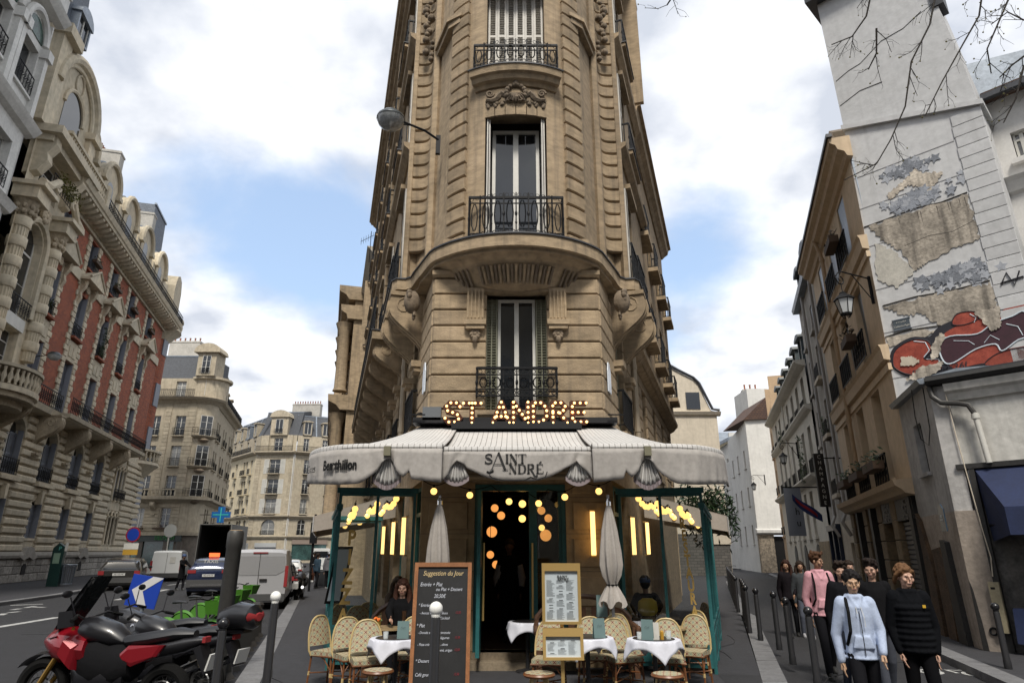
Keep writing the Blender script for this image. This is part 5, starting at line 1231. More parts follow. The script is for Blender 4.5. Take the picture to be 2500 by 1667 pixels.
PE=thing('peach_house','narrow peach rendered house between cream and white houses on the right street','building',(20.2,48.6,0),R(-108));PEF=Frame(PE)
bay_front(PEF,-4.6,0,0,12.6,[-1.3,-3.3],[dict(z0=z,z1=z+2,w=.8,rail=.6)for z in(3,6,9)],M_PEACH,.2);PEF.put('side_walls',MB().box(-4.6,-4.5,0,6,0,15).box(-.1,0,0,6,0,15),M_PEACH,kind='stuff')
PEF.put('tall_rear_wall',MB().box(-3,4,3,6,11,18.5),mat('pale upper wall',(.48,.46,.38),.9,var=.12))
W1=thing('white_gabled_house','tall white house with a brown tiled gable roof in the right street','building',(23.0,62,0),0);W1F=Frame(W1);W1S=Frame(W1,0,0,R(-100))
M_WHR=mat('white lime render',(.6,.59,.56),.9,var=.1,vs=.6,streak=.15)
W1F.put('gable_wall',MB().box(0,5,0,.3,3.4,14.2),M_WHR);W1F.put('tiled_roof',MB().prism([(-.3,14.1),(3.2,14.3),(3.4,16.4),(2.2,16.4)],-.3,6,'y'),mat('brown roof tiles',(.1,.055,.035),.9,kind='brick',c2=(.07,.04,.03),cm=(.03,.02,.02),bw=.3,bh=.2,mortar=.02))
W1F.put('rubble_base',MB().box(.0,1.4,-.05,.3,0,3.4).box(2.6,5,-.05,.3,0,3.4),mat('rubble stone',(.3,.25,.19),.95,var=.6,vs=5,bump=.8,bs=9));W1F.put('archway',MB().box(1.4,2.6,.1,.2,0,3.2),M_BLACK)
W1F.put('ledge',MB().prism([(.05,3.3),(-.4,3.5),(-.4,3.75),(.05,3.9)],-.2,3,'x'),M_WHR);W1F.put('high_rear_block',MB().box(2.4,4.6,5,9,14,18.6),M_WHR)
bay_front(W1S,-12,0,0,14,[-2.5,-6.5,-10],[dict(z0=z,z1=z+1.7,w=.8)for z in(2.6,6.2,9.8)],M_WHR,.2)
chimney(W1F,2.6,6.5,18.6,1.8,.6,.3,3)
W2=thing('far_white_house','white rendered house with bare walls at the far end of the right street','building',(26.6,77,0),0);W2F=Frame(W2);W2S=Frame(W2,0,0,R(-94))
W2F.put('front_wall',MB().box(-.2,3.8,0,.3,0,15.6),M_WHR);bay_front(W2S,-16,.2,0,14.6,[-2.5,-6.5,-11],[dict(z0=z,z1=z+1.8,w=.8)for z in(3,7,11)],M_WHR,.2);W2F.put('roof',MB().prism([(-.4,14.6),(3.8,15.8),(3.8,16.2),(-.4,15)],-.3,15,'y'),M_ZINC)
W2F.put('lower_wing',MB().box(-.7,-.2,-1,10,0,12),M_WHR)
YB=thing('far_yellow_building','sunlit pale yellow building with an archway closing the right street','building',(33,104,0),0);YF=Frame(YB)
bay_front(YF,-6,8,0,17,[-4,-1.5,1],[dict(z0=z,z1=z+2.6,w=1.5,bars=4)for z in(6.5,11)],mat('pale yellow stone',(.6,.5,.3),.9,var=.1,vs=1),.25,extra=[(-3.6,-.2,0,5,1.7)])
YF.put('arch_gate',MB().box(-3.6,-.2,.3,.4,0,5),M_BLACK);YF.put('roof',MB().prism([(-.5,17),(3,21),(8,21),(8,17)],-6,8,'x'),M_ZINC)
#white peeling wall and its low shop
M_WALLW=mat('old white wall paint',(.56,.565,.57),.85,var=.14,vs=.9,bump=.2,bs=12,streak=.28,sc=(.3,.3,.3),col2=(.46,.465,.475))
M_PEEL=mat('bare peeled plaster',(.46,.41,.345),.95,var=.42,vs=2.2,bump=.8,bs=14,streak=.85,sc=(.05,.045,.04))
GW=thing('graffiti_wall_building','tall white building with peeling paint and red graffiti above the blue awning shop','building',(9.97,16.1,0),R(-46.5));GWF=Frame(GW)
GWF.put('end_wall',MB().prism([(0,5.3),(3.2,5.3),(3.2,12.9),(0,13.9)],0,2.2,'y'),M_WALLW)
GWF.put('ledge',MB().prism([(-.05,13.8),(3.3,12.8),(3.3,12.95),(-.05,13.95)],-.1,2.2,'y'),M_WALLW)
GWF.put('upper_wall',MB().prism([(-.02,13.9),(3.18,12.95),(3.1,14.3),(2.7,18.6),(-.1,18.8)],.05,2.2,'y'),M_WALLW)
GWF.put('roof_cap',MB().prism([(-.35,18.7),(2.9,18.6),(2.9,18.85),(-.35,18.95)],-.3,2.4,'y'),M_LEAD);GWF.put('flue_cap',MB().box(2.7,3.15,-.1,.7,17.2,17.45).box(2.75,3.05,0,.6,16.4,17.2),M_LEAD)
for k in range(23):GWF.put('quoin_stone',MB().block(2.52+(.0 if k%2 else .02),3.22,-.03,.0,5.35+k*.325,5.35+k*.325+.315,.012),M_WALLW)
for z in(6.1,7.35,8.6,9.9,11.1,12.1):GWF.put('painted_joint',MB().box(.0,2.5,-.008,.0,z,z+.02),mat('grey joint paint',(.25,.25,.26),.9))  # thin grey strips draw the joint lines of the wall
for pts in(((.02,15.6),(.4,15.75),(.75,15.8),(1.4,16.2),(2.0,16.25),(2.5,16.5)),((0,14.7),(.6,14.9),(1.2,14.85))):GWF.put('wall_crack',MB().tube([(x,.045,z)for x,z in pts],.012,4),mat('dark crack',(.06,.055,.05),.9))
def patch(pts,y,m,name,seed=0,jag=.03,sub=10,t=.02):
 rd=random.Random(seed);out=[]
 for i in range(len(pts)):
  a,b=Vector(pts[i]),Vector(pts[(i+1)%len(pts)]);d=(b-a);nn=Vector((-d.y,d.x)).normalized()if d.length else Vector((0,0))
  for k in range(sub):out.append(tuple(a+d*(k/sub)+nn*(rd.uniform(-jag,jag)if k else 0)))
 return GWF.put(name,MB().prism(out,y-t,y,'y'),m)
M_LEAF=mat('grey leaf mural paint',(.25,.27,.31),.85,var=.35,vs=5);M_LEAFL=mat('pale leaf mural paint',(.36,.38,.42),.85,var=.2,vs=5)
patch([(.73,11.25),(1.0,11.4),(1.3,11.55),(1.5,11.75),(1.7,11.5),(2.1,11.35),(1.9,11.1),(1.64,10.85),(1.45,11.2),(1.29,11.34),(1.0,11.2),(.79,11.08)],-.001,M_PEEL,'peeled_patch',1,.04)
patch([(.14,10.5),(.97,10.52),(1.9,10.5),(2.5,10.5),(2.5,9.74),(2.48,9.21),(1.96,9.2),(1.3,8.97),(.98,8.87),(.81,9.5),(.45,9.9)],-.002,M_PEEL,'peeled_patch',2,.05)
patch([(.11,8.08),(1.18,8.1),(2.19,8.03),(2.5,8.03),(2.5,7.3),(2.16,7.28),(1.28,7.26),(.95,7.68),(.56,7.71)],-.002,M_PEEL,'peeled_patch',3,.05)
patch([(.02,7.24),(.97,7.22),(1.17,7.1),(.72,7.0),(.1,6.95)],-.002,M_PEEL,'peeled_patch',4,.03)
patch([(.2,9.95),(.6,9.6),(1.02,8.86),(.55,8.5),(.1,8.9)],-.0015,mat('cream undercoat',(.5,.48,.43),.9,var=.2,vs=4),'peeled_patch',5,.04)
for k_,(pts)in enumerate((((.02,10.53),(.6,10.55),(1.3,10.6),(1.9,10.52),(2.5,10.56)),((.9,9.62),(1.5,9.7),(2.0,9.62),(2.5,9.75)),((.1,8.12),(.9,8.15),(1.7,8.08),(2.5,8.1)),((.02,7.25),(.6,7.3),(1.3,7.24)))):GWF.put('wall_crack',MB().tube([(x,-.008,z)for x,z in pts],.02,4),MATS['dark crack'])
for x in(.9,1.35,1.42,1.8,2.05,2.1,2.3,2.42):GWF.put('black_streak',MB().tube([(x,-.012,10.45),(x+.01,-.013,10.1-.4*((x*7)%1))],[.018,.006],4),mat('black soot',(.04,.035,.03),.9))
def leaves(cx,cz,w,h,n,seed):
 rd=random.Random(seed);mb=MB();ml=MB()
 for i in range(n):
  x=cx+rd.gauss(0,.4)*w;z=cz+rd.gauss(0,.4)*h;r=rd.uniform(.09,.19);a0=rd.uniform(0,6.28);pr=[]
  if not(.05<x<3.1):continue
  for k in range(10):a=a0+pi*2*k/10;q=r*(1 if k%2==0 else .5);pr.append((x+q*cos(a),z+q*sin(a)))
  (mb if rd.random()<.7 else ml).prism(pr,-.012-i*.00025,-.004,'y')
 GWF.put('painted_leaves',mb,M_LEAF,kind='stuff');GWF.put('painted_leaves',ml,M_LEAFL,kind='stuff')
leaves(1.2,11.85,.8,.25,34,5);leaves(1.4,10.85,.9,.26,60,6);leaves(1.85,8.45,.9,.3,90,7);leaves(1.6,5.72,1.2,.1,40,8)
GR=thing('graffiti','red and maroon graffiti lettering with white outline across the peeling wall','graffiti',(9.97,16.1,0),R(-46.5));GRF=Frame(GR)
M_GR=mat('red spray paint',(.26,.035,.02),.7,var=.3,vs=6,col2=(.3,.06,.035));M_GM=mat('maroon spray paint',(.045,.012,.022),.7,var=.3,vs=5);M_GB=mat('black spray paint',(.012,.012,.02),.7);M_GWh=mat('pale blue spray line',(.6,.68,.75),.7)
ZG=lambda P:[(x,6.04+(z-5.6)*.78)for x,z in P]
def blob(pts,y,m,name,out=None):
 c=[];pts=ZG(pts)
 n=len(pts)
 for i in range(n):
  p0,p1,p2,p3=[Vector(pts[(i+k-1)%n])for k in range(4)]
  for t in(0,.25,.5,.75):
   c.append(tuple(.5*((2*p1)+(-p0+p2)*t+(2*p0-5*p1+4*p2-p3)*t*t+(-p0+3*p1-3*p2+p3)*t**3)))
 GRF.put(name,MB().prism(c,y-.003,y,'y'),m)
 return c
def gline(pts,y,w,m,closed=False):
 pts=pts if closed else ZG(pts)
 GRF.put('spray_line',MB().tube([(x,y,z)for x,z in pts],w,5,closed=closed),m,smooth=True)
yb=-.022
c=blob([(.02,6.2),(.15,6.7),(.6,6.95),(1.0,6.85),(1.25,7.1),(1.7,7.25),(2.3,7.3),(3.15,7.45),(3.18,5.95),(2.7,5.6),(2.0,5.6),(1.4,5.55),(.7,5.5),(.25,5.75)],yb,M_GB,'shadow_shape')
c=blob([(.08,6.2),(.2,6.62),(.6,6.85),(.95,6.72),(1.0,6.4),(.8,6.15),(1.1,6.05),(1.15,5.75),(.8,5.62),(.4,5.72),(.15,5.95)],yb-.004,M_GR,'letter_shape');gline(c,yb-.008,.014,M_GB,True)
gline([(.65,6.8),(.9,6.68),(.95,6.4),(.8,6.2)],yb-.01,.012,M_GWh);gline([(.85,6.12),(1.1,6.05),(1.15,5.8)],yb-.01,.012,M_GWh)
c=blob([(1.25,6.3),(1.3,6.8),(1.8,7.05),(2.4,7.1),(3.15,7.4),(3.16,6.1),(2.7,5.7),(1.9,5.68),(1.35,5.7)],yb-.004,M_GR,'letter_shape')
c=blob([(1.2,5.95),(1.18,6.5),(1.45,6.72),(2.0,6.62),(2.35,6.85),(2.75,6.95),(3.0,7.0),(3.1,6.3),(2.75,6.2),(2.4,5.95),(2.3,6.2),(1.9,6.15),(1.4,5.85)],yb-.009,M_GM,'letter_shape');gline(c,yb-.014,.018,M_GWh,True)
gline([(1.5,6.55),(1.8,6.45),(1.9,6.3)],yb-.016,.008,M_GWh);gline([(2.1,6.3),(2.25,6.5),(2.4,6.3)],yb-.016,.008,M_GWh);gline([(2.6,6.75),(2.8,6.6),(2.85,6.3)],yb-.016,.01,M_GWh)
c=blob([(1.55,7.1),(1.7,7.4),(2.05,7.35),(2.1,7.1),(1.8,7.0)],yb-.005,M_GR,'letter_shape');gline(c,yb-.01,.013,M_GB,True);gline([(1.95,7.3),(2.06,7.15),(2.0,7.0)],yb-.013,.01,M_GWh)
c=blob([(2.0,5.62),(2.3,5.9),(2.8,5.95),(3.1,5.8),(2.9,5.6),(2.4,5.52)],yb-.005,M_GR,'letter_shape');gline(c,yb-.01,.012,M_GB,True)
GRF.put('scrawled_letters',text_mesh('EMK EM/26L',.24,.003,'LEFT',shear=.2,m=M_GB),None,.45,yb-.03,6.12)
gline([(2.7,8.0),(2.85,8.35),(2.95,7.9),(3.1,8.3)],-.05,.018,M_GB);gline([(2.7,8.05),(3.15,8.1)],-.05,.018,M_GB)
patch(ZG([(.25,6.05),(.3,6.35),(.55,6.3),(.7,6.1),(.55,5.98)]),yb-.012,M_CRP,'peeled_patch',12,.02)
patch(ZG([(.95,6.05),(1.0,6.5),(1.25,6.9),(1.35,6.75),(1.2,6.4),(1.1,6.1)]),yb-.012,M_PEEL,'peeled_patch',13,.03);patch(ZG([(2.05,7.3),(2.3,6.6),(2.5,6.7),(2.55,7.35)]),yb-.018,M_PEEL,'peeled_patch',14,.03)
patch(ZG([(.3,5.55),(.7,5.9),(1.2,5.95),(1.1,5.7),(.7,5.5)]),yb-.014,M_PEEL,'peeled_patch',15,.03)
SP=thing('gallery_plaque','small grey framed gallery plaque on the peeling wall beside the lantern','plaque',(9.97,16.1,0),R(-46.5))
part('plaque_board',MB().box(.27,.65,-.05,0,7.36,7.62),mat('slate plaque',(.06,.075,.09),.5),SP);part('plaque_frame',MB().box(.25,.67,-.06,-.0,7.34,7.36).box(.25,.67,-.06,0,7.62,7.64),M_ZINC,SP)
part('lettering',text_mesh('ATELIER',.05,.002,m=M_WHITEP,space=1.4),None,SP,(.46,-.053,7.55));part('lettering',text_mesh('Catherine Puget',.07,.002,shear=.4,sx=.8,m=M_WHITEP),None,SP,(.46,-.053,7.44))
BH=thing('white_rear_house','white house with cornice and tiled roof behind the graffiti wall at the right edge','building',(9.97,16.1,0),R(-46.5));BHF=Frame(BH)
bay_front(BHF,3.2,9,5,13.6,[4.0,5.9],[dict(z0=11.3,z1=12.9,w=.9,cols=[5.9]),dict(z0=11.6,z1=12.4,w=.4,cols=[3.75],bars=2)],mat('clean white render',(.6,.59,.57),.9,var=.08,streak=.1),.2,1.2)
BHF.put('cornice',MB().prism([(1.25,10.6),(1.1,10.7),(1.0,10.95),(.9,11.05),(1.25,11.1)],3.2,9,'x'),MATS['clean white render'])
BHF.put('tiled_roof',MB().prism([(.8,13.5),(.8,13.65),(4,15.6),(4,13.5)],3.2,9,'x'),MATS['brown roof tiles']);BHF.put('gutter',MB().box(3.2,9,.7,.85,13.4,13.55),M_LEAD)
BHF.put('terrace_opening',MB().box(3.35,6,.9,1.0,6.0,9.4),M_BLACK);plants(BHF,3.5,4.9,.7,8.5,1.0,61,mat('ivy',(.03,.04,.02),.8,var=.5,vs=8),260);plants(BHF,3.4,4.6,.6,8.0,.6,62,mat('bright shrub leaves',(.12,.22,.03),.7,var=.3,vs=8),160)
LS=thing('corner_shop_building','low old corner shop with stained white walls, timber and a blue awning','building',(9.1,13.5,0),0)
LA=Frame(LS,0,0,R(-108.3));LB=Frame(LS,0,0,R(-46.5))
M_SHW=mat('dirty white render',(.42,.41,.40),.9,var=.22,vs=1.3,streak=.35,bump=.25,bs=18)
M_SHP=mat('pinkish dirty render',(.34,.29,.245),.9,var=.25,vs=2,streak=.3,bump=.3,bs=18)
LA.put('street_wall',wall_mesh(-2.75,0,2.6,5.35,[(-1.75,-1.1,3.52,4.65)],.3),M_SHW);LA.put('street_wall',MB().box(-2.75,0,.0,.25,0,2.6),M_SHP)
for x in(-1.55,-1.3):LA.put('window_bar',MB().box(x,x+.025,.1,.12,3.52,4.65),M_IRON)
LA.put('window_back',MB().box(-1.8,-1.0,.28,.3,3.4,4.8),M_BLACK);LA.put('window_sill',MB().box(-1.85,-1.0,-.08,.05,3.44,3.52),M_SHW)
M_TIM=mat('weathered brown timber',(.10,.06,.032),.9,var=.5,vs=4,bump=.6,bs=25)
LA.put('old_timber_post',MB().prism([(-2.75,0),(-2.2,0),(-2.1,1.4),(-2.3,1.95),(-2.5,2.5),(-2.75,2.7)],-.08,.1,'y'),M_TIM);LA.put('old_timber_post',MB().prism([(-1.9,0),(-1.35,0),(-1.2,.9),(-1.15,1.5),(-1.35,1.9),(-1.95,1.85)],-.07,.1,'y'),M_TIM)
LA.put('cellar_door',MB().box(-2.15,-1.85,-.02,.1,.0,1.6),M_BLACK);LA.put('iron_plate',MB().prism([(-1.1,0),(-.55,0),(-.75,2.0),(-1.1,2.05)],-.1,.0,'y'),M_SHOPB)
LA.put('zinc_roof',MB().prism([(-.15,5.3),(-.2,5.4),(.6,5.6),(1.4,5.6),(1.4,5.3)],-2.75,0,'x'),M_ZINC)
LB.put('corner_wall',MB().box(0,.32,-.0,.3,2.6,5.2),M_SHW);LB.put('corner_wall',MB().box(0,.42,-.03,.3,0,2.6),M_SHP)
LB.put('upper_wall',MB().box(.32,5,.08,.4,3.5,4.9),mat('grimy white render',(.5,.49,.46),.9,var=.2,vs=1.2,streak=.35,bump=.2,bs=15))
LB.put('cornice',MB().prism([(.4,4.8),(0,4.85),(-.05,5.0),(-.12,5.05),(-.16,5.2),(.4,5.22)],.3,5,'x'),MATS['grimy white render']);LB.put('gutter',MB().prism([(.4,5.22),(-.18,5.22),(-.25,5.3),(-.23,5.38),(.4,5.4)],0,5,'x'),M_SHOPB)
LB.put('roof',MB().box(0,5,-.1,2,5.4,5.44),M_LEAD)
M_RP=mat('rusty black pipe',(.03,.028,.026),.5,var=.4,vs=6)
LB.put('drain_pipe',MB().tube([(.03,-.08,5.2),(.06,-.1,4.98),(.2,-.1,4.82),(.5,-.1,4.76),(.66,-.1,4.7),(.74,-.1,4.5)],.055,8),M_RP,smooth=True)
LB.put('drain_pipe',MB().tube([(.74,-.1,4.52),(.79,-.1,3.5)],.055,10).lathe([(.075,4.4),(.075,4.5)],.74,-.1,10),M_WHITEP,smooth=True)
LB.put('cable',MB().tube([(-.3,-.1,5.2),(-.33,-.12,4.6),(-.3,-.14,4.1),(-.18,-.14,3.95),(-.1,-.13,4.3),(-.08,-.1,5.2)],.012,5),M_RUBBER);LB.put('shop_beam',MB().box(.2,5,-.06,.3,3.42,3.52),M_SHOPB)
LB.put('cable',MB().tube([(.3,-.05,5.0),(.32,-.05,4.2),(.36,-.06,3.4),(.42,-.06,2.2),(.46,-.08,1.7),(.42,-.08,1.35)],.011,5),M_CRP)
LB.put('shop_front',MB().box(.42,5,.1,.3,0,3.45),mat('dark stained shutter',(.07,.065,.06),.6,var=.6,vs=3,streak=.4));LB.put('shop_post',MB().box(.4,.5,-.05,.1,0,3.42),M_SHOPB)
LB.put('dark_plinth',MB().prism([(0,0),(.1,0),(.08,.5),(.04,1.1),(0,1.3)],-.04,.1,'y'),M_SHOPB);LB.put('vent_cover',MB().ring((.24,-.05,.36),.06,.02,'y',16,6),M_IRON,smooth=True)
LB.put('meter_box',MB().box(.33,.5,-.16,.0,.35,1.25),mat('cream meter box',(.3,.26,.17),.6,var=.2,vs=4));LB.put('meter_slot',MB().box(.36,.43,-.165,-.16,1.12,1.16),M_BLACK)
AW=thing('blue_awning','dark blue canvas shop awning folded down over the corner shop at the right edge','awning',w_at(LB,LS,0,0,0)[:2]+(0,),R(-46.5));M_BLU=mat('dark blue canvas',(.012,.022,.07),.8,var=.2,vs=3)
part('canvas',MB().add([(.5,.0,3.4),(5,.0,3.4),(5,-.9,2.6),(1.0,-.9,2.6),(5,-.92,2.1),(1.0,-.92,2.1),(.55,0,2.0)],[(0,1,2,3),(3,2,4,5),(0,3,5,6)]),M_BLU,AW);part('fold_arm',MB().tube([(.55,0,2.3),(1.0,-.8,2.3)],.03,6),M_IRON,AW)
part('lower_canvas',MB().prism([(.62,.2),(1.6,.1),(1.7,.8),(.66,.8)],-.3,-.1,'y'),M_BLU,AW)
ST=thing('paste_up_poster','blue and white paper cut portrait pasted on the wall of the corner shop','poster',w_at(LB,LS,.17,-.035,1.55),R(-46.5))
pr=[((.095+.008*cos(k*2.9))*cos(2*pi*k/40),(.2+.012*cos(k*2.9))*sin(2*pi*k/40))for k in range(40)];part('paper',MB().prism(pr,-.006,0,'y'),mat('blue lace paper',(.09,.15,.28),.8,var=.6,vs=30,col2=(.2,.3,.42)),ST);part('portrait',MB().prism([(-.04,-.09),(.04,-.09),(.035,.08),(0,.11),(-.035,.08)],-.01,-.004,'y').ball((.0,-.012,.04),.022,8,5,1,.3,1.3),mat('dark blue print',(.015,.04,.09),.8),ST)
NS=thing('street_name_plate','blue green street name plate on the shop corner above the paste up','sign',w_at(LA,LS,-.28,-.02,2.42),R(-108.3));part('plate',MB().box(-.18,.18,-.02,0,-.22,.22).prism([(-.15,.22),(.15,.22),(.05,.32),(-.05,.32)],-.02,0,'y'),mat('dark blue green enamel',(.015,.035,.06),.3),NS);part('lettering',text_mesh('RUE\nMAZET',.08,.002,sx=.8,m=M_WHITEP),None,NS,(0,-.024,.03))
DG=thing('wall_tag','black spray scribble on the pink shop corner wall','graffiti',w_at(LB,LS,.15,-.04,2.1),R(-46.5));part('spray_line',MB().tube([(-.06,0,-.02),(-.01,0,.03),(-.02,0,.0),(.07,0,.02)],.008,4),M_GB,DG)
#striped awning of the restaurant
M_AWN=mat('cream striped canvas',(.46,.45,.435),.85,kind='stripe',c2=(.12,.11,.1),var=.08,vs=3)
M_VAL=mat('grey beige valance cloth',(.33,.31,.29),.9,var=.16,vs=2.5,bump=.15,bs=9)
M_FRI=mat('grey fringe',(.25,.21,.22),.95,kind='stripe',c2=(.12,.1,.1))
AWN=thing('restaurant_awning','large cream pinstriped awning with scalloped valance wrapping the corner restaurant','awning',(.08,11.4,0));ox_,oy_=.08,11.4
def solid(o,t=.012):m_=o.modifiers.new('thickness','SOLIDIFY');m_.thickness=t;m_.offset=0;return o
def awn(name,fn,nu,nv,us,m=M_AWN):
 mb=MB();mb.grid(lambda u,v:tuple(Vector(fn(u,v))-Vector((ox_,oy_,0))),nu,nv,us,1)
 return solid(part(name,mb,m,AWN,smooth=True))
ZE,ZTOP=3.3,3.98
def lerp(a,b,t):return a+(b-a)*t
def path(pts,u):
 d=[0]
 for i in range(1,len(pts)):d.append(d[-1]+math.dist(pts[i-1],pts[i]))
 s=u*d[-1]
 for i in range(1,len(pts)):
  if s<=d[i]+1e-9:t=(s-d[i-1])/max(1e-9,d[i]-d[i-1]);return tuple(lerp(pts[i-1][k],pts[i][k],t)for k in range(2))
 return pts[-1]
def side_awn(sg):
 X=lambda x:.08+sg*x
 k=.3 if sg<0 else .34
 edge=[(X(1.12),9.6),(X(2.35),9.6),(X(2.75),9.72),(X(3.05),9.95),(X(3.28),10.25),(X(3.42),10.6),(X(3.42+k*2.4),13.0)]
 top=[(X(1.05),11.45),(X(1.72),11.5),(X(1.78),11.6),(X(1.84),11.75),(X(1.9),11.95),(X(1.97),12.2),(X(1.97+k*2.6),14.6)]
 def f(u,v):
  e=path(edge,u);i=min(5.999,u*6);t_=path(top,(u*.9)if u<.5 else .45+(u-.5)*1.1)
  z=lerp(ZTOP,ZE,v)-.1*sin(pi*v)*.5
  return(lerp(t_[0],e[0],v),lerp(t_[1],e[1],v),z)
 awn('canvas',f,36,8,62)
 awn('canvas_roll',lambda u,v:(path(edge,u)[0],path(edge,u)[1]+.05*cos(v*2*pi),ZE+.0+.05*sin(v*2*pi)),36,8,62)
 nn=120
 gp,sl=.155,.095
 def bottom(u):
  if u<sl:return .5-.06*(u/sl)-(.22*max(0,1-(sl-u)/.008))
  if u<gp:q=(u-sl)/(gp-sl);return max(.14,.46-.36*q**1.5-(.2*max(0,1-(u-sl)/.008)))
  q=min(1,(u-gp)/.09);return .14+.38*sin(q*pi/2)-.12*max(0,(u-.3))/.3
 def fv(u,v):
  e=path(edge,u);b=bottom(u);amp=.045*math.exp(-((u-gp)/.03)**2)+.014
  n=Vector((sg*.3,-.9));w=amp*sin(u*150+v*2)*v+.01*sin(u*31)*v
  return(e[0]+n.x*w,e[1]-.06+n.y*w,ZE-.03-b*v)
 awn('valance',fv,nn,6,1,M_VAL)
 e=path(edge,gp)
 fan=MB();c=Vector((e[0],e[1]+.02,ZE-.06));vs=[c];uv=[]
 fan.grid(lambda u,v:(c.x+(u-.5)*(.07+v*.34),c.y+.03*sin(u*40)*v,c.z-.5*v*(1-.25*(2*u-1)**2)),24,6,9,1)
 fan.M=None;o=part('gathered_cloth',fan,M_AWN,AWN,(-ox_,-oy_,0),smooth=True);solid(o)
 fr=MB();fr.grid(lambda u,v:(c.x+(u-.5)*.42,c.y+.02*sin(u*40),c.z-.5*(1-.25*(2*u-1)**2)-v*.07),24,1,40,1);solid(part('fringe',fr,M_FRI,AWN,(-ox_,-oy_,0)))
 part('cloth_tie',MB().box(e[0]-.05,e[0]+.05,e[1]-.12,e[1]-.02,ZE-.14,ZE-.0),mat('khaki tie',(.16,.15,.1),.9),AWN,(-ox_,-oy_,0))
 part('awning_arm',MB().tube([(X(1.5),11.6,3.1),(X(2.6),10.7,3.2),(X(2.3),9.7,3.25)],.03,6),mat('grey arm metal',(.3,.3,.3),.4,.7),AWN,(-ox_,-oy_,0))
side_awn(-1);side_awn(1)
awn('canvas',lambda u,v:(lerp(-1.0,1.16,u)*(1+.06*v),lerp(11.35,9.78,v),lerp(3.9,ZE-.02,v)-.05*sin(pi*v)),30,6,26)
awn('canvas_roll',lambda u,v:(lerp(-1.06,1.23,u),9.76+.05*cos(v*2*pi),ZE-.02+.05*sin(v*2*pi)),30,8,26)
def cb_(u):
 x=abs(u-.5)*2
 return .44-.0*x if x<.2 else(.44-.30*((x-.2)/.6)**1.6 if x<.8 else .14+.3*((x-.8)/.2))
awn('valance',lambda u,v:(lerp(-1.06,1.22,u)+.02*sin(u*60)*v*(abs(u-.5)>.28),9.7+.03*sin(u*70+v*3)*v*math.exp(-((abs(u-.5)-.4)/.08)**2),ZE-.05-cb_(u)*v),90,6,1,M_VAL)
for x in(-.84,1.0):
 fan=MB();fan.grid(lambda u,v:(x+(u-.5)*(.07+v*.3),9.76+.02*sin(u*40)*v,ZE-.08-.42*v*(1-.2*(2*u-1)**2)),20,5,8,1);solid(part('gathered_cloth',fan,M_AWN,AWN,(-ox_,-oy_,0),smooth=True))
 fr=MB();fr.grid(lambda u,v:(x+(u-.5)*.38,9.76,ZE-.08-.42*(1-.2*(2*u-1)**2)-v*.06),20,1,36,1);solid(part('fringe',fr,M_FRI,AWN,(-ox_,-oy_,0)))
part('cassette',MB().box(-1.85,1.8,-.22,.12,3.98,4.08).box(-1.15,1.15,-.3,.1,3.86,3.99),M_IRON2,AWN)
part('front_bar',MB().tube([(-1.2,-.3,3.02),(1.2,-.3,3.02)],.045,8),mat('beige awning bar',(.3,.26,.2),.5),AWN);part('front_bar',MB().box(-1.3,1.3,-.1,.1,3.12,3.2),MATS['beige awning bar'],AWN)
M_PRT=mat('black print',(.012,.012,.012),.8)
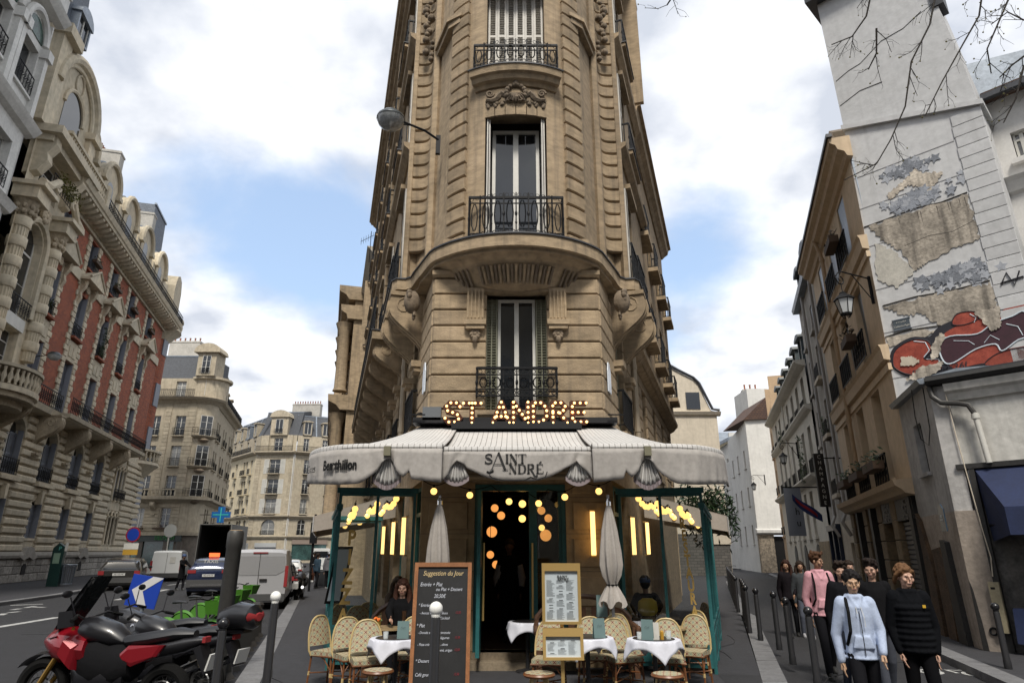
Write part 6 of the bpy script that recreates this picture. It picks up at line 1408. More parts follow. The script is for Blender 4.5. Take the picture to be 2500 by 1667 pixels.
def serif(x,y,z,s,word,big=(),gap=.1,m=M_PRT,parent=None,name='logo_letter'):
 G={'S':([(.85,.8),(.7,.97),(.45,1),(.2,.9),(.15,.7),(.3,.56),(.65,.44),(.85,.3),(.8,.1),(.5,0),(.25,.03),(.1,.2)],.8),'I':([(.25,0),(.25,1)],.5),'T':([(.45,0),(.45,1)],.9)}
 for ch in word:
  k=1.9 if ch in big else 1.0;mb=MB();w=.2*s
  def st(p,f=1.0):strokes(mb,[(p,f)],w,.004,0,s*k,s*k)
  if ch=='S':st([(.8,.75),(.7,.97),(.45,1),(.2,.9),(.15,.7),(.3,.58)],.6);st([(.3,.6),(.65,.42)],1.2);st([(.65,.44),(.85,.3),(.8,.1),(.5,0),(.25,.03),(.1,.22)],.6);st([(.8,.98),(.8,.72)],.35);st([(.1,.26),(.1,0)],.35);adv=.95
  if ch=='A':st([(.05,0),(.45,1)],.3);st([(.45,1),(.85,0)],1.1);st([(.2,.33),(.65,.33)],.3);st([(-.05,.02),(.2,.02)],.3);st([(.68,.02),(1.0,.02)],.3);adv=.95
  if ch=='I':st([(.25,0),(.25,1)],1.1);st([(.08,.02),(.42,.02)],.3);st([(.08,.98),(.42,.98)],.3);adv=.5
  if ch=='N':st([(.15,0),(.15,1)],.3);st([(.15,1),(.75,0)],1.1);st([(.75,0),(.75,1)],.3);st([(.02,.02),(.28,.02)],.3);st([(.6,.98),(.9,.98)],.3);st([(.0,.98),(.22,.98)],.3);adv=.95
  if ch=='T':st([(.45,0),(.45,1)],1.1);st([(.05,.98),(.85,.98)],.3);st([(.05,.98),(.03,.75)],.3);st([(.85,.98),(.87,.75)],.3);st([(.28,.02),(.62,.02)],.3);adv=.9
  if ch=='D':st([(.2,0),(.2,1)],1.1);st([(.2,.98),(.5,.98),(.75,.85)],.35);st([(.74,.88),(.84,.5),(.74,.12)],1.0);st([(.75,.14),(.5,.02),(.2,.02)],.35);st([(.03,.02),(.3,.02)],.3);st([(.03,.98),(.3,.98)],.3);adv=.98
  if ch=='R':st([(.2,0),(.2,1)],1.1);st([(.2,.98),(.55,.98)],.35);st([(.55,.98),(.72,.86),(.72,.64),(.55,.52)],.9);st([(.2,.5),(.55,.5)],.3);st([(.42,.5),(.7,.05),(.85,-.25),(1.05,-.3),(1.15,-.15)],.8);st([(.03,.02),(.37,.02)],.3);adv=.98
  if ch in 'EÉ':st([(.2,0),(.2,1)],1.1);st([(.2,.98),(.75,.98),(.77,.78)],.3);st([(.2,.5),(.6,.5)],.3);st([(.2,.02),(.78,.02),(.82,.25)],.35);st([(.03,.02),(.3,.02)],.3);adv=.85
  if ch=='É':st([(.4,1.1),(.62,1.28)],.6)
  zz=z-(s*.72 if k>1 else 0)
  part(name,mb,m,parent,(x,y,zz));x+=adv*s*(1.75 if k>1 else 1)
 return x
yv=9.685-oy_
serif(-.5,yv,3.07,.14,'S',parent=AWN);serif(-.405,yv-.004,3.07,.14,'A',('A',),parent=AWN);serif(-.19,yv,3.07,.14,'INT',parent=AWN);serif(-.13,yv,2.92,.14,'NDRÉ',parent=AWN)
part('logo_flourish',MB().tube([(-.46,yv,2.95),(-.42,yv,2.935),(-.36,yv,2.96)],.014,4).tube([(-.42,yv,2.9),(-.38,yv,2.86),(-.2,yv,2.82),(.1,yv,2.82),(.2,yv,2.87),(.3,yv,2.83),(.42,yv,2.87),(.45,yv,2.95)],.006,4),M_PRT,AWN)
LE=[(-2.2,9.6),(-2.67,9.72),(-2.97,9.95),(-3.2,10.25),(-3.34,10.6),(-4,12.6)]
def cloth_text(t,size,s0,z,**k):
 me=text_mesh(t,size,.002,'RIGHT',m=M_PRT,**k)
 for v in me.vertices:
  q=max(0,s0-v.co.x);i=0
  while i<len(LE)-2 and q>math.dist(LE[i],LE[i+1]):q-=math.dist(LE[i],LE[i+1]);i+=1
  L_=math.dist(LE[i],LE[i+1]);tx,ty=(LE[i+1][0]-LE[i][0])/L_,(LE[i+1][1]-LE[i][1])/L_
  v.co=Vector((LE[i][0]+tx*q-ty*.1,LE[i][1]+ty*q+tx*.1,v.co.z))
 part('lettering',me,None,AWN,(-ox_,-oy_,z))
cloth_text('Berthillon',.2,.08,3.03,offset=.009,sx=.72);cloth_text('Glaces',.17,.84,3.01,shear=.1,sx=.62)
#marquee letters with bulbs
MQ=thing('marquee_sign','illuminated ST ANDRE marquee letters with round bulbs standing over the awning','sign',(.08,11.2,3.97))
M_MQ=mat('rust brown letter metal',(.06,.018,.008),.5,.3);M_BULB=mat('warm bulb glass',(1,.6,.25),.4,emit=(1,.55,.2),es=1.9)
GL={'S':[[(.9,.78),(.72,.97),(.35,.97),(.12,.76),(.25,.55),(.72,.45),(.9,.24),(.7,.03),(.32,.03),(.1,.22)]],'T':[[(.02,.95),(.98,.95)],[(.5,.95),(.5,.0)]],'A':[[(.05,0),(.5,1),(.95,0)],[(.25,.3),(.75,.3)]],'N':[[(.1,0),(.1,1)],[(.1,1),(.9,0)],[(.9,0),(.9,1)]],'D':[[(.12,.03),(.12,.97),(.55,.97),(.85,.72),(.85,.28),(.55,.03),(.12,.03)]],'R':[[(.12,0),(.12,.97),(.6,.97),(.85,.75),(.6,.5),(.12,.47)],[(.5,.47),(.9,0)]],'E':[[(.88,.96),(.12,.96),(.12,.04),(.88,.04)],[(.12,.5),(.75,.5)]]}
bulb=MB().ball((0,0,0),.024,8,6).mesh('bulb',M_BULB,smooth=True)
x=-1.30;S_=.325
for ch in 'ST ANDRE':
 if ch==' ':x+=.17;continue
 mb=MB();SZ=.37;strokes(mb,[(p,1)for p in GL[ch]],.095,.07,0,S_,SZ)
 L_=part('letter',mb,M_MQ,MQ,(x,0,.0))
 for p in GL[ch]:
  P=[Vector((a*S_,b*SZ))for a,b in p];tot=sum((P[i+1]-P[i]).length for i in range(len(P)-1));n=max(2,round(tot/.1))
  for k in range(n+1):
   q=tot*k/n;i=0
   while i<len(P)-2 and q>(P[i+1]-P[i]).length:q-=(P[i+1]-P[i]).length;i+=1
   d=P[i+1]-P[i];w=P[i]+d*min(1,q/d.length);part('bulb',bulb,None,L_,(w.x,-.085,w.y))
 x+=S_*1.07
part('back_rail',MB().box(-1.5,1.5,.05,.08,.02,.05),M_IRON,MQ);part('spotlight_box',MB().box(-1.68,-1.35,-.02,.1,.06,.3),mat('grey box metal',(.1,.11,.12),.6),MQ);part('cable_loop',MB().ring((-1.72,0,.1),.09,.015,'y',12,5),M_RUBBER,MQ)
for s in(-1,1):part('bracket_frame',MB().tube([(s*1.9,-.1,.02),(s*1.9,-.1,.14),(s*1.62,-.1,.14)],.014,5),M_IRON,MQ)
#wall lamps, bulbs
M_TUBE=mat('lit amber tube',(1,.7,.3),.4,emit=(1,.6,.2),es=1.5);M_GLOBE=mat('lit globe bulb',(1,.75,.4),.3,emit=(1,.58,.16),es=1.25);M_GLOBE2=mat('dim amber globe',(1,.5,.2),.3,emit=(1,.4,.1),es=.6)
wl=thing('wall_light','tall lit amber tube light on the right stone pier between door and umbrella','wall lamp',(1.40,11.5,1.75),0,'amber tube lights on the ground floor');part('lit_tube',MB().tube([(0,-.05,0),(0,-.05,.72)],.042,8),M_TUBE,wl,smooth=True);part('fitting',MB().box(-.05,.05,-.02,.04,-.03,0).box(-.05,.05,-.02,.04,.72,.75),MATS['polished brass'],wl)
for k,(F,sg,s_)in enumerate([(FL,-1,q)for q in(2.0,4.2,7.0)]+[(FR,1,q)for q in(2.0,4.4)]):
 p=F.at(s_*sg,-.12,1.75);clone(wl,(p[0]+.08,p[1]+11.65,1.75),F.rz,label='lit amber tube light on the %s street front, %s from the corner'%(('left','right')[sg>0],('nearest','second','third','nearest','second')[k]),group='amber tube lights on the ground floor')
SL=[]
def strings(name,label,pts,sag,n,m=M_GLOBE,r=.055):
 t=thing(name,label,'string lights',pts[0]);o=Vector(pts[0]);mb=MB();B=cached(('gb',m.name,r),lambda:MB().ball((0,0,-r-.02),r,10,7).mesh('bulb',m,smooth=True));H=cached('sock',lambda:MB().lathe([(.018,-.03),(.02,.03)],n=6).mesh('socket',M_RUBBER))
 for i in range(len(pts)-1):
  a,b=Vector(pts[i])-o,Vector(pts[i+1])-o;P=[a.lerp(b,k/10)-Vector((0,0,sag*sin(pi*k/10)))for k in range(11)];mb.tube(P,.007,4)
  for k in range(n):
   q=a.lerp(b,(k+.5)/n)-Vector((0,0,sag*sin(pi*(k+.5)/n)+.02));part('bulb',B,None,t,tuple(q));part('socket',H,None,t,tuple(q))
 part('cable',mb,M_RUBBER,t);return t
strings('string_lights','string of lit globe bulbs draped left of the restaurant door',[(-1.5,10.5,2.95),(-1.05,10.7,2.92),(-.35,10.9,2.86),(.25,11.2,2.75)],.1,1)
strings('string_lights','string of lit globe bulbs draped right of the restaurant door',[(1.68,10.5,2.95),(1.15,10.7,2.92),(.6,10.9,2.8),(.3,11.2,2.75)],.1,1)
for sg,nm in((-1,'left'),(1,'right')):
 for j,off in enumerate((.45,.8,1.2)):
  F=FL if sg<0 else FR;P=[]
  for s_ in(.7,3.2,6,9):p=F.at(s_*sg,-off,2.9-.1*j);P.append((p[0]+.08,p[1]+11.65,p[2]))
  strings('string_lights','%s row of globe bulbs under the %s side awning'%(('inner','middle','outer')[j],nm),P,.12,5,M_GLOBE,.06)
GLB=((-.42,12.9,2.62,.075,'upper left amber globe just inside the door'),(-.3,13.3,2.5,.08,'amber globe just below the upper left one inside the door'),(.12,12.6,2.68,.07,'yellow globe at the top centre of the doorway'),(.12,12.9,2.42,.07,'yellow globe below the top centre one in the doorway'),(-.5,13.8,2.2,.11,'largest amber globe at the left side of the doorway'),(-.52,13.6,1.75,.075,'amber globe low at the left door post'),(-.42,14.2,1.55,.08,'left one of the lowest pair of amber globes inside'),(-.27,14.3,1.6,.08,'right one of the lowest pair of amber globes inside'),(.48,12.5,2.55,.075,'upper yellow globe behind the glazed door panel'),(.62,12.7,2.42,.075,'amber globe right of the upper one behind the glazed panel'),(.5,12.9,2.25,.06,'small yellow globe in the middle of the glazed panel'),(.6,13.4,2.12,.115,'largest amber globe behind the glazed door panel'))
for x,y,z,r,lb in GLB:
 t=thing('pendant_globe',lb,'pendant lamp',(x+.08,y,z),0,'amber globes inside the restaurant');part('globe',MB().ball((0,0,0),r,12,8),M_GLOBE2 if r>.074 else M_GLOBE,t,smooth=True);part('cord',MB().tube([(0,0,r),(0,0,3.15-z)],.006,4),M_RUBBER,t)
CG=glass_mat('clear glass')
def screen(name,label,a,b,h=2.78,panels=2,gate=None,zb=.62,parent=None):
 a,b=Vector((*a,0)),Vector((*b,0));L=(b-a).length;rz=math.atan2(b.y-a.y,b.x-a.x);t=thing(name,label,'glass screen',a,rz);w=.05
 for k in range(panels+1):
  x=L*k/panels;part('post',MB().box(x-w/2,x+w/2,-w/2,w/2,0,h),M_TEAL,t)
 part('top_rail',MB().box(-.06,L+.06,-.05,.05,h,h+.09),M_TEAL,t)
 for k in range(panels):
  x0,x1=L*k/panels+w/2,L*(k+1)/panels-w/2
  p=part('solid_panel',MB().box(x0,x1,-.018,.018,.08,zb),M_TEAL,t);part('panel_moulding',MB().box(x0+.05,x1-.05,-.03,-.018,.14,.16).box(x0+.05,x1-.05,-.03,-.018,zb-.08,zb-.06).box(x0+.05,x0+.07,-.03,-.018,.16,zb-.08).box(x1-.07,x1-.05,-.03,-.018,.16,zb-.08),M_TEAL,p)
  part('rail',MB().box(x0,x1,-.022,.022,zb,zb+.05).box(x0,x1,-.022,.022,h-.05,h),M_TEAL,t);part('pane',MB().add([(x0,0,zb+.05),(x1,0,zb+.05),(x1,0,h-.05),(x0,0,h-.05)],[(0,1,2,3)]),CG,t)
 return t
pl_=(-2.98,11.35);pl2=(-1.72,11.55)
s1=screen('glass_screen','teal framed glass screen with gold PIZZA letters on the left terrace',pl_,pl2)
M_GOLD=mat('gold leaf letters',(.5,.33,.1),.5,.2)
for i,ch in enumerate('PIZZA'):part('letter',text_mesh(ch,.34,.006,offset=.012,sx=.75,m=M_GOLD),None,s1,(.24-i*.012,-.03,2.02-i*.31))
pr_=(3.18,11.0);s2=screen('glass_screen','teal framed glass screen with gold RESTAURANT letters on the right terrace',(1.86,11.3),pr_,2.75)
for i,ch in enumerate('RESTAURANT'):part('letter',text_mesh(ch,.24,.006,offset=.01,sx=.62,m=M_GOLD),None,s2,(1.02+i*.012,-.03,2.25-i*.195))
screen('glass_screen','teal framed glass screen running back along the left pavement',pl_,(-4.1,15.2),2.5,3);screen('glass_screen','teal framed glass screen running back along the right pavement',pr_,(4.5,15.0),2.5,3)
screen('glass_screen','teal framed glass screen at the far end of the left terrace',(-4.1,15.2),(-3.1,15.5),2.5,1)
for sg,nm,ltr in((-1,'left','PIZZA'),(1,'right','PIZZA')):
 F=FL if sg<0 else FR;t=thing('side_awning','lower beige awning with big PIZZA lettering beyond the glass screens on the %s'%nm,'awning',(F.at(0,0,0)[0]+.08,F.at(0,0,0)[1]+11.65,0),F.rz)
 a,b=(-10.5,-4.6)if sg<0 else(4.6,9.5)
 o=part('canvas',MB().grid(lambda u,v:(lerp(a,b,u),-.1-1.9*v,3.15-.55*v),12,4,30,1),mat('beige awning canvas',(.34,.30,.26),.9,var=.1),t);solid(o)
 for q in(a,b):part('end_panel',MB().add([(q,-.1,3.15),(q,-2.0,2.6),(q,-2.0,2.25),(q,-.1,2.6)],[(0,1,2,3)]),MATS['beige awning canvas'],t)
 o=part('valance',MB().grid(lambda u,v:(lerp(a,b,u),-2.0-.02*sin(u*200),2.6-v*(.3+.06*abs(sin(u*18)))),60,2,60,1),M_AWN,t);solid(o)
 part('lettering',text_mesh('PIZZA',.6,.003,m=mat('brown print',(.14,.10,.07),.9)),None,t,((a+b)/2,-1.7,2.75),rot=(R(-60),0,0))if 0 else None
def umbrella(loc,label,hv):
 t=thing('closed_umbrella',label,'umbrella',loc,0,'closed umbrellas')
 part('pole',MB().tube([(0,0,0),(0,0,2.62)],.022,8),mat('grey pole metal',(.35,.35,.36),.4,.5),t,smooth=True);part('ground_socket',MB().tube([(0,0,0),(0,0,.42)],.032,8),M_IRON2,t)
 n=40;rings=[]
 for z,r,am in((2.55,.03,0),(2.45,.06,.1),(2.2,.11,.16),(1.9,.145,.22),(1.7,.15,.26),(1.55,.12,.3),(1.46,.075,.3),(1.43,.065,.25),(1.36,.1,.3),(1.25,.155,.25),(1.17,.18,.22)):
  rings.append([((r*(1+am*(cos(8*2*pi*k/n+z*2.2)*.8)))*cos(2*pi*k/n),(r*(1+am*cos(8*2*pi*k/n+z*2.2)*.8))*sin(2*pi*k/n),z+hv+(.05*cos(5*2*pi*k/n)if z<1.2 else 0))for k in range(n)])
 part('folded_canopy',MB().loft(rings),mat('taupe umbrella cloth',(.30,.275,.25),.9,var=.12,vs=6),t,smooth=60);part('tie_strap',MB().lathe([(.08,1.42+hv),(.085,1.43+hv),(.08,1.44+hv)],n=14),M_RUBBER,t);part('finial',MB().lathe([(.04,2.54+hv),(.04,2.6+hv),(.015,2.66+hv)],n=10),M_CHROME,t)
 return t
umbrella((-1.10,9.95,0),'closed taupe umbrella behind the chalkboard, left of the restaurant door',-.06);umbrella((1.45,9.85,0),'closed taupe umbrella on a grey pole right of the brass menu stand',-.08)
#rattan chairs, stools, tables
M_WEAVE=mat('cream woven cane with crosses',(.42,.38,.25),.6,kind='weave');M_RAT=mat('pale rattan cane',(.44,.33,.15),.45,var=.12,vs=12);M_RATD=mat('varnished brown rattan',(.16,.06,.02),.4,var=.2,vs=8)
M_WEAVEB=mat('dark back of woven cane',(.16,.12,.06),.7,kind='weave')
def arch_pts(w,h,n=14,p=2.6):return[((w/2)*(1 if cos(pi*k/n)>0 else-1)*abs(cos(pi*k/n))**(2/p),h*(sin(pi*k/n)**(2/p)))for k in range(n+1)]
def make_chair():
 t=thing('bistro_chair','x','chair',(0,0,0),0,'woven rattan chairs on the restaurant terrace')
 def by(z):return .2+(z-.46)*.2 if z>.46 else .2
 A=arch_pts(.44,.44,16);P=[(.2,.17,.4)]+[(x,by(.47+z)-.04*(1-(2*x/.44)**2),.47+z)for x,z in A]+[(-.2,.17,.4)]
 part('back_frame',MB().tube([(x,y,z)for x,y,z in P],.014,6),M_RAT,t,smooth=True)
 def bk(u,v):
  x=(u-.5)*.42;top=.44*max(0,1-abs(x/.22)**2.6)**(1/2.6);z=.52+(top-.06)*v;return(x,by(z)-.04*(1-(2*x/.44)**2),z)
 mb=MB();mb.grid(bk,12,8,.42,.4);part('back_panel',solid_mesh(mb,M_WEAVE),None,t)
 mb=MB()
 mb.grid(lambda u,v:((u-.5)*.42*(1-.12*v),-.22+.40*v,.465+.01*sin(pi*u)*sin(pi*v)),6,6,.42,.4);mb.grid(lambda u,v:((u-.5)*.42,-.225,.465-.06*v),6,1,.42,.06)
 for s in(0,1):mb.grid(lambda u,v:((s-.5)*.425,-.22+.4*u,.465-.06*v),6,1,.4,.06)
 part('seat',mb,M_WEAVE,t);part('seat_rim',MB().tube([(-.215,-.23,.405),(.215,-.23,.405),(.2,.19,.405),(-.2,.19,.405)],.014,6,closed=True),M_RATD,t,smooth=True)
 for x,y in((-.19,-.2),(.19,-.2),(-.18,.18),(.18,.18)):
  lg=part('leg',MB().tube([(x,y,.41),(x*1.12,y*1.15,0)],.014,6),M_RATD,t,smooth=True);part('cane_binding',MB().tube([(x*1.06,y*1.07,.2),(x*1.075,y*1.09,.15)],.017,6),M_RAT,lg)
 part('stretcher',MB().tube([(-.2,-.21,.18),(.2,.19,.18)],.009,5),M_RATD,t);part('stretcher',MB().tube([(.2,-.21,.18),(-.2,.19,.18)],.009,5),M_RATD,t)
 for s in(-1,1):part('brace',MB().tube([(s*.2,-.2,.24),(s*.12,-.2,.36),(0,-.21,.4)],.008,5).tube([(s*.2,-.2,.24),(s*.19,-.08,.36),(s*.19,.0,.4)],.008,5),M_RATD,t)
 return t
def solid_mesh(mb,m):
 n=len(mb.v);vs=list(mb.v);fs=list(mb.f);uv=dict(mb.uv)
 mb.v+=[(x,y+.012,z)for x,y,z in vs]
 for i,f in enumerate(fs):mb.uv[len(mb.f)]=list(reversed(uv[i]));mb.f.append(tuple(n+j for j in reversed(f)))
 return mb.mesh('back_panel',m)
CHAIR0=make_chair();used=False
def chair(x,y,deg,label,s=1.0):
 global used
 if not used:used=True;CHAIR0.location=(x,y,0);CHAIR0.rotation_euler=(0,0,R(deg));CHAIR0['label']=label;return
 clone(CHAIR0,(x,y,0),R(deg),label=label)
def stool(x,y,label,proto=[None]):
 if proto[0]is None:
  t=thing('rattan_stool',label,'stool',(x,y,0),0,'round woven stools');proto[0]=t
  mb=MB();mb.grid(lambda u,v:(.165*v*cos(2*pi*u),.165*v*sin(2*pi*u),.452+.01*(1-v)),24,4,1,1)
  for f,us in mb.uv.items():mb.uv[f]=[(mb.v[i][0],mb.v[i][1])for i in mb.f[f]]
  part('seat',mb,M_WEAVE,t);part('seat_rim',MB().ring((0,0,.43),.17,.022,'z',20,6),M_RATD,t,smooth=True)
  for k in range(4):
   a=pi/4+k*pi/2;part('leg',MB().tube([(.12*cos(a),.12*sin(a),.42),(.17*cos(a),.17*sin(a),0)],.014,6),M_RAT,t,smooth=True);part('brace',MB().tube([(.14*cos(a),.14*sin(a),.22),(.06*cos(a),.06*sin(a),.41)],.008,4),M_RAT,t)
  part('foot_ring',MB().ring((0,0,.17),.145,.009,'z',16,5),M_RATD,t)
  return
 clone(proto[0],(x,y,0),.3*x,label=label)
M_CLOTH=mat('white tablecloth',(.55,.56,.62),.85,var=.06,vs=6)
def table(x,y,where,cloth=True,r=.33,rot=0.0):
 t=thing('bistro_table','round bistro table %s'%where,'table',(x,y,0),0,'round bistro tables');part('table_top',MB().lathe([(r,.7),(r,.725)],n=24),mat('pale brown table top',(.3,.22,.12),.35,var=.2,vs=8),t,smooth=30);part('pedestal',MB().tube([(0,0,.02),(0,0,.7)],.03,8),M_IRON2,t);part('base',MB().lathe([(.2,0),(.19,.02),(.04,.05)],n=14),M_IRON2,t)
 if cloth:
  mb=MB();S=.44;c_,s_=cos(rot),sin(rot)
  def f(u,v):
   a,b=(u-.5)*2*S,(v-.5)*2*S;d=math.hypot(a,b)
   if d<=r+.01:px,py,z=a,b,.731
   else:e=d-r-.01;k=(r+.012+e*.22+.012*sin(math.atan2(b,a)*9)*min(1,e*8))/d;px,py,z=a*k,b*k,.731-e*.93
   return(px*c_-py*s_,px*s_+py*c_,z)
  mb.grid(f,28,28);o=part('tablecloth',mb,M_CLOTH,None,(x,y,0),smooth=True);solid(o,.004);tag(o,'white tablecloth with black ring print %s'%where,'tablecloth','white tablecloths')
  part('ring_print',MB().ring((0,0,.7345),r*.8,.006,'z',32,4).lathe([(r*.72,.7335),(r*.82,.7342),(r*.82,.736)],n=32),M_IRON2,o)
 return t
def menu(x,y,z,label,rz=0,h=.21):
 t=thing('menu_card',label,'menu',(x,y,z),rz,'folded teal menus');m=mat('grey teal menu card',(.10,.16,.16),.7)
 part('cover',MB().add([(-.075,-.03,0),(.075,-.045,0),(.075,-.01,h),(-.075,.005,h)],[(0,1,2,3)]).add([(-.075,.05,0),(.075,.035,0),(.075,-.009,h),(-.075,.006,h)],[(3,2,1,0)]),m,t);part('logo',MB().tube([(-.03,-.032,h*.62),(-.01,-.03,h*.68),(.0,-.03,h*.6),(.03,-.032,h*.66)],.002,3),M_PRT,t)
def glass_(x,y,z,label,m=None,r=.035,h=.09):single('drinking_glass',MB().lathe([(r*.85,0),(r,h),(r*.93,h),(r*.8,.01)],n=14),m or mat('drinking glass',(.7,.75,.75),.08,alpha=.35),label,'glass',(x,y,z),0,'glasses on the terrace tables',smooth=True)
def pot(x,y,z,label,flower=(.7,.16,.02)):
 t=thing('flower_pot',label,'flower pot',(x,y,z),0,'small pots of orange flowers');part('pot',MB().lathe([(.04,0),(.05,.09),(.045,.09),(.04,.02)],n=12),mat('ochre pot',(.25,.18,.03),.4,.2),t,smooth=True);mb=MB();rd=random.Random(int(x*100))
 for k in range(12):mb.ball((rd.uniform(-.045,.045),rd.uniform(-.04,.04),.1+rd.uniform(0,.04)),.022,6,4)
 part('blossoms',mb,mat('orange blossoms',flower,.7),t);mb=MB()
 for k in range(8):a=k*.8;mb.add([(0,0,.09),(.07*cos(a),.07*sin(a),.1),(.05*cos(a+.4),.05*sin(a+.4),.13)],[(0,1,2)])
 part('leaves',mb,mat('pot leaves',(.06,.1,.02),.7),t)
table(-1.52,9.15,'at the front left of the terrace beside the chalkboard',rot=.5);menu(-1.42,9.05,.735,'teal menu standing on the white table beside the chalkboard',.1);glass_(-1.63,8.98,.735,'empty glass on the white table left of the menu')
chair(-1.92,9.35,20,'front left woven chair with wide cane back, beside the white table');chair(-2.22,9.75,35,'woven chair behind the front left one, dark cane back');chair(-1.4,9.78,0,'woven chair behind the white table, half hidden by the chalkboard');chair(-2.62,10.1,62,'woven chair inside the left screen by its teal panel');stool(-1.62,8.55,'round woven stool standing before the left white table')
chair(-2.55,11.7,30,'woven chair deeper in the left terrace beneath the letters');chair(-2.9,12.3,60,'woven chair at the second row of tables on the left');chair(-2.75,13.0,-160,'woven chair facing the second row table on the left');chair(-3.2,13.8,80,'woven chair at the third row on the left terrace');chair(-3.5,14.6,80,'last woven chair on the left terrace')
table(-2.25,12.1,'inside the left glass screen',False);table(-2.5,13.0,'behind it on the left terrace',False);table(-2.8,14.0,'far back on the left terrace',True);pot(-2.25,12.1,.73,'ochre pot of orange flowers on the bare table behind the left screen');table(-1.85,10.5,'before the seated woman on the left',False,.3);pot(-2.0,10.3,.73,'ochre pot of orange flowers on the table of the seated woman')
table(1.0,9.25,'behind the brass menu stand',rot=.3);table(1.84,9.05,'at the front right of the terrace',rot=.9);menu(1.74,8.92,.735,'teal menu standing on the front right white table',-.3,.24);menu(1.14,9.1,.735,'teal menu on the white table behind the brass stand',.2,.24);glass_(1.64,8.95,.735,'water glass left of the menu on the front right table');glass_(2.02,8.98,.735,'water glass on the right of the front right table',r=.04,h=.1)
t_=thing('menu_holder','small holder of papers on the front right white table','holder',(1.84,8.95,.735));part('papers',MB().box(-.03,.05,-.02,.02,0,.2),M_WHITEP,t_);part('holder_side',MB().box(-.045,-.03,-.03,.03,0,.22),mat('grey teal menu card',(.1,.16,.16)),t_);single('sauce_jar',MB().lathe([(.025,0),(.025,.09),(.015,.11)],n=10),mat('amber jar',(.4,.22,.03),.2),'small amber jar on the front right white table','jar',(1.93,8.95,.735))
chair(.5,9.4,-10,'woven chair left of the brass menu stand');chair(1.15,9.75,5,'woven chair behind the brass menu stand with dark back');chair(1.5,9.55,15,'woven chair just right of the umbrella pole');chair(2.12,9.5,-12,'woven chair behind the front right table');chair(2.6,10.1,-30,'woven chair at the outer right corner of the terrace');chair(1.62,10.2,10,'tall woven chair back in the second row on the right');chair(1.7,11.0,10,'woven chair in the third row on the right');chair(1.95,11.8,10,'woven chair in the fourth row on the right');chair(2.2,12.6,10,'woven chair in the fifth row on the right');chair(2.75,10.9,-60,'woven chair beside the right screen');chair(3.3,12.6,-80,'woven chair far back by the right screen')
table(2.3,10.5,'bare and round at the right terrace edge',False,.34);table(2.15,11.5,'with cloth behind the right terrace chairs',True,.3);table(2.5,12.6,'far back on the right terrace',True,.3);table(.25,11.2,'with a draped cloth beside the door',True,.3);menu(1.32,10.1,.9,'teal menu on the second row table of the right terrace',.1,.3);stool(.32,8.35,'round woven stool in front of the brass menu stand');stool(1.82,8.3,'round woven stool in front of the right white table')
def bench(x,y,rz,label):
 t=thing('wooden_bench',label,'bench',(x,y,0),rz,'carved wooden benches');m=mat('dark varnished wood',(.09,.045,.025),.45,var=.3,vs=6)
 part('seat',MB().box(-.7,.7,-.25,.25,.4,.45),m,t);pr=[(-.75,.45),(.75,.45),(.75,.75)]+[(.75*cos(pi*k/10)*(1-.25*sin(pi*k/10)),.8+.32*sin(pi*k/10))for k in range(11)]+[(-.75,.75)]
 part('back_rail',MB().tube([(p[0],.28,p[1])for p in pr[2:]],.045,6),m,t,smooth=True)
 for k in range(7):part('slat',MB().box(-.62+k*.19,-.52+k*.19,.26,.29,.45,.95),m,t)
 for s in(-1,1):
  part('arm',MB().tube([(s*.75,.26,.72),(s*.78,-.1,.7),(s*.78,-.3,.68)],.045,8).ball((s*.78,-.32,.66),.08,8,6,.6,1,1),m,t,smooth=True)
  for y_ in(-.24,.26):part('leg',MB().box(s*.74-.04,s*.74+.04,y_-.04,y_+.04,0,.7),m,t)
bench(-1.5,10.95,0,'dark carved bench behind the seated woman, against the left pier');bench(1.15,10.9,0,'dark carved bench against the right pier')
#chalkboard and brass menu stand
CBd=thing('chalkboard','tall wooden framed chalkboard headed Suggestion du Jour','chalkboard',(-.83,8.05,0),R(2));M_CW=mat('varnished oak frame',(.26,.11,.045),.45,var=.25,vs=10)
cb=MB();Z1=1.68;tilt=.1
def cbp(x0,x1,z0,z1,y0,y1):return MB().add([(x,y+z*tilt,z)for z in(z0,z1)for y in(y0,y1)for x in(x0,x1)],[(0,1,3,2),(4,6,7,5),(0,4,5,1),(2,3,7,6),(0,2,6,4),(1,5,7,3)])
for a in((-.345,-.3,0,Z1),(.3,.345,0,Z1),(-.3,.3,Z1-.05,Z1),(-.3,.3,.2,.26)):part('frame',cbp(*a,-.02,.02),M_CW,CBd)
part('slate_panel',cbp(-.3,.3,.26,Z1-.05,.0,.012),mat('black chalk slate',(.01,.01,.011),.6,var=.3,vs=6),CBd);part('rear_leg',MB().box(-.3,-.26,.4,.44,0,1.5).box(.26,.3,.4,.44,0,1.5),M_CW,CBd)
M_CHK=mat('white chalk',(.5,.52,.58),.9);M_CHR=mat('red chalk',(.22,.02,.03),.9);M_CHG=mat('cream gold paint',(.55,.42,.22),.7)
def chalk(s,x,z,size,m=M_CHK,sh=.25,al='LEFT',sx=.8):part('chalk_writing',text_mesh(s,size,.001,al,shear=sh,sx=sx,m=m),None,CBd,(x,z*tilt-.004,z),rot=(-math.atan(tilt),0,0))
chalk('Suggestion du Jour',0,1.555,.078,M_CHG,.3,'CENTER',.82)
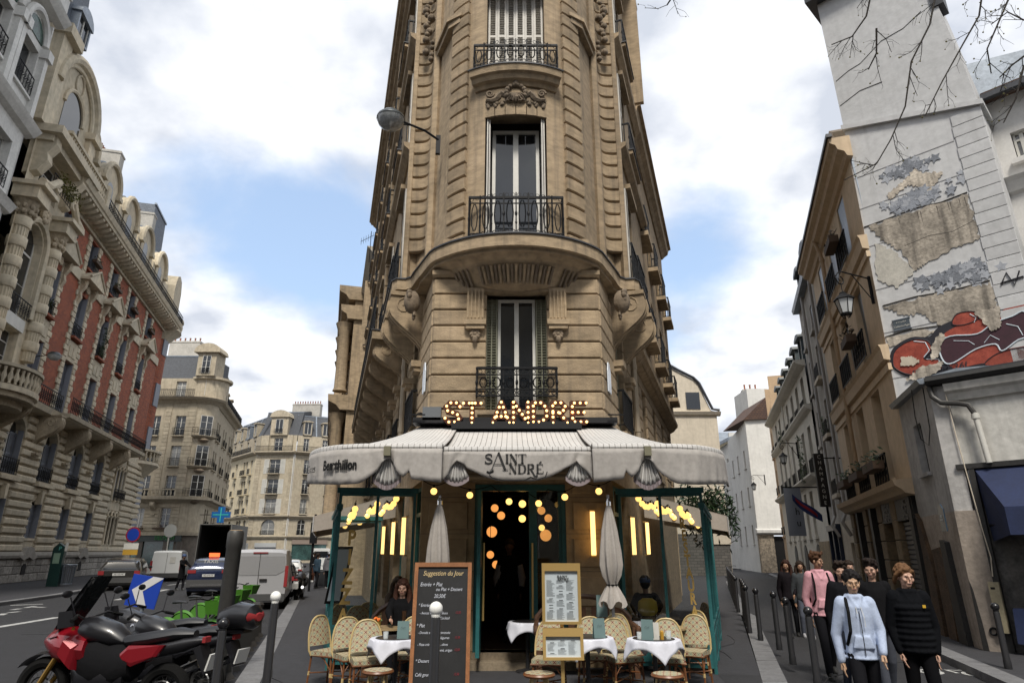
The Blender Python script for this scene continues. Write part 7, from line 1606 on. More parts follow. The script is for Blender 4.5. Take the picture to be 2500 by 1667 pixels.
for s,x,z,q in(('Entrée + Plat',-.27,1.43,.062),('ou Plat + Dessert',-.08,1.375,.055),('20,50€',-.1,1.3,.06),('* Entrée',-.28,1.2,.05),('- Avocat Crevettes Sauce',-.26,1.115,.04),('Cocktail',-.02,1.06,.042),('* Plat',-.29,.98,.055),('- Dorade et crème citronnée',-.27,.905,.04),('et légumes',-.04,.85,.04),('- Pizza crème mozza, olives',-.27,.78,.04),('romé, origan',-.03,.72,.04),('* Dessert',-.28,.61,.05),('Café gourmand',-.28,.47,.05)):chalk(s,x,z,q)
for z in(1.12,.855,.725,.475):chalk('12,50',.16,z,.036,M_CHR)
MS=thing('brass_menu_stand','brass framed menu case on a stand with a smaller menu case below','menu stand',(.6,8.3,0));MBR=MATS['polished brass']
part('post',MB().box(-.02,.02,.03,.07,0,1.5),MBR,MS)
def case(x0,x1,z0,z1,y,tl,nm):
 f=MB()
 for a in((x0,x0+.035,z0,z1),(x1-.035,x1,z0,z1),(x0+.035,x1-.035,z0,z0+.03),(x0+.035,x1-.035,z1-.09,z1)):f.add([(x,y+yy+(zz-z0)*tl,zz)for zz in(a[2],a[3])for yy in(-.03,.03)for x in(a[0],a[1])],[(0,1,3,2),(4,6,7,5),(0,4,5,1),(2,3,7,6),(0,2,6,4),(1,5,7,3)])
 c=part(nm,f,MBR,MS);pa=MB().add([(x0+.035,y,z0+.03),(x1-.035,y,z0+.03),(x1-.035,y+(z1-z0)*tl,z1-.09),(x0+.035,y+(z1-z0)*tl,z1-.09)],[(0,1,2,3)]);part('menu_paper',pa,mat('pale blue menu paper',(.42,.47,.5),.6),c)
 mb=MB();rd=random.Random(int(z1*9));W_=(x1-x0-.11)/3
 for col in range(3):
  z=z1-(.2 if z1>1.2 else .12)
  while z>z0+.05:
   if rd.random()<.12:z-=.02;wd=W_*.4;off=W_*.25;th=.007
   else:wd=W_*rd.uniform(.5,.85);off=0;th=.0028
   x=x0+.055+col*W_+off;yy=y-.002+(z-z0)*tl*(z1-z0)/(z1-z0-.0);mb.add([(x,yy-.001,z),(x+wd,yy-.001,z),(x+wd,yy-.001,z+th),(x,yy-.001,z+th)],[(0,1,2,3)]);z-=.0105
 part('printed_lines',mb,mat('grey print',(.05,.055,.06),.8),c,kind='stuff')
case(-.235,.235,.98,1.67,0,.0,'upper_case');case(-.235,.245,.6,.94,-.05,.12,'lower_case')
serif(-.05,-.006,1.50,.03,'SAINT',parent=MS,name='logo_letter');serif(-.045,-.006,1.468,.03,'ANDRÉ',parent=MS,name='logo_letter')
lm=thing('leaning_menu_board','pale framed menu board leaning behind the PIZZA letters in the left terrace','menu board',(-3.25,12.6,.9),R(10));part('board',MB().prism([(-.2,0),(.1,0),(.25,1.0),(-.05,1.0)],0,.03,'y'),M_RUBBER,lm);part('paper',MB().prism([(-.15,.05),(.07,.05),(.2,.95),(-.02,.95)],-.008,-.001,'y'),mat('pale blue menu paper',(.42,.47,.5),.6),lm)
#street lamps on brackets
def cobra(name,label,base,rz,L_=1.0,rise=.28,hd=1.0):
 t=thing(name,label,'street lamp',base,rz);part('wall_plate',MB().box(-.05,.05,-.06,.02,-.35,.12),M_IRON,t);part('arm',MB().tube([(0,-.05,0),(-.3*L_,-.1,rise*.5),(-.95*L_,-.2,rise)],.026,6),M_IRON,t,smooth=True)
 hs=hd;part('lamp_housing',MB().lathe([(.02,.14*hs),(.16*hs,.12*hs),(.25*hs,.03),(.26*hs,-.02),(.2*hs,-.02)],0,0,20),mat('grey lamp enamel',(.06,.07,.075),.35,.4),t,(-1.05*L_,-.22,rise-.02),smooth=True);part('lamp_glass',MB().lathe([(.25*hs,-.02),(.22*hs,-.12*hs),(.13*hs,-.2*hs),(.0,-.22*hs)],0,0,20,cap=False),mat('cloudy lamp glass',(.35,.37,.38),.12,spec=.8,var=.4,vs=12),t,(-1.05*L_,-.22,rise-.02),smooth=True)
p_=PY(1070,345,12.05);cobra('bracket_street_lamp','round glass street lamp on a black arm high on the left of the corner building',p_,R(8),1.0,.34,1.2)
p_=PY(75,873,37);cobra('bracket_street_lamp','grey hooded street lamp on an arm over the left street before the red brick front',p_,R(190),1.1,.3,1.5)
lantern('wall_lantern','smaller black lantern on a scroll arm further down the right street',(PY(1945,1085,32)),R(20),.8);lantern('wall_lantern','tiny distant lantern hanging before the far white gabled house',PY(1866,1162,52),R(15),.9)
#people
def remesh(mb,vox,m,name,it=3):
 me0=mb.mesh(name,m);o=bpy.data.objects.new('t',me0);COL.objects.link(o)
 r=o.modifiers.new('r','REMESH');r.mode='VOXEL';r.voxel_size=vox;r.use_smooth_shade=True
 if it:q=o.modifiers.new('s','SMOOTH');q.iterations=it;q.factor=.5
 dg=bpy.context.evaluated_depsgraph_get();me=bpy.data.meshes.new_from_object(o.evaluated_get(dg));bpy.data.objects.remove(o);me.name=name
 me.materials.clear();me.materials.append(m);return me
def limb(mb,pts,r,n=10):
 mb.tube(pts,r,n)
 for p,q in zip(pts,r if isinstance(r,(list,tuple))else[r]*len(pts)):mb.ball(p,q*.98,n,6)
def ell(c,rx,ry,n=14):return[(c[0]+rx*cos(2*pi*k/n),c[1]+ry*sin(2*pi*k/n),c[2])for k in range(n)]
def person(label,loc,rz,H=1.75,top='hoodie',topc=(.02,.02,.02),botc=(.012,.012,.014),skin=None,hair=(.02,.012,.01),hl='short',hands=None,feet=None,shoe=(.02,.02,.02),vox=.012,look=0,group=None,seat=False,name='person',cap=None,strap=False,lean=0,skirt=None):
 k=H/1.75;t=thing(name,label,'person',loc,rz,group);t.scale=(k*.87,k,k);skin=skin or M_SKIN;vox=vox/k
 feet=feet or((.09,-.12),(-.09,.14))
 hz=.93 if not seat else .5
 J={}
 for i,s in enumerate((1,-1)):
  fx,fy=feet[i]
  hip=(s*.09,lean*.0,hz);
  if seat:kn=(s*.12,-.42,.5);an=(s*.12,-.42,.08)
  else:
   lift=.0 if abs(fy)<.2 else(.04 if fy>0 else 0)
   an=(s*.09+(fx-s*.09),fy,.09+lift);kn=(s*.1,fy*.45-.05,.5)
  sh=(s*.185,0,hz+.5);hd=(hands or((.24,-.02,.8),(-.24,.02,.8)))[i];hd=(hd[0],hd[1],hd[2]+(hz-.93 if not seat else 0))
  el=Vector(sh).lerp(Vector(hd),.52)+Vector((s*.05,.05,-.02));J[s]=(hip,kn,an,sh,tuple(el),hd)
 zt=hz-.93
 b=MB()
 b.loft([ell((0,0,zt+z),rx*.9,ry*.9)for z,rx,ry in((.9,.15,.1),(1.1,.13,.09),(1.3,.16,.1),(1.42,.17,.09),(1.48,.06,.05))])
 limb(b,[(0,.01,zt+1.42),(0,.0,zt+1.58)],[.055,.05])
 for s in(1,-1):
  hip,kn,an,sh,el,hd=J[s];limb(b,[hip,kn,an],[.07,.045,.034],8);limb(b,[sh,el,hd],[.042,.034,.026],8)
  w=Vector(hd);d=(w-Vector(el)).normalized();sd=Vector((0,1,0)).cross(d).normalized()*s if abs(d.y)<.9 else Vector((1,0,0));fw=d.cross(sd).normalized()
  pal=w+d*.05;b.loft([[w+d*q+sd*x_*a+fw*y_*.013 for a,y_ in((1,0),(.7,1),(-.7,1),(-1,0),(-.7,-1),(.7,-1))]for q,x_ in((-.01,.024),(.04,.036),(.09,.038))])
  ac=Vector((0,-1,0))if abs(d.y)<.7 else fw
  for f in range(4):
   a0=pal+d*.04+ac*(.028-f*.019);L_=(.07,.08,.075,.058)[f];cu=(sd*-s)*.3
   limb(b,[a0,a0+(d+cu*.4).normalized()*L_*.5,a0+(d+cu).normalized()*L_],[.0095,.0088,.0075],6)
  a0=w+d*.025+ac*.03;limb(b,[a0,a0+(d*.5+ac*.8).normalized()*.035,a0+(d*.8+ac*.5).normalized()*.062],[.012,.0105,.009],6)
 hc=Vector((0,-.012,zt+1.655));Rm=Matrix.Translation(hc)@Matrix.Rotation(look,4,'Z')@Matrix.Rotation(R(6),4,'X')
 Rm=Rm@Matrix.Diagonal((1.2,1.04,1.04,1));h=MB();h.M=Rm
 h.ball((0,.012,.025),.083,14,10,.9,1.12,1.08);h.ball((0,-.018,-.045),.062,12,8,.93,1.0,1.15);h.ball((0,-.05,-.085),.03,10,7,1.1,.8,.8)
 h.ball((0,-.098,-.02),.014,8,6,.85,.9,1.1);h.ball((0,-.088,.0),.012,8,6,.7,.9,1.9);h.ball((0,-.078,-.055),.02,8,6,1.2,.6,.55)
 for s in(1,-1):h.ball((s*.078,.012,-.012),.02,8,6,.45,.9,1.4);h.ball((s*.04,-.062,-.025),.026,8,6);h.ball((s*.032,-.078,.018),.018,8,6,1.3,.6,.5)
 v0=len(b.v);b.v+=h.v;b.f+=[tuple(v0+j for j in f)for f in h.f]
 body=part('body',remesh(b,vox,skin,'body'),None,t)
 fc=MB();fc.M=Rm
 for s in(1,-1):fc.ball((s*.031,-.087,.0),.0072,8,5,1.3,.5,.5);fc.tube([(s*.018,-.094,.02),(s*.034,-.094,.025),(s*.05,-.082,.02)],.0026,4)
 part('eyes',fc,mat('dark eyes and brows',(.015,.01,.008),.5),t);lp=MB();lp.M=Rm;lp.tube([(-.022,-.092,-.056),(0,-.101,-.054),(.022,-.092,-.056)],[.003,.0055,.003],5);part('mouth',lp,mat('lips',(.26,.09,.075),.5),t)
 hm=mat('hair %.3f %.3f'%hair[:2],hair,.7,var=.3,vs=30,spec=.2);g=MB();g.M=Rm;rd=random.Random(int(H*1000)+len(label))
 g.ball((0,.024,.038),.091,14,10,.93,1.12,1.02)if not cap else g.ball((0,.03,.0),.088,12,8,.95,1.05,1)
 for _ in range(70 if hl!='cap' else 10):
  a=rd.uniform(-pi,pi);e=rd.uniform(.05,1.4);
  x_,y_,z_=.088*cos(a)*cos(e),.02+.1*sin(a)*cos(e),.035+.095*sin(e)
  if y_<-.055 and z_<.07:continue
  g.ball((x_,y_,z_),rd.uniform(.012,.022),6,5)
 if hl in('curly','quiff'):
  for _ in range(26):a=rd.uniform(-pi,pi);g.ball((.07*cos(a),-.0+.085*sin(a),.09+rd.uniform(0,.045)),rd.uniform(.015,.026),6,5)
 if hl=='mid':
  for s in(1,-1):g.tube([(s*.07,-.045,.07),(s*.1,.0,.02),(s*.1,.04,-.05),(s*.085,.06,-.085)],[.02,.026,.025,.012],6)
 if hl=='long':
  for s in(1,-1):g.tube([(s*.06,-.04,.07),(s*.098,.0,0),(s*.11,-.01,-.1),(s*.1,-.04,-.22),(s*.09,-.05,-.36)],[.025,.033,.04,.045,.02],8)
  g.tube([(0,.08,.03),(0,.1,-.1),(0,.1,-.28)],[.07,.08,.05],8)
 if hl=='hoodup':g.ball((0,.03,.02),.12,12,8)
 part('hair',remesh(g,max(vox,.009),hm,'hair',1),None,t)
 if cap:c=MB();c.M=Rm;c.ball((0,.015,.05),.1,14,8,.95,1.15,.85);c.prism([(-.06,-.09),(.06,-.09),(.045,-.16),(-.045,-.16)],.045,.055,'z');part('cap',c,mat('cap %.2f'%cap[0],cap,.7),t,smooth=True)
 tm=mat('cloth %.3f %.3f %.3f'%tuple(topc),topc,.9,bump=.35,bs=14,var=.12,vs=10,spec=.04);pm=mat('cloth %.3f %.3f %.3f'%tuple(botc),botc,.9,bump=.3,bs=14,spec=.04)
 c=MB();pf={'puffer':.022,'coat':.02}.get(top,.012)
 stn=[(.86,.175,.125),(.93,.185,.13),(1.02,.17,.12),(1.15,.17,.12),(1.3,.19,.125),(1.4,.2,.115),(1.46,.14,.09),(1.5,.085,.075)]
 if top=='longcoat':stn=[(.55,.2,.16)]+stn
 c.loft([ell((0,0,zt+z),rx+pf*.6,ry+pf*.6)for z,rx,ry in stn])
 for s in(1,-1):
  hip,kn,an,sh,el,hd=J[s];wr=Vector(el).lerp(Vector(hd),.93)
  limb(c,[Vector(sh)+Vector((-s*.02,0,.0)),el,wr],[.078+pf*.6,.06+pf*.5,.046+pf*.3],12)
 if top in('hoodie','puffer'):
  c.ring((0,.02,zt+1.5),.085,.035,'z',16,8);c.ball((0,.12,zt+1.47),.07,10,7,1.5,.7,1);c.tube([(.07,-.055,zt+1.52),(.03,-.1,zt+1.42),(0,-.118,zt+1.38)],.022,6);c.tube([(-.07,-.055,zt+1.52),(-.03,-.1,zt+1.42),(0,-.118,zt+1.38)],.022,6)
  if top=='hoodie':c.prism([(-.13,.97),(.13,.97),(.09,1.1),(-.09,1.1)],-.15,-.1,'y');c.tube([(.18*cos(2*pi*k/12),.13*sin(2*pi*k/12),zt+.87)for k in range(12)],.02,6,closed=True)
  else:
   for q in range(8):z=.9+q*.062;c.tube([((.188+.012*sin(q))*cos(2*pi*k/16),.15*sin(2*pi*k/16),zt+z)for k in range(16)],.03,6,closed=True)
 part('jacket' if top!='hoodie' else 'hoodie',remesh(c,max(vox,.011),tm,'top',2 if top=='puffer' else 4),None,t)
 c=MB();c.loft([ell((0,0,hz+z),rx,ry)for z,rx,ry in((-.1,.1,.09),(-.03,.165,.115),(.05,.16,.11))])
 for s in(1,-1):
  hip,kn,an,sh,el,hd=J[s];limb(c,[(hip[0],hip[1],hip[2]-.02),kn,(an[0],an[1],an[2]+.0)],[.1,.075,.062],12)
  if skirt:c.loft([ell((0,0,z),q,q*.8)for z,q in((.4,.24),(.95,.16))])
 part('trousers',remesh(c,max(vox,.012),pm,'trousers',4),None,t)
 for s in(1,-1):
  an=J[s][2];sb=MB();z=an[2]-.09;sb.loft([ell((an[0],an[1]-.05,z),.042,.115,12),ell((an[0],an[1]-.05,z+.03),.046,.12,12),ell((an[0],an[1]-.03,z+.07),.042,.09,12),ell((an[0],an[1],z+.11),.04,.05,12)])
  part('shoe',sb,mat('shoe %.2f'%shoe[0],shoe,.5),t,smooth=True)
 if strap:
  for s in(1,-1):part('backpack_strap',MB().tube([(s*.125,.08,zt+1.49),(s*.13,-.06,zt+1.47),(s*.14,-.142,zt+1.32),(s*.15,-.14,zt+1.1),(s*.17,-.02,zt+1.0)],.017,6),M_RUBBER,t)
  part('backpack',MB().loft([ell((0,.19,zt+z),r,r*.55)for z,r in((.95,.1),(1.0,.15),(1.3,.15),(1.4,.1))]),M_RUBBER,t,smooth=True)
 return t
W_='people walking up the right street'
p=person('young man in a pale blue hoodie with one backpack strap, walking foremost',(3.8,7.6,RZ),R(-14),1.69,'hoodie',(.36,.42,.55),(.01,.01,.012),mat('warm beige skin',(.40,.25,.155),.55),(.008,.006,.006),'short',((.2,-.16,.93),(-.25,.02,.82)),((.12,.22),(-.06,-.2)),vox=.0085,group=W_)
part('backpack_strap',MB().tube([(-.1,.08,1.49),(-.12,-.06,1.48),(-.13,-.15,1.35),(-.14,-.165,1.15),(-.17,-.04,1.0)],.02,6),M_RUBBER,p);part('zip',MB().tube([(0,-.135,1.36),(0,-.155,1.2),(0,-.15,.9)],.005,4),MATS['shoe 0.02'],p);part('drawstring',MB().tube([(.03,-.13,1.4),(.045,-.165,1.3),(.045,-.165,1.2)],.004,4),M_WHITEP,p);part('drawstring',MB().tube([(-.03,-.13,1.4),(-.03,-.165,1.33)],.004,4),M_WHITEP,p)
p=person('young man with swept brown hair in a black padded vest',(4.46,7.7,RZ),R(-16),1.75,'puffer',(.006,.0065,.008),(.005,.005,.006),mat('pale skin',(.48,.29,.21),.55),(.10,.05,.022),'mid',((.2,-.04,.88),(-.2,-.04,.88)),((.07,-.16),(-.12,.16)),vox=.0085,look=R(22),group=W_)
part('shirt_collar',MB().loft([ell((0,-.035,1.44),.06,.075),ell((0,-.02,1.5),.058,.055)]),mat('pale blue shirt',(.4,.44,.5),.8),p);part('chest_emblem',MB().box(.1,.135,-.165,-.155,1.34,1.37),mat('yellow emblem',(.5,.3,.02),.6),p)
person('young man with curly hair in a pink hoodie and dark backpack straps',(5.16,11.4,RZ),R(-6),1.88,'hoodie',(.56,.30,.34),(.010,.01,.012),M_SKIN2,(.06,.028,.014),'curly',((.22,-.1,.84),(-.22,.02,.84)),((.1,.2),(-.1,-.18)),vox=.009,look=R(50),group=W_,strap=True)
person('dark haired young man in black top half hidden behind the blue hoodie',(5.0,10.3,RZ),R(-8),1.74,'coat',(.01,.01,.012),(.03,.035,.05),M_SKIN,(.02,.012,.008),'quiff',None,((.1,-.1),(-.1,.12)),(.4,.4,.4),vox=.011,look=R(-14),group=W_)
person('curly haired young man in a black coat turning his head, behind the two foremost walkers',(5.1,9.6,RZ),R(-10),1.78,'coat',(.009,.009,.01),(.06,.065,.08),M_SKIN,(.015,.009,.007),'curly',None,((.1,.2),(-.08,-.14)),vox=.011,look=R(-35),group=W_)
person('long haired woman in a black jacket, leftmost of the walking group',(6.75,16.6,RZ),R(-18),1.7,'coat',(.012,.01,.012),(.016,.017,.02),M_SKIN2,(.03,.012,.008),'long',((.12,-.16,.98),(-.24,.05,.82)),((.12,.16),(-.08,-.2)),vox=.014,look=R(-20),group=W_)
person('dark haired woman in grey jacket and jeans just left of the pink hoodie',(7.0,16.4,RZ),R(-12),1.68,'coat',(.05,.055,.06),(.10,.11,.14),M_SKIN2,(.02,.012,.008),'long',None,None,(.3,.3,.32),vox=.015,group=W_)
person('person in black with short hair right of the pink hoodie, far behind',(7.0,14.0,RZ),R(-10),1.72,'coat',(.01,.01,.011),(.012,.012,.014),M_SKIN,(.02,.012,.01),'short',None,None,vox=.015,group=W_)
F_='small dark figures far down the right street'
for i,(u,v,hh)in enumerate(((1837,1394,1.75),(1820,1388,1.8),(1808,1389,1.7),(1799,1386,1.72),(1790,1384,1.75))):
 q=GP(u,v,RZ);person(('small dark figure walking alone near the far right kerb','dark figure second from the right in the distant group','dark figure in jeans in the middle of the distant group','dark figure at the left of the distant group','farthest dark figure before the archway')[i],q,pi*(i%2),hh,'coat',(.012,.012,.014),(.012 if i!=2 else .06,)*3,M_SKIN3,(.01,.008,.007),'short',vox=.04,group=F_)
L2='people on the left pavement'
for u,v,hh,lb,kw in((762,1420,1.78,'man in black hat and brown apron walking towards the camera, left pavement',dict(topc=(.008,.008,.008),botc=(.05,.022,.015),shoe=(.5,.5,.5),cap=(.008,.008,.008),rz=0,skirt=1)),(770,1436,1.7,'woman in blue jacket beside a black suitcase, looking back',dict(topc=(.03,.05,.07),botc=(.012,.012,.014),hl='curly',rz=2.6,skin=M_SKIN3)),(797,1436,1.78,'man in a grey hoodie and pale cap seen from behind',dict(top='hoodie',topc=(.12,.12,.13),botc=(.012,.012,.014),cap=(.4,.42,.46),rz=pi,shoe=(.4,.4,.4))),(800,1410,1.8,'man in a navy jacket further down the left pavement',dict(topc=(.012,.02,.06),botc=(.012,.012,.014),rz=pi)),(830,1425,1.7,'figure in black behind the first glass screen post',dict(topc=(.01,.01,.012),botc=(.012,.012,.014),rz=pi))):
 q=GP(u,v,0);rz=kw.pop('rz');person(lb,q,rz,hh,vox=.022,group=L2,**({'top':'coat'}|kw))
person('person in dark coat and blue cap leaning towards the taxi in the road',GP(437,1440,RZ),R(70),1.78,'longcoat',(.008,.008,.009),(.01,.01,.012),M_SKIN3,hl='cap',cap=(.03,.06,.14),hands=((.2,-.38,1.15),(-.2,-.3,1.25)),vox=.02)
person('seated woman with long brown hair in a black coat',(-1.72,10.75,.06),R(4),1.72,'coat',(.008,.008,.009),(.01,.01,.012),M_SKIN,(.05,.02,.012),'long',((.1,-.3,.78),(-.16,-.34,.80)),seat=True,vox=.01,look=R(-6));glass_(-1.62,10.36,.83,'tall beer glass with pale foam held by the seated woman',mat('dark beer',(.04,.02,.01),.1),.035,.13)
person('older customer with sunglasses in black beside the seated woman',(-1.38,11.05,.08),R(20),1.7,'coat',(.008,.008,.009),(.01,.01,.012),M_SKIN2,(.06,.055,.05),'mid',((.15,-.3,.76),(-.16,-.3,.76)),seat=True,vox=.014)
person('customer with light brown hair in a beige scarf behind the seated woman',(-2.05,12.2,.05),R(20),1.72,'coat',(.10,.065,.045),(.02,.02,.02),M_SKIN2,(.10,.06,.03),'long',((.12,-.3,.8),(-.12,-.3,.8)),seat=True,vox=.016)
p=person('customer with a green cap and a yellow bag seen from behind',(2.35,12.0,.05),R(175),1.74,'coat',(.01,.01,.012),(.01,.01,.012),M_SKIN3,(.01,.008,.006),'short',None,seat=True,cap=(.03,.22,.13),vox=.014);part('shoulder_bag',MB().loft([ell((.0,.2,z),r,r*.5)for z,r in((.72,.12),(.8,.2),(.95,.18),(1.0,.1))]),mat('yellow bag',(.35,.26,.02),.7),p,smooth=True)
p=person('waiter in black with white sleeves in the dark doorway',(-.05,13.0,.2),0,1.8,'coat',(.006,.006,.007),(.006,.006,.007),M_SKIN3,hands=((.24,-.05,.84),(-.24,-.1,.84)),vox=.02)
for s in(1,-1):part('white_sleeve',MB().tube([(s*.2,0,1.32),(s*.27,.0,1.1),(s*.26,-.05,.95)],[.085,.08,.06],8),mat('white shirt',(.3,.3,.32),.8),p,smooth=True)
#buildings and trees across the square behind the camera
for i,(x0,w,h,y)in enumerate(((-60,24,21,-24),(-36,20,19,-26),(-16,18,22,-27),(2,20,20,-26),(22,18,18,-22),(40,24,21,-14))):
 t=thing('facing_building','stone apartment building across the square, %s from the left, seen in reflections'%('first','second','third','fourth','fifth','sixth')[i],'building',(x0+w,y,0),pi,'buildings across the square');F=Frame(t)
 hs=[(c,c+1.2,z,z+2.2)for c in[2+k*3 for k in range(int(w/3)-1)]for z in(4.5,8,11.5,15)]
 F.put('wall',wall_mesh(0,w,0,h,hs,.3),M_STONE3);F.put('window_back',MB().box(0,w,.28,.4,0,h),M_GLASS);F.put('roof',MB().prism([(0,h),(2,h+4),(8,h+4),(8,h)],0,w,'x'),M_SLATE)
M_BARK=mat('dark wet bark',(.022,.017,.013),.9,bump=.5,bs=30)
def tree(name,label,base,h,seed,spread=3.0,levels=4,r0=.2,group=None,first=None):
 rd=random.Random(seed);trunk=MB();br=MB();tw=MB();n_=[0]
 def grow(p,d,L,r,lv):
  if lv>levels or n_[0]>900:return
  n_[0]+=1;pts=[p];q=Vector(p);dd=Vector(d)
  for k in range(4):dd=(dd+Vector((rd.uniform(-.22,.22),rd.uniform(-.22,.22),rd.uniform(-.12,.2)))).normalized();q=q+dd*L/4;pts.append(q.copy())
  (trunk if lv==0 else br if lv<3 else tw).tube(pts,[r*(1-.13*k)for k in range(5)],6 if lv<3 else 3)
  for k in range(3 if lv<4 else 2):j=rd.randint(2,4);nd=(dd+Vector((rd.uniform(-1,1),rd.uniform(-1,1),rd.uniform(-.3,.8)))*.8).normalized();grow(pts[j],nd,L*rd.uniform(.6,.8),r*.5,lv+1)
 t=thing(name,label,'tree',base,0,group);grow(Vector((0,0,-.1)),Vector((0,0,1)),h*.42,r0,0)
 part('trunk',trunk,M_BARK,t,smooth=True);part('limbs',br,M_BARK,t,smooth=True);part('twigs',tw,M_BARK,t,kind='stuff');return t
for k,(x,y,h,sd)in enumerate(((-3.5,-6,13,3),(2.5,-9,14,5),(7,-5,12,8))):tree('bare_tree','%s bare plane tree on the square behind the viewer'%('left','middle','right')[k],(x,y,0),h,sd,levels=5,group='bare trees of the square')
tree('bare_street_tree','small bare tree with forked trunk far down the right street',PY(1800,1330,70)[:2]+(0,)if 0 else(23.6,73,0),7,11,levels=4,r0=.16)
OB=thing('overhanging_branches','thin bare budding branches hanging into the top right corner of the view','branches',(4.4,5.6,6.4));rd=random.Random(12)
M_BUD=mat('yellow green buds',(.12,.11,.03),.7);ob=Vector(OB.location);mb=MB();bud=MB()
def twig(P,r,lv=0,Y=5.8):
 pts=[PY(u,v,Y+.15*i*(1 if lv else .6))-ob for i,(u,v)in enumerate(P)];mb.tube(pts,[r*(1-.6*i/len(pts))for i in range(len(pts))],5 if lv==0 else 3)
 for i in range(len(P)-1):
  a,b=Vector(P[i]),Vector(P[i+1])
  for k in range((2,2,0)[lv]):
   t_=rd.random();c=a.lerp(b,t_);d=(b-a).normalized();s_=rd.choice((-1,1));an=s_*rd.uniform(.4,1.0);d2=Vector((d.x*cos(an)-d.y*sin(an),d.x*sin(an)+d.y*cos(an)));L_=rd.uniform(25,70)*(1 if lv==0 else .45);e=c+d2*L_+Vector((rd.uniform(-8,8),6));m_=c.lerp(e,.5)+Vector((rd.uniform(-7,7),rd.uniform(-7,7)))
   YY=Y+.15*(i+t_)*(1 if lv else .6)
   if lv<2:twig([tuple(c),tuple(m_),tuple(e)],r*.45,lv+1,YY)
   if rd.random()<.45:w=PY(e.x,e.y,YY)-ob;bud.ball(w,rd.uniform(.005,.012),5,4)
for P in(((2290,-40),(2270,60),(2225,150),(2210,260),(2175,340),(2140,400),(2060,440)),((2130,-30),(2115,40),(2080,90),(2030,110)),((2400,-30),(2390,40),(2350,110),(2300,200),(2260,280)),((2510,130),(2470,160),(2440,190)),((2540,20),(2500,50),(2460,30),(2420,60)),((2500,160),(2480,240),(2450,300)),((1645,-12),(1628,14)),((2140,70),(2140,130),(2120,170)),((2470,-20),(2440,50),(2410,120),(2420,180))):twig(P,.012)
part('twigs',mb,M_BARK,OB,kind='stuff');part('buds',bud,M_BUD,OB,kind='stuff')
#bollards
def bollard(loc,label,ball,h,r=.055,group='black bollards along the right kerb'):
 key=('bol',ball.name,h)
 me=cached(key,lambda:(MB().lathe([(r*1.05,0),(r*1.05,.12),(r*.92,.14),(r*.88,h-.16),(r*.7,h-.13)],n=14).mesh('post',M_IRON2,smooth=30),MB().ball((0,0,h-.065),.065,14,9).lathe([(.04,h-.15),(.045,h-.12),(.03,h-.11)],n=12).mesh('ball_top',ball,smooth=True)))
 t=thing('bollard',label,'bollard',loc,0,group);part('post',me[0],None,t);part('ball_top',me[1],None,t)
M_WB=mat('chipped white paint',(.75,.75,.72),.5,var=.15,vs=14);M_BB=mat('glossy black paint',(.012,.012,.014),.25)
bollard((-2.94,8.5,0),'black bollard with white ball top on the left pavement edge',M_WB,1.34,group='white topped bollards');bollard((-.73,6.6,0),'black bollard with chipped white ball top in front of the chalkboard',M_WB,1.35,group='white topped bollards');bollard((-3.42,8.2,0),'black bollard with black ball top beside the parked motorcycles',M_BB,1.06)
for i,p in enumerate(((4.36,9.9),(4.85,11.9),(5.3,13.6),(5.42,14.9))):bollard((p[0]-.1,p[1],0),('nearest black bollard of the right row','second black bollard from the camera in the right row','third black bollard from the camera in the right row','fourth black bollard from the camera in the right row')[i],M_BB,1.06)
ORD='first second third fourth fifth sixth seventh eighth ninth tenth eleventh twelfth thirteenth fourteenth fifteenth last'.split()
for i in range(16):Y=16.2+i*1.35;bollard((kr(Y)-.32,Y,0),'%s black bollard of the dense receding row beyond the four nearest ones'%ORD[i],M_BB,1.06)
bollard((8.07,11.47,0),'lone black bollard on the far right pavement by the shop corner',M_BB,1.0)
#vehicles: local x forward, rear at x = 0
def wheel(t,x,y,r,w=.2,rim=True):
 o=part('wheel',cached(('wh',r,w),lambda:MB().ring((0,0,0),r-w*.3,w*.42,'y',20,8).mesh('tyre',M_RUBBER,smooth=True)),None,t,(x,y,r))
 if rim:part('rim',cached(('rim',r,w),lambda:(lambda m:[m.box(-.015,.015,-.06,.06,0,r*.6)if 0 else m.tube([(0,0,0),(r*.62*cos(a),0,r*.62*sin(a))],.03,5)for a in[k*2*pi/5 for k in range(5)]]and m.ring((0,0,0),r*.64,.03,'y',18,6)or m)(MB()).mesh('rim',mat('alloy rim',(.25,.25,.26),.35,.9),smooth=True)),None,o)
def vehicle(name,label,loc,rz,L,Wd,H,m,prof,glass,group='vehicles on the left street',wheels=(.75,None),wr=.33,roofw=.8,cat='car'):
 """prof: (x, z belt, z top) stations; the greenhouse narrows to roofw"""
 t=thing(name,label,cat,loc,rz,group);rings=[];hw=Wd/2
 for x,zb,zt in prof:
  e=.96 if x in(prof[0][0],prof[-1][0])else 1;wt=hw*(roofw if zt>zb+.15 else .95);w=hw*e
  h_=[(w*.92,.24),(w,.42),(w,zb*.75),(w*.98,zb),((w+wt)/2,(zb+zt)/2),(wt,zt-.04),(wt*.8,zt),(wt*.3,zt+.01)]
  rings.append([(x,y,z)for y,z in h_]+[(x,-y,z)for y,z in h_[::-1]])
 part('body',MB().loft(rings),m,t,smooth=38)
 for nm,pts in glass:part(nm,MB().add(pts,[tuple(range(len(pts)))]),M_GLASS,t)
 for x in(wheels[0],wheels[1]or L-.8):
  for s in(-1,1):wheel(t,x,s*(hw-.1),wr)
 part('underside',MB().box(.1,L-.1,-hw+.12,hw-.12,.16,.3),M_BLACK,t);return t
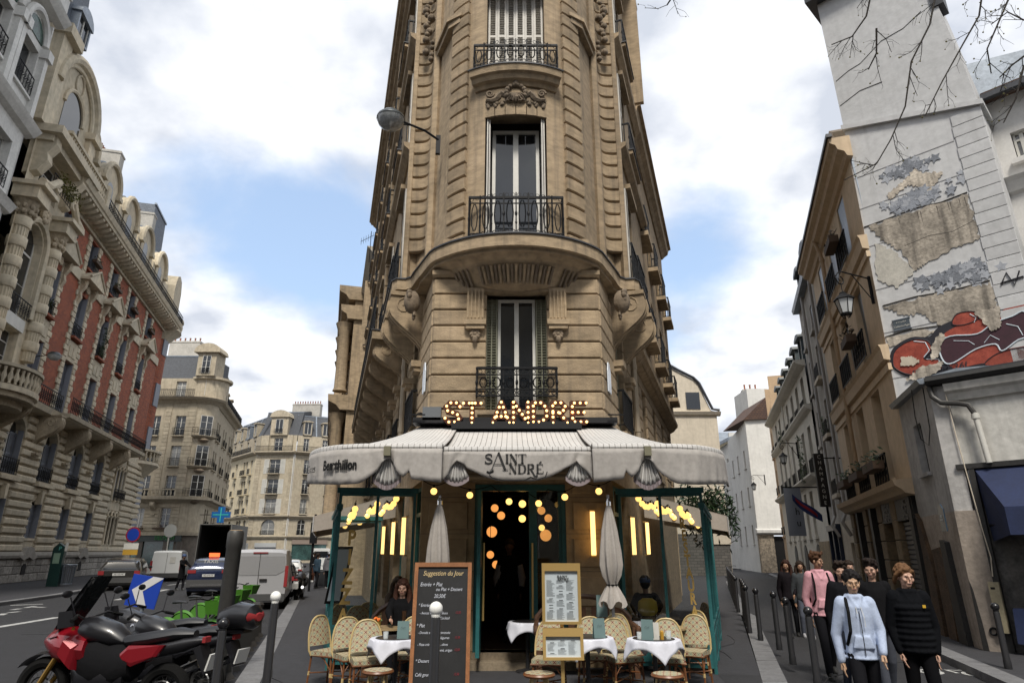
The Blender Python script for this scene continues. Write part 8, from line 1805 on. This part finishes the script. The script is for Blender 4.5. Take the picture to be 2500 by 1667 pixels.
def lamp_(t,y0,y1,z0,z1,x=-.03,m=None,nm='tail_light'):part(nm,MB().box(x,x+.12,min(y0,y1),max(y0,y1),z0,z1),m or mat('red tail lamp',(.22,.01,.012),.25),t)
def plate(t,z,s,x=-.04,y=0):o=part('number_plate',MB().box(x,x+.02,y-.26,y+.26,z-.055,z+.055),mat('white plate',(.5,.5,.48),.5),t);part('lettering',text_mesh(s,.085,.001,m=M_PRT),None,o,(x-.004,y,z),rz=R(-90))
HD=R(90+15.8)
M_SILV=mat('silver van paint',(.4,.4,.41),.35,.3,coat=.4)
vp=[(0,1.05,1.9),(.12,1.1,2.0),(2.6,1.1,2.03),(3.6,1.1,1.95),(4.2,1.05,1.15),(4.9,.85,.95)]
def side_glass(x0,x1,zb,zt,hw,rw):return[[(x0,s*(hw*.99+.004),zb+.03),(x1,s*(hw*.99+.004),zb+.03),(x1-.1,s*(hw*rw+.03),zt-.1),(x0+.05,s*(hw*rw+.03),zt-.1)]for s in(-1,1)]
v=vehicle('panel_van','silver grey panel van seen from behind, parked at the kerb past the green bicycles',(-9.0,24.0,RZ),HD,4.9,1.98,2.03,M_SILV,vp,[('side_window',q)for q in side_glass(2.9,3.7,1.15,1.9,.99,.88)],roofw=.88,cat='van')
part('door_seam',MB().box(-.02,0,-.008,.008,.45,1.9),M_BLACK,v);part('door_panel',MB().prism([(-.86,1.75),(.86,1.75),(.86,1.3),(.6,1.15),(-.6,1.15),(-.86,1.3)],-.0,.014,'x')if 0 else MB().add([(-.012,-.84,1.78),(-.012,.84,1.78),(-.012,.9,1.3),(-.012,.6,1.14),(-.012,-.6,1.14),(-.012,-.9,1.3)],[(0,1,2,3,4,5)]),mat('silver van panel',(.5,.5,.51),.25,.6,coat=.5),v)
part('bumper',MB().box(-.1,.1,-.95,.95,.3,.52),mat('grey bumper plastic',(.05,.05,.05),.6),v);part('door_handle',MB().box(-.05,0,-.3,-.05,.95,1.02),M_BLACK,v);part('brake_light',MB().box(-.03,.0,-.25,.25,1.88,1.92),mat('red tail lamp',(.22,.01,.012)),v);lamp_(v,-.99,-.88,.75,1.45);lamp_(v,.88,.99,.75,1.45);plate(v,.6,'FZ-126-QL',-.02,.35)
M_WV=mat('white van paint',(.62,.63,.62),.35,coat=.4)
v=vehicle('panel_van','white panel van with notices on its rear doors, parked before the pharmacy',(-23.9,46.5,RZ),HD+R(4),4.9,1.95,2.0,M_WV,vp,[],roofw=.88,cat='van');part('door_seam',MB().box(-.02,0,-.008,.008,.45,1.9),M_BLACK,v);part('notice',MB().box(-.02,-.01,-.55,-.2,1.2,1.6),M_WHITEP,v);part('bumper',MB().box(-.1,.1,-.95,.95,.28,.55),MATS['grey bumper plastic'],v);lamp_(v,-.98,-.85,.7,1.35);lamp_(v,.85,.98,.7,1.35)
v=vehicle('panel_van','small distant white van with red logo far down the left street',(-19.4,68,RZ),HD,5,2.0,2.3,M_WV,[(0,1.2,2.2),(3.4,1.2,2.3),(4.4,1.1,1.3),(5,.9,1)],[('rear_window',[(-.02,-.7,1.4),(-.02,.7,1.4),(-.02,.65,2.0),(-.02,-.65,2.0)])],roofw=.88,cat='van')
cp=[(0,.85,.9),(.15,.92,1.25),(.75,.95,1.42),(2.2,.95,1.45),(3.1,.92,.98),(4.1,.75,.8)]
def car(label,loc,rz,m,col=None,s=1.0):
 v=vehicle('parked_car',label,loc,rz,4.1,1.74,1.45,m,cp,[('rear_window',[(.0,-.68,.95),(.0,.68,.95),(.33,.6,1.34),(.33,-.6,1.34)])]+[('side_window',q)for q in side_glass(.8,2.7,.95,1.4,.87,.8)],roofw=.76);v.scale=(s,)*3
 part('bumper',MB().box(-.1,.15,-.84,.84,.35,.58),MATS['grey bumper plastic'],v);lamp_(v,-.86,-.62,.7,.88);lamp_(v,.62,.86,.7,.88);plate(v,.72,'AB-133-ME')
 for s_ in(-1,1):part('wing_mirror',MB().ball((2.5,s_*.97,1.0),.09,8,6,.7,1.2,.8),M_BLACK,v)
 return v
car('dark grey hatchback parked by the kerb in front of the brick building',(-20.7,35.6,RZ),HD+R(6),mat('dark grey car paint',(.035,.033,.03),.25,.4,coat=.6),s=1.12)
car('black car cut by the left edge of the view',(-18.9,23.4,RZ),R(200),mat('black car paint',(.008,.008,.01),.2,coat=.6));car('white car in traffic beyond the silver van',(-14.3,43,RZ),HD,M_WV);car('dark car parked ahead of the silver van',(-10.6,30.2,RZ),HD,MATS['black car paint'])
tp=[(0,1.0,1.1),(.15,1.08,1.4),(.6,1.1,1.62),(2.6,1.1,1.68),(3.5,1.08,1.15),(4.5,.95,1.0)]
v=vehicle('taxi','dark blue taxi suv seen from behind with lit red roof sign',(-14.0,31.2,RZ),HD,4.5,1.86,1.68,mat('dark blue taxi paint',(.012,.02,.055),.2,.3,coat=.7),tp,[('rear_window',[(.0,-.72,1.14),(.0,.72,1.14),(.34,.62,1.54),(.34,-.62,1.54)])]+[('side_window',q)for q in side_glass(.8,3.0,1.1,1.62,.93,.8)],roofw=.78,cat='taxi',wr=.36)
part('bumper',MB().box(-.12,.15,-.88,.88,.4,.72),MATS['grey bumper plastic'],v);lamp_(v,-.9,-.55,1.0,1.14);lamp_(v,.55,.9,1.0,1.14);plate(v,.9,'GD-674-TX');part('roof_sign',MB().box(.9,1.1,-.22,.22,1.7,1.88),mat('lit red taxi sign',(.8,.1,.03),.4,emit=(1,.12,.03),es=1.2),v);part('lettering',text_mesh('TAXIS',.2,.002,m=M_WHITEP,sx=1.2),None,v,(.18,0,1.5),rz=R(-90));part('bumper_trim',MB().box(-.14,-.1,-.7,.7,.44,.52),M_CHROME,v)
LR=thing('box_lorry','grey box lorry with its dark rear open, standing before the end of the street','lorry',(-24.2,54,RZ),HD-R(6));bx=MB();bx.box(0,6,-1.25,-1.2,.9,4.1).box(0,6,1.2,1.25,.9,4.1).box(0,6,-1.2,1.2,4.05,4.1).box(5.9,6,-1.2,1.2,.9,4.05).box(0,6,-1.2,1.2,.85,.95);part('box',bx,mat('grey lorry box',(.2,.2,.19),.6),LR);part('lining',MB().box(5.8,5.88,-1.2,1.2,.95,4.05).box(.05,5.8,-1.19,-1.1,.95,4.04).box(.05,5.8,1.1,1.19,.95,4.04),M_BLACK,LR);part('cab',MB().box(6.1,7.6,-1.1,1.1,.5,2.7),M_WV,LR)
for x in(1,6.8):
 for s in(-1,1):wheel(LR,x,s*1.0,.45,.3)
def spoked(t,x,r,tyre=.065,nm='wheel'):
 o=part(nm,MB().ring((0,0,0),r-tyre,tyre,'y',28,8),M_RUBBER,t,(x,0,r),smooth=True);sp=MB()
 for k in range(18):a=2*pi*k/18;sp.tube([(0,.03*(-1)**k,0),((r-tyre*2)*cos(a+.25),0,(r-tyre*2)*sin(a+.25))],.003,3)
 sp.ring((0,0,0),r-tyre*2,.014,'y',28,5).tube([(0,-.06,0),(0,.06,0)],.04,8).ring((0,.05,0),.13,.012,'y',16,4);part('rim',sp,mat('dark metal rim',(.12,.12,.12),.35,.8),o)
M_MRED=mat('metallic red fairing',(.2,.004,.01),.3,.2,coat=.5);M_MBK=mat('black fairing plastic',(.008,.008,.010),.35,coat=.2);M_SEAT=mat('black seat vinyl',(.012,.013,.016),.5);M_SCR=mat('smoked windscreen',(.01,.012,.012),.08,spec=.8)
def ring_(x,zc,w,h,n=12,sk=0):return[(x+sk*sin(2*pi*k/n)*h,w*cos(2*pi*k/n),zc+h*sin(2*pi*k/n))for k in range(n)]
def motorcycle(label,loc,rz,red=True,screen=True,top=True,s=1.0):
 t=thing('motorcycle',label,'motorcycle',loc,rz,'parked motorcycles');t.scale=(s,)*3;body=M_MRED if red else M_MBK
 spoked(t,0,.32);spoked(t,1.55,.34)
 part('fork',MB().tube([(1.55,.1,.34),(1.2,.1,1.0)],.03,8).tube([(1.55,-.1,.34),(1.2,-.1,1.0)],.03,8),mat('gold fork metal',(.35,.2,.04),.3,.9)if red else M_CHROME,t,smooth=True)
 part('front_mudguard',MB().loft([[(1.55+.38*cos(a)+0,y,.34+(.40-abs(y)*.3)*sin(a))for y in(-.09,-.05,0,.05,.09)]for a in[R(q)for q in range(35,165,10)]],cap=False,closed=False),M_MBK,t,smooth=True)
 part('engine',MB().loft([ring_(.45,.5,.16,.2),ring_(.7,.48,.2,.24),ring_(1.0,.5,.18,.24),ring_(1.15,.55,.1,.14)]),M_MBK,t,smooth=40)
 part('fuel_tank',MB().loft([ring_(.55,.86,.1,.06),ring_(.7,.92,.17,.13),ring_(.95,.97,.2,.16),ring_(1.12,.98,.15,.14)]),M_MBK,t,smooth=True)
 fr=MB().loft([ring_(.95,.78,.24,.16,10,.2),ring_(1.15,.8,.27,.22,10,.2),ring_(1.38,.82,.2,.2,10,-.1),ring_(1.56,.86,.09,.1,10,-.2),ring_(1.64,.84,.02,.03,10)]);part('front_fairing',fr,body,t,smooth=32)
 for q in(-1,1):part('headlight',MB().add([(1.42,q*.05,.96),(1.58,q*.05,.9),(1.5,q*.13,.88),(1.34,q*.2,.92)],[(0,1,2,3)]),M_CHROME,t);part('side_scoop',MB().loft([[(x,q*(.22+w),z)for x,z in((x0,z0),(x0+.12,z0+.08),(x0+.16,z0-.06),(x0+.04,z0-h))]for w,x0,z0,h in((-.06,.98,.86,.3),(.02,1.02,.84,.26),(.06,1.06,.8,.16))]),body if red else M_SEAT,t);part('side_panel',MB().loft([[(x,q*w,z)for x,z in((-.02+e,.84),(.42,.83-e),(.56-e,.7),(.36,.61+e),(.06+e,.72))]for w,e in((.12,0),(.165,.0),(.18,.04))]),body,t)
 part('seat',MB().loft([ring_(-.3,.95,.06,.04),ring_(-.1,.95,.14,.07),ring_(.2,.9,.16,.08),ring_(.5,.86,.13,.07),ring_(.62,.88,.07,.04)]),M_SEAT,t,smooth=True)
 part('tail',MB().loft([ring_(-.42,.88,.05,.04),ring_(-.2,.84,.12,.09),ring_(.2,.76,.15,.1),ring_(.5,.7,.14,.1)]),M_MBK,t,smooth=40);part('tail_light',MB().box(-.46,-.42,-.06,.06,.86,.92),MATS['red tail lamp'],t);part('mudguard',MB().prism([(-.42,.84),(-.55,.55),(-.5,.53),(-.34,.8)],-.09,.09,'y'),M_MBK,t);o=part('number_plate',MB().box(-.12,.12,-.01,.01,-.09,.09),mat('white plate',(.5,.5,.48)),t,(-.56,0,.66),rot=(R(-15),0,R(90)));part('lettering',text_mesh('EM\n189',.07,.001,m=M_PRT),None,o,(0,-.012,0))
 hb_=MB();hb_.tube([(1.02,.4,1.12),(1.08,.25,1.16),(1.14,.06,1.1),(1.14,-.06,1.1),(1.08,-.25,1.16),(1.02,-.4,1.12)],.014,6);part('handlebar',hb_,M_MBK,t,smooth=True)
 for q in(-1,1):part('grip',MB().tube([(1.05,q*.3,1.14),(1.0,q*.42,1.11)],.022,6),M_RUBBER,t);part('mirror',MB().tube([(1.08,q*.28,1.15),(1.12,q*.36,1.36)],.008,5).ball((1.12,q*.42,1.4),.06,10,6,.35,1.35,.75),M_MBK,t,smooth=True)
 if screen:
  sc_=MB();sc_.grid(lambda u,v:(1.46-.36*v-.06*(2*u-1)**2,(u-.5)*(.36+.05*sin(pi*v)),.98+.6*v),8,6);part('windscreen',solid_mesh(sc_,M_SCR),None,t);part('hand_guard',MB().prism([(1.0,1.05),(1.2,1.02),(1.22,1.2),(1.05,1.22)],.36,.38,'y'),M_MBK,t);part('hand_guard',MB().prism([(1.0,1.05),(1.2,1.02),(1.22,1.2),(1.05,1.22)],-.38,-.36,'y'),M_MBK,t)
 part('exhaust',MB().tube([(.7,-.18,.32),(.2,-.22,.42),(-.25,-.24,.6)],[.03,.05,.06],8),M_CHROME,t,smooth=True);part('rider_blanket',MB().loft([ring_(.4,.62,.18,.16),ring_(.55,.6,.22,.26),ring_(.7,.6,.2,.28),ring_(.84,.64,.24,.3),ring_(1.0,.66,.2,.27),ring_(1.14,.7,.14,.16)]),mat('black leg cover',(.006,.006,.007),.9,bump=.4,bs=12,spec=.15),t,smooth=True)
 if top:o=part('top_case',MB().loft([ring_(-.75,1.12,.1,.09),ring_(-.68,1.14,.2,.16),ring_(-.45,1.15,.24,.18),ring_(-.25,1.12,.2,.14),ring_(-.2,1.1,.08,.06)]),M_MBK,t,smooth=True);part('reflector',MB().loft([ring_(-.765,1.14,.07,.05),ring_(-.70,1.15,.205,.085)]),MATS['red tail lamp'],o,smooth=True);part('rack',MB().box(-.6,-.1,-.1,.1,.94,.98),M_MBK,t)
 part('side_stand',MB().tube([(.5,.15,.3),(.45,.3,0)],.014,5),M_MBK,t);return t
motorcycle('red and black adventure motorcycle with tall smoked windscreen, nearest on the left',(-4.15,8.5,RZ),R(173),True,True,False,1.03)
motorcycle('black scooter with large round top case behind the red motorcycle',(-4.05,9.3,RZ),R(165),False,False,True,.97);motorcycle('black scooter behind the red motorcycle with a blunt front shield',(-4.75,10.1,RZ),R(172),False,False,False,1.0);motorcycle('dark scooter parked beyond the silver van at the kerb',(-8.6,27.2,RZ),R(100),False,False,False)
M_LIME=mat('lime green bicycle plastic',(.05,.17,.012),.4,coat=.2);M_DKG=mat('dark dock plastic',(.03,.028,.026),.6)
def bicycle(label,loc,rz,m=M_LIME,basket=True,group='green share bicycles in the dock row',name='share_bicycle'):
 t=thing(name,label,'bicycle',loc,rz,group);spoked(t,0,.33,.025);spoked(t,1.08,.33,.025)
 part('frame',MB().tube([(0,0,.33),(.42,0,.3),(.92,0,.72)],.028,8).tube([(.42,0,.3),(.3,0,.85)],.022,6).tube([(1.08,0,.33),(.92,0,.72),(.88,0,.98)],.02,6),mat('dark bike frame',(.04,.045,.04),.4),t,smooth=True)
 for x,a0,a1 in((0,20,175),(1.08,15,165)):part('mudguard',MB().loft([[(x+.37*cos(R(a)),y,.33+(.37-abs(y))*sin(R(a)))for y in(-.045,0,.045)]for a in range(a0,a1,12)],cap=False,closed=False),m,t,smooth=True)
 part('wheel_cover',MB().prism([(.3*cos(pi*k/10),.34+.3*sin(pi*k/10))for k in range(11)],-.05,-.04,'y').prism([(.3*cos(pi*k/10),.34+.3*sin(pi*k/10))for k in range(11)],.04,.05,'y'),m,t)
 part('saddle',MB().loft([ring_(.12,.97,.075,.03),ring_(.2,.98,.08,.03),ring_(.34,.98,.03,.02),ring_(.42,.97,.015,.012)]),M_SEAT,t,smooth=True);part('seat_post',MB().tube([(.3,0,.8),(.27,0,.96)],.014,6),M_CHROME,t)
 part('handlebar',MB().tube([(.72,.3,1.04),(.88,.2,1.06),(.9,0,1.02),(.88,-.2,1.06),(.72,-.3,1.04)],.013,6),M_RUBBER,t,smooth=True)
 if basket:part('basket',MB().loft([[(x,y,z)for x,y in((1.0-e*.3,-.13-e),(1.25+e,-.11-e),(1.25+e,.11+e),(1.0-e*.3,.13+e))]for z,e in((.78,0),(.9,.03),(1.02,.06))],cap=False),m,t)
 part('chain_case',MB().box(.1,.45,.03,.06,.26,.36),MATS['dark bike frame'],t);return t
for i,(Y,lb)in enumerate(((13.4,'nearest green share bicycle behind the black top case'),(15.0,'second green share bicycle with lime basket'),(17.2,'third green share bicycle in the dock row'),(19.6,'farthest green share bicycle before the silver van'))):
 x=kl(Y);bicycle(lb,(x-1.95,Y+.3,RZ),R(-16))
for i in range(10):
 Y=9.8+i*.75;x=kl(Y)-.35;t=thing('bike_dock','%s dark bicycle dock from the camera along the left kerb'%ORD[i],'bicycle dock',(x,Y,RZ),R(-16),'bicycle docks along the left kerb');part('dock_post',cached('dock',lambda:MB().loft([[(a*w,b*d,z)for a,b in((-1,-1),(1,-1),(1,1),(-1,1))]for z,w,d in((0,.2,.1),(.1,.14,.07),(.55,.1,.06),(.72,.13,.07),(.78,.08,.05))]).mesh('dock_post',M_DKG)),None,t);part('lock_plate',cached('dockp',lambda:MB().box(-.09,.04,-.075,-.06,.5,.66).mesh('lock_plate',mat('grey lock plate',(.2,.2,.19),.5))),None,t)
bicycle('grey bicycle leaning at the far end of the right bollard row',(kr(40)-.7,38,0),R(72),mat('grey bicycle paint',(.1,.1,.1),.4),False,None,'parked_bicycle')
#signs, meter, bin, poles
t=thing('dock_totem','thick dark grey cylindrical totem of the bicycle station','pole',(-4.62,11.1,RZ));part('column',MB().lathe([(.12,0),(.12,1.98),(.13,2.0),(.13,2.22),(.11,2.26)],n=24),mat('anthracite column',(.035,.034,.032),.5,var=.2,vs=4),t,smooth=30);part('cap_plate',MB().lathe([(.11,2.262),(.08,2.27)],n=20),mat('tan sticker',(.3,.2,.1),.7),t)
sg=PY(352,1443,11.6);t=thing('arrow_sign','blue square road sign with white arrow pointing left, leaning behind the motorcycle','road sign',(sg.x,sg.y,RZ),R(6));z=sg.z-RZ
part('post',MB().tube([(0,.03,0),(0,.03,z)],.03,8),M_ZINC,t);bd=part('sign_board',MB().box(-.25,.25,-.01,.01,-.25,.25),mat('blue sign sheeting',(.008,.04,.3),.4),t,(0,0,z),rot=(0,R(9),0));part('arrow',MB().prism([(-.2,0),(.08,.25),(.25,.25),(.25,.24),(-.02,0),(.12,-.25),(-.02,-.25)],-.016,-.0105,'y'),mat('white sign sheeting',(.5,.5,.5),.5),bd)
t=thing('parking_meter','dark green parking meter with a P on top','parking meter',(GP(128,1431).x,GP(128,1431).y,0),R(14));part('housing',MB().prism([(-.28,0),(.28,0),(.26,1.5),(.3,2.05),(-.05,2.3),(-.3,2.0)],-.16,.16,'y'),mat('dark green enamel',(.008,.035,.03),.35),t);part('display',MB().box(-.2,.12,-.175,-.16,1.2,1.75),mat('green notice',(.2,.3,.22),.5),t);part('lettering',text_mesh('P',.3,.004,m=mat('pale green letter',(.1,.4,.35),.5)),None,t,(.05,-.17,1.98));part('notice',MB().box(.28,.42,-.17,-.15,1.85,2.3),M_WHITEP,t)
t=thing('litter_bin','grey slatted metal litter bin beside the parking meter','bin',(GP(160,1430).x,GP(160,1430).y,0));bm_=MB()
for k in range(18):a=2*pi*k/18;part('slat',cached('binslat',lambda:MB().tube([(.26,0,.1),(.28,0,.5),(.33,0,1.1)],.02,4).mesh('slat',M_ZINC)),None,t,rz=a)
part('hoop',MB().ring((0,0,1.12),.34,.04,'z',18,6).ring((0,0,.12),.27,.02,'z',18,5),M_ZINC,t);part('liner',MB().lathe([(.2,.15),(.26,1.05)],n=12),mat('grey bin liner',(.15,.15,.16),.5),t)
def disc(mb,r,y0,y1,n=20,cz=0):return mb.prism([(r*cos(2*pi*k/n),cz+r*sin(2*pi*k/n))for k in range(n)],y0,y1,'y')
q=PY(320,1335,38);t=thing('no_parking_sign','round blue and red no parking sign with tow plate on a pole','road sign',(q.x,q.y,0));part('pole',MB().tube([(0,.05,0),(0,.05,3.2)],.04,6),M_ZINC,t);part('sign_disc',disc(MB(),.42,-.02,0,cz=2.75),mat('red sign border',(.25,.01,.02),.5),t);part('blue_face',disc(MB(),.34,-.03,-.021,cz=2.75).box(-.3,.3,-.02,0,0,.01)if 0 else disc(MB(),.34,-.03,-.021,cz=2.75),MATS['blue sign sheeting'],t)
part('tow_plate',MB().box(-.42,.42,-.02,0,1.95,2.28),M_WHITEP,t);part('yellow_plate',MB().box(-.42,.42,-.02,0,1.65,1.93),mat('yellow plate',(.45,.26,.03),.6),t);part('paper_notice',MB().box(-.16,.2,-.03,0,.3,1.15),M_WHITEP,t)
q=PY(416,1295,52);t=thing('round_white_sign','round white sign on a thin pole in front of the pharmacy','road sign',(q.x,q.y,0));part('pole',MB().tube([(0,.05,0),(-.1,.05,q.z)],.05,6),M_WHITEP,t);part('sign_disc',disc(MB(),.5,-.02,0,cz=q.z),mat('pale sign face',(.35,.36,.35),.5),t)
q=GP(409,1413,RZ);t=thing('roadworks_notice','paper notice in a standing frame with orange base on the road','notice stand',q);part('frame',MB().box(-.22,.22,-.02,.02,.1,1.9),M_RUBBER,t);part('paper',MB().box(-.17,.17,-.03,-.021,.3,1.7),M_WHITEP,t);part('base',MB().box(-.35,.35,-.2,.2,0,.12),mat('orange base',(.3,.06,.02),.7),t)
q=PY(767,1300,33);t=thing('traffic_light','slim black traffic light post by the left pavement edge','traffic light',(q.x,q.y,0));part('pole',MB().tube([(0,0,0),(0,0,3.6)],.06,8),M_IRON,t);part('signal_head',MB().box(-.15,.15,-.15,.1,2.2,3.2),M_IRON,t)
t=thing('suitcase','black upright suitcase standing on the left pavement','suitcase',tuple(GP(782,1433)),.2);part('shell',MB().block(-.24,.24,-.15,.15,.05,.85,.04),mat('black luggage fabric',(.008,.009,.012),.6),t);part('handle',MB().tube([(-.12,0,.85),(-.12,0,1.1),(.12,0,1.1),(.12,0,.85)],.012,5),M_IRON,t)
for F_,x,lab in((FL,-.5,'left'),(FR,.5,'right')):
 p_=F_.at(x,-.07,0);t=thing('glass_plaque','small white reflective plaque on the %s flank above the awning'%lab,'plaque',(p_[0]+.08,p_[1]+11.65,4.75),F_.rz);part('plate',MB().prism([(-.16,0),(.16,0),(.16,.42),(.08,.6),(-.08,.6),(-.16,.42)],-.02,0,'y'),mat('white enamel',(.6,.65,.72),.2),t)
q=w_at(GHF,GH,-12.9,-.75,0);t=thing('vertical_sign','black vertical CHAMPAGNE sign hanging from the grey house','sign',(q[0],q[1],3.5));part('board',MB().box(-.2,.2,-.05,.05,0,2.1),M_IRON2,t);part('bracket',MB().box(.2,.9,-.02,.02,1.9,1.94),M_IRON,t)
for i,ch in enumerate('CHAMPAGNE'):part('letter',text_mesh(ch,.2,.004,m=M_WHITEP),None,t,(0,-.056,1.95-i*.225))
q=PY(1940,1247,29);t=thing('shop_banner','pale grey hanging banner reading shu in the right street','banner',q);part('cloth',MB().box(-.38,.38,-.01,.01,-1.05,1.0),mat('pale banner cloth',(.22,.24,.28),.8),t);part('bracket',MB().box(-.4,1.2,-.02,.02,1.0,1.05),M_IRON,t)
for i,ch in enumerate('shu'):part('letter',text_mesh(ch,.42,.004,m=M_PRT),None,t,(.12,-.02,.45-i*.48))
q=PY(1975,1240,26);t=thing('flag','red and blue flag hanging from a pole over the right street','flag',q);o=part('cloth',MB().grid(lambda u,v:(u*1.1-.6,.08*sin(u*7),.55-u*.8-v*(.25+.15*sin(u*3))),12,4),mat('navy flag cloth',(.015,.03,.12),.8),t);solid(o);o=part('red_band',MB().grid(lambda u,v:(u*.9-.5,-.03+.08*sin(u*7),.4-u*.75-v*.12),12,2),mat('red flag cloth',(.25,.01,.02),.8),t);solid(o)
ev=PY(1725,1245,19);t=thing('evergreen_shrub','dark glossy evergreen tree behind the right glass screens','tree',(ev.x,ev.y,0));part('trunk',MB().tube([(0,0,0),(.05,0,2.2)],.05,6),M_BARK,t);rd=random.Random(5);mb=MB()
for k in range(1500):
 a=rd.uniform(0,2*pi);e=rd.gauss(0,.45);r_=rd.uniform(.3,1.0);c=Vector((.9*r_*cos(a)*cos(e),.8*r_*sin(a),2.9+.9*e*r_+.3*sin(a*3)));d=Vector((rd.uniform(-1,1),rd.uniform(-1,1),rd.uniform(-1.2,.2))).normalized()*.11;w=d.cross(Vector((rd.uniform(-1,1),rd.uniform(-1,1),1))).normalized()*.03;mb.add([c-d,c+w,c+d,c-w],[(0,1,2,3)])
part('crown',mb,mat('dark glossy leaves',(.015,.035,.012),.35),t)
t=thing('roof_aerial','thin television aerial beside the left edge of the corner building','aerial',PY(905,590,20));part('mast',MB().tube([(0,0,-.8),(0,0,.4)],.012,4).tube([(-.35,0,.0),(.1,0,.25)],.01,4),M_IRON,t)
for k in range(6):part('rod',MB().tube([(-.33+k*.08,0,-.12+k*.045),(-.33+k*.08,0,.14+k*.045)],.007,3),M_IRON,t)
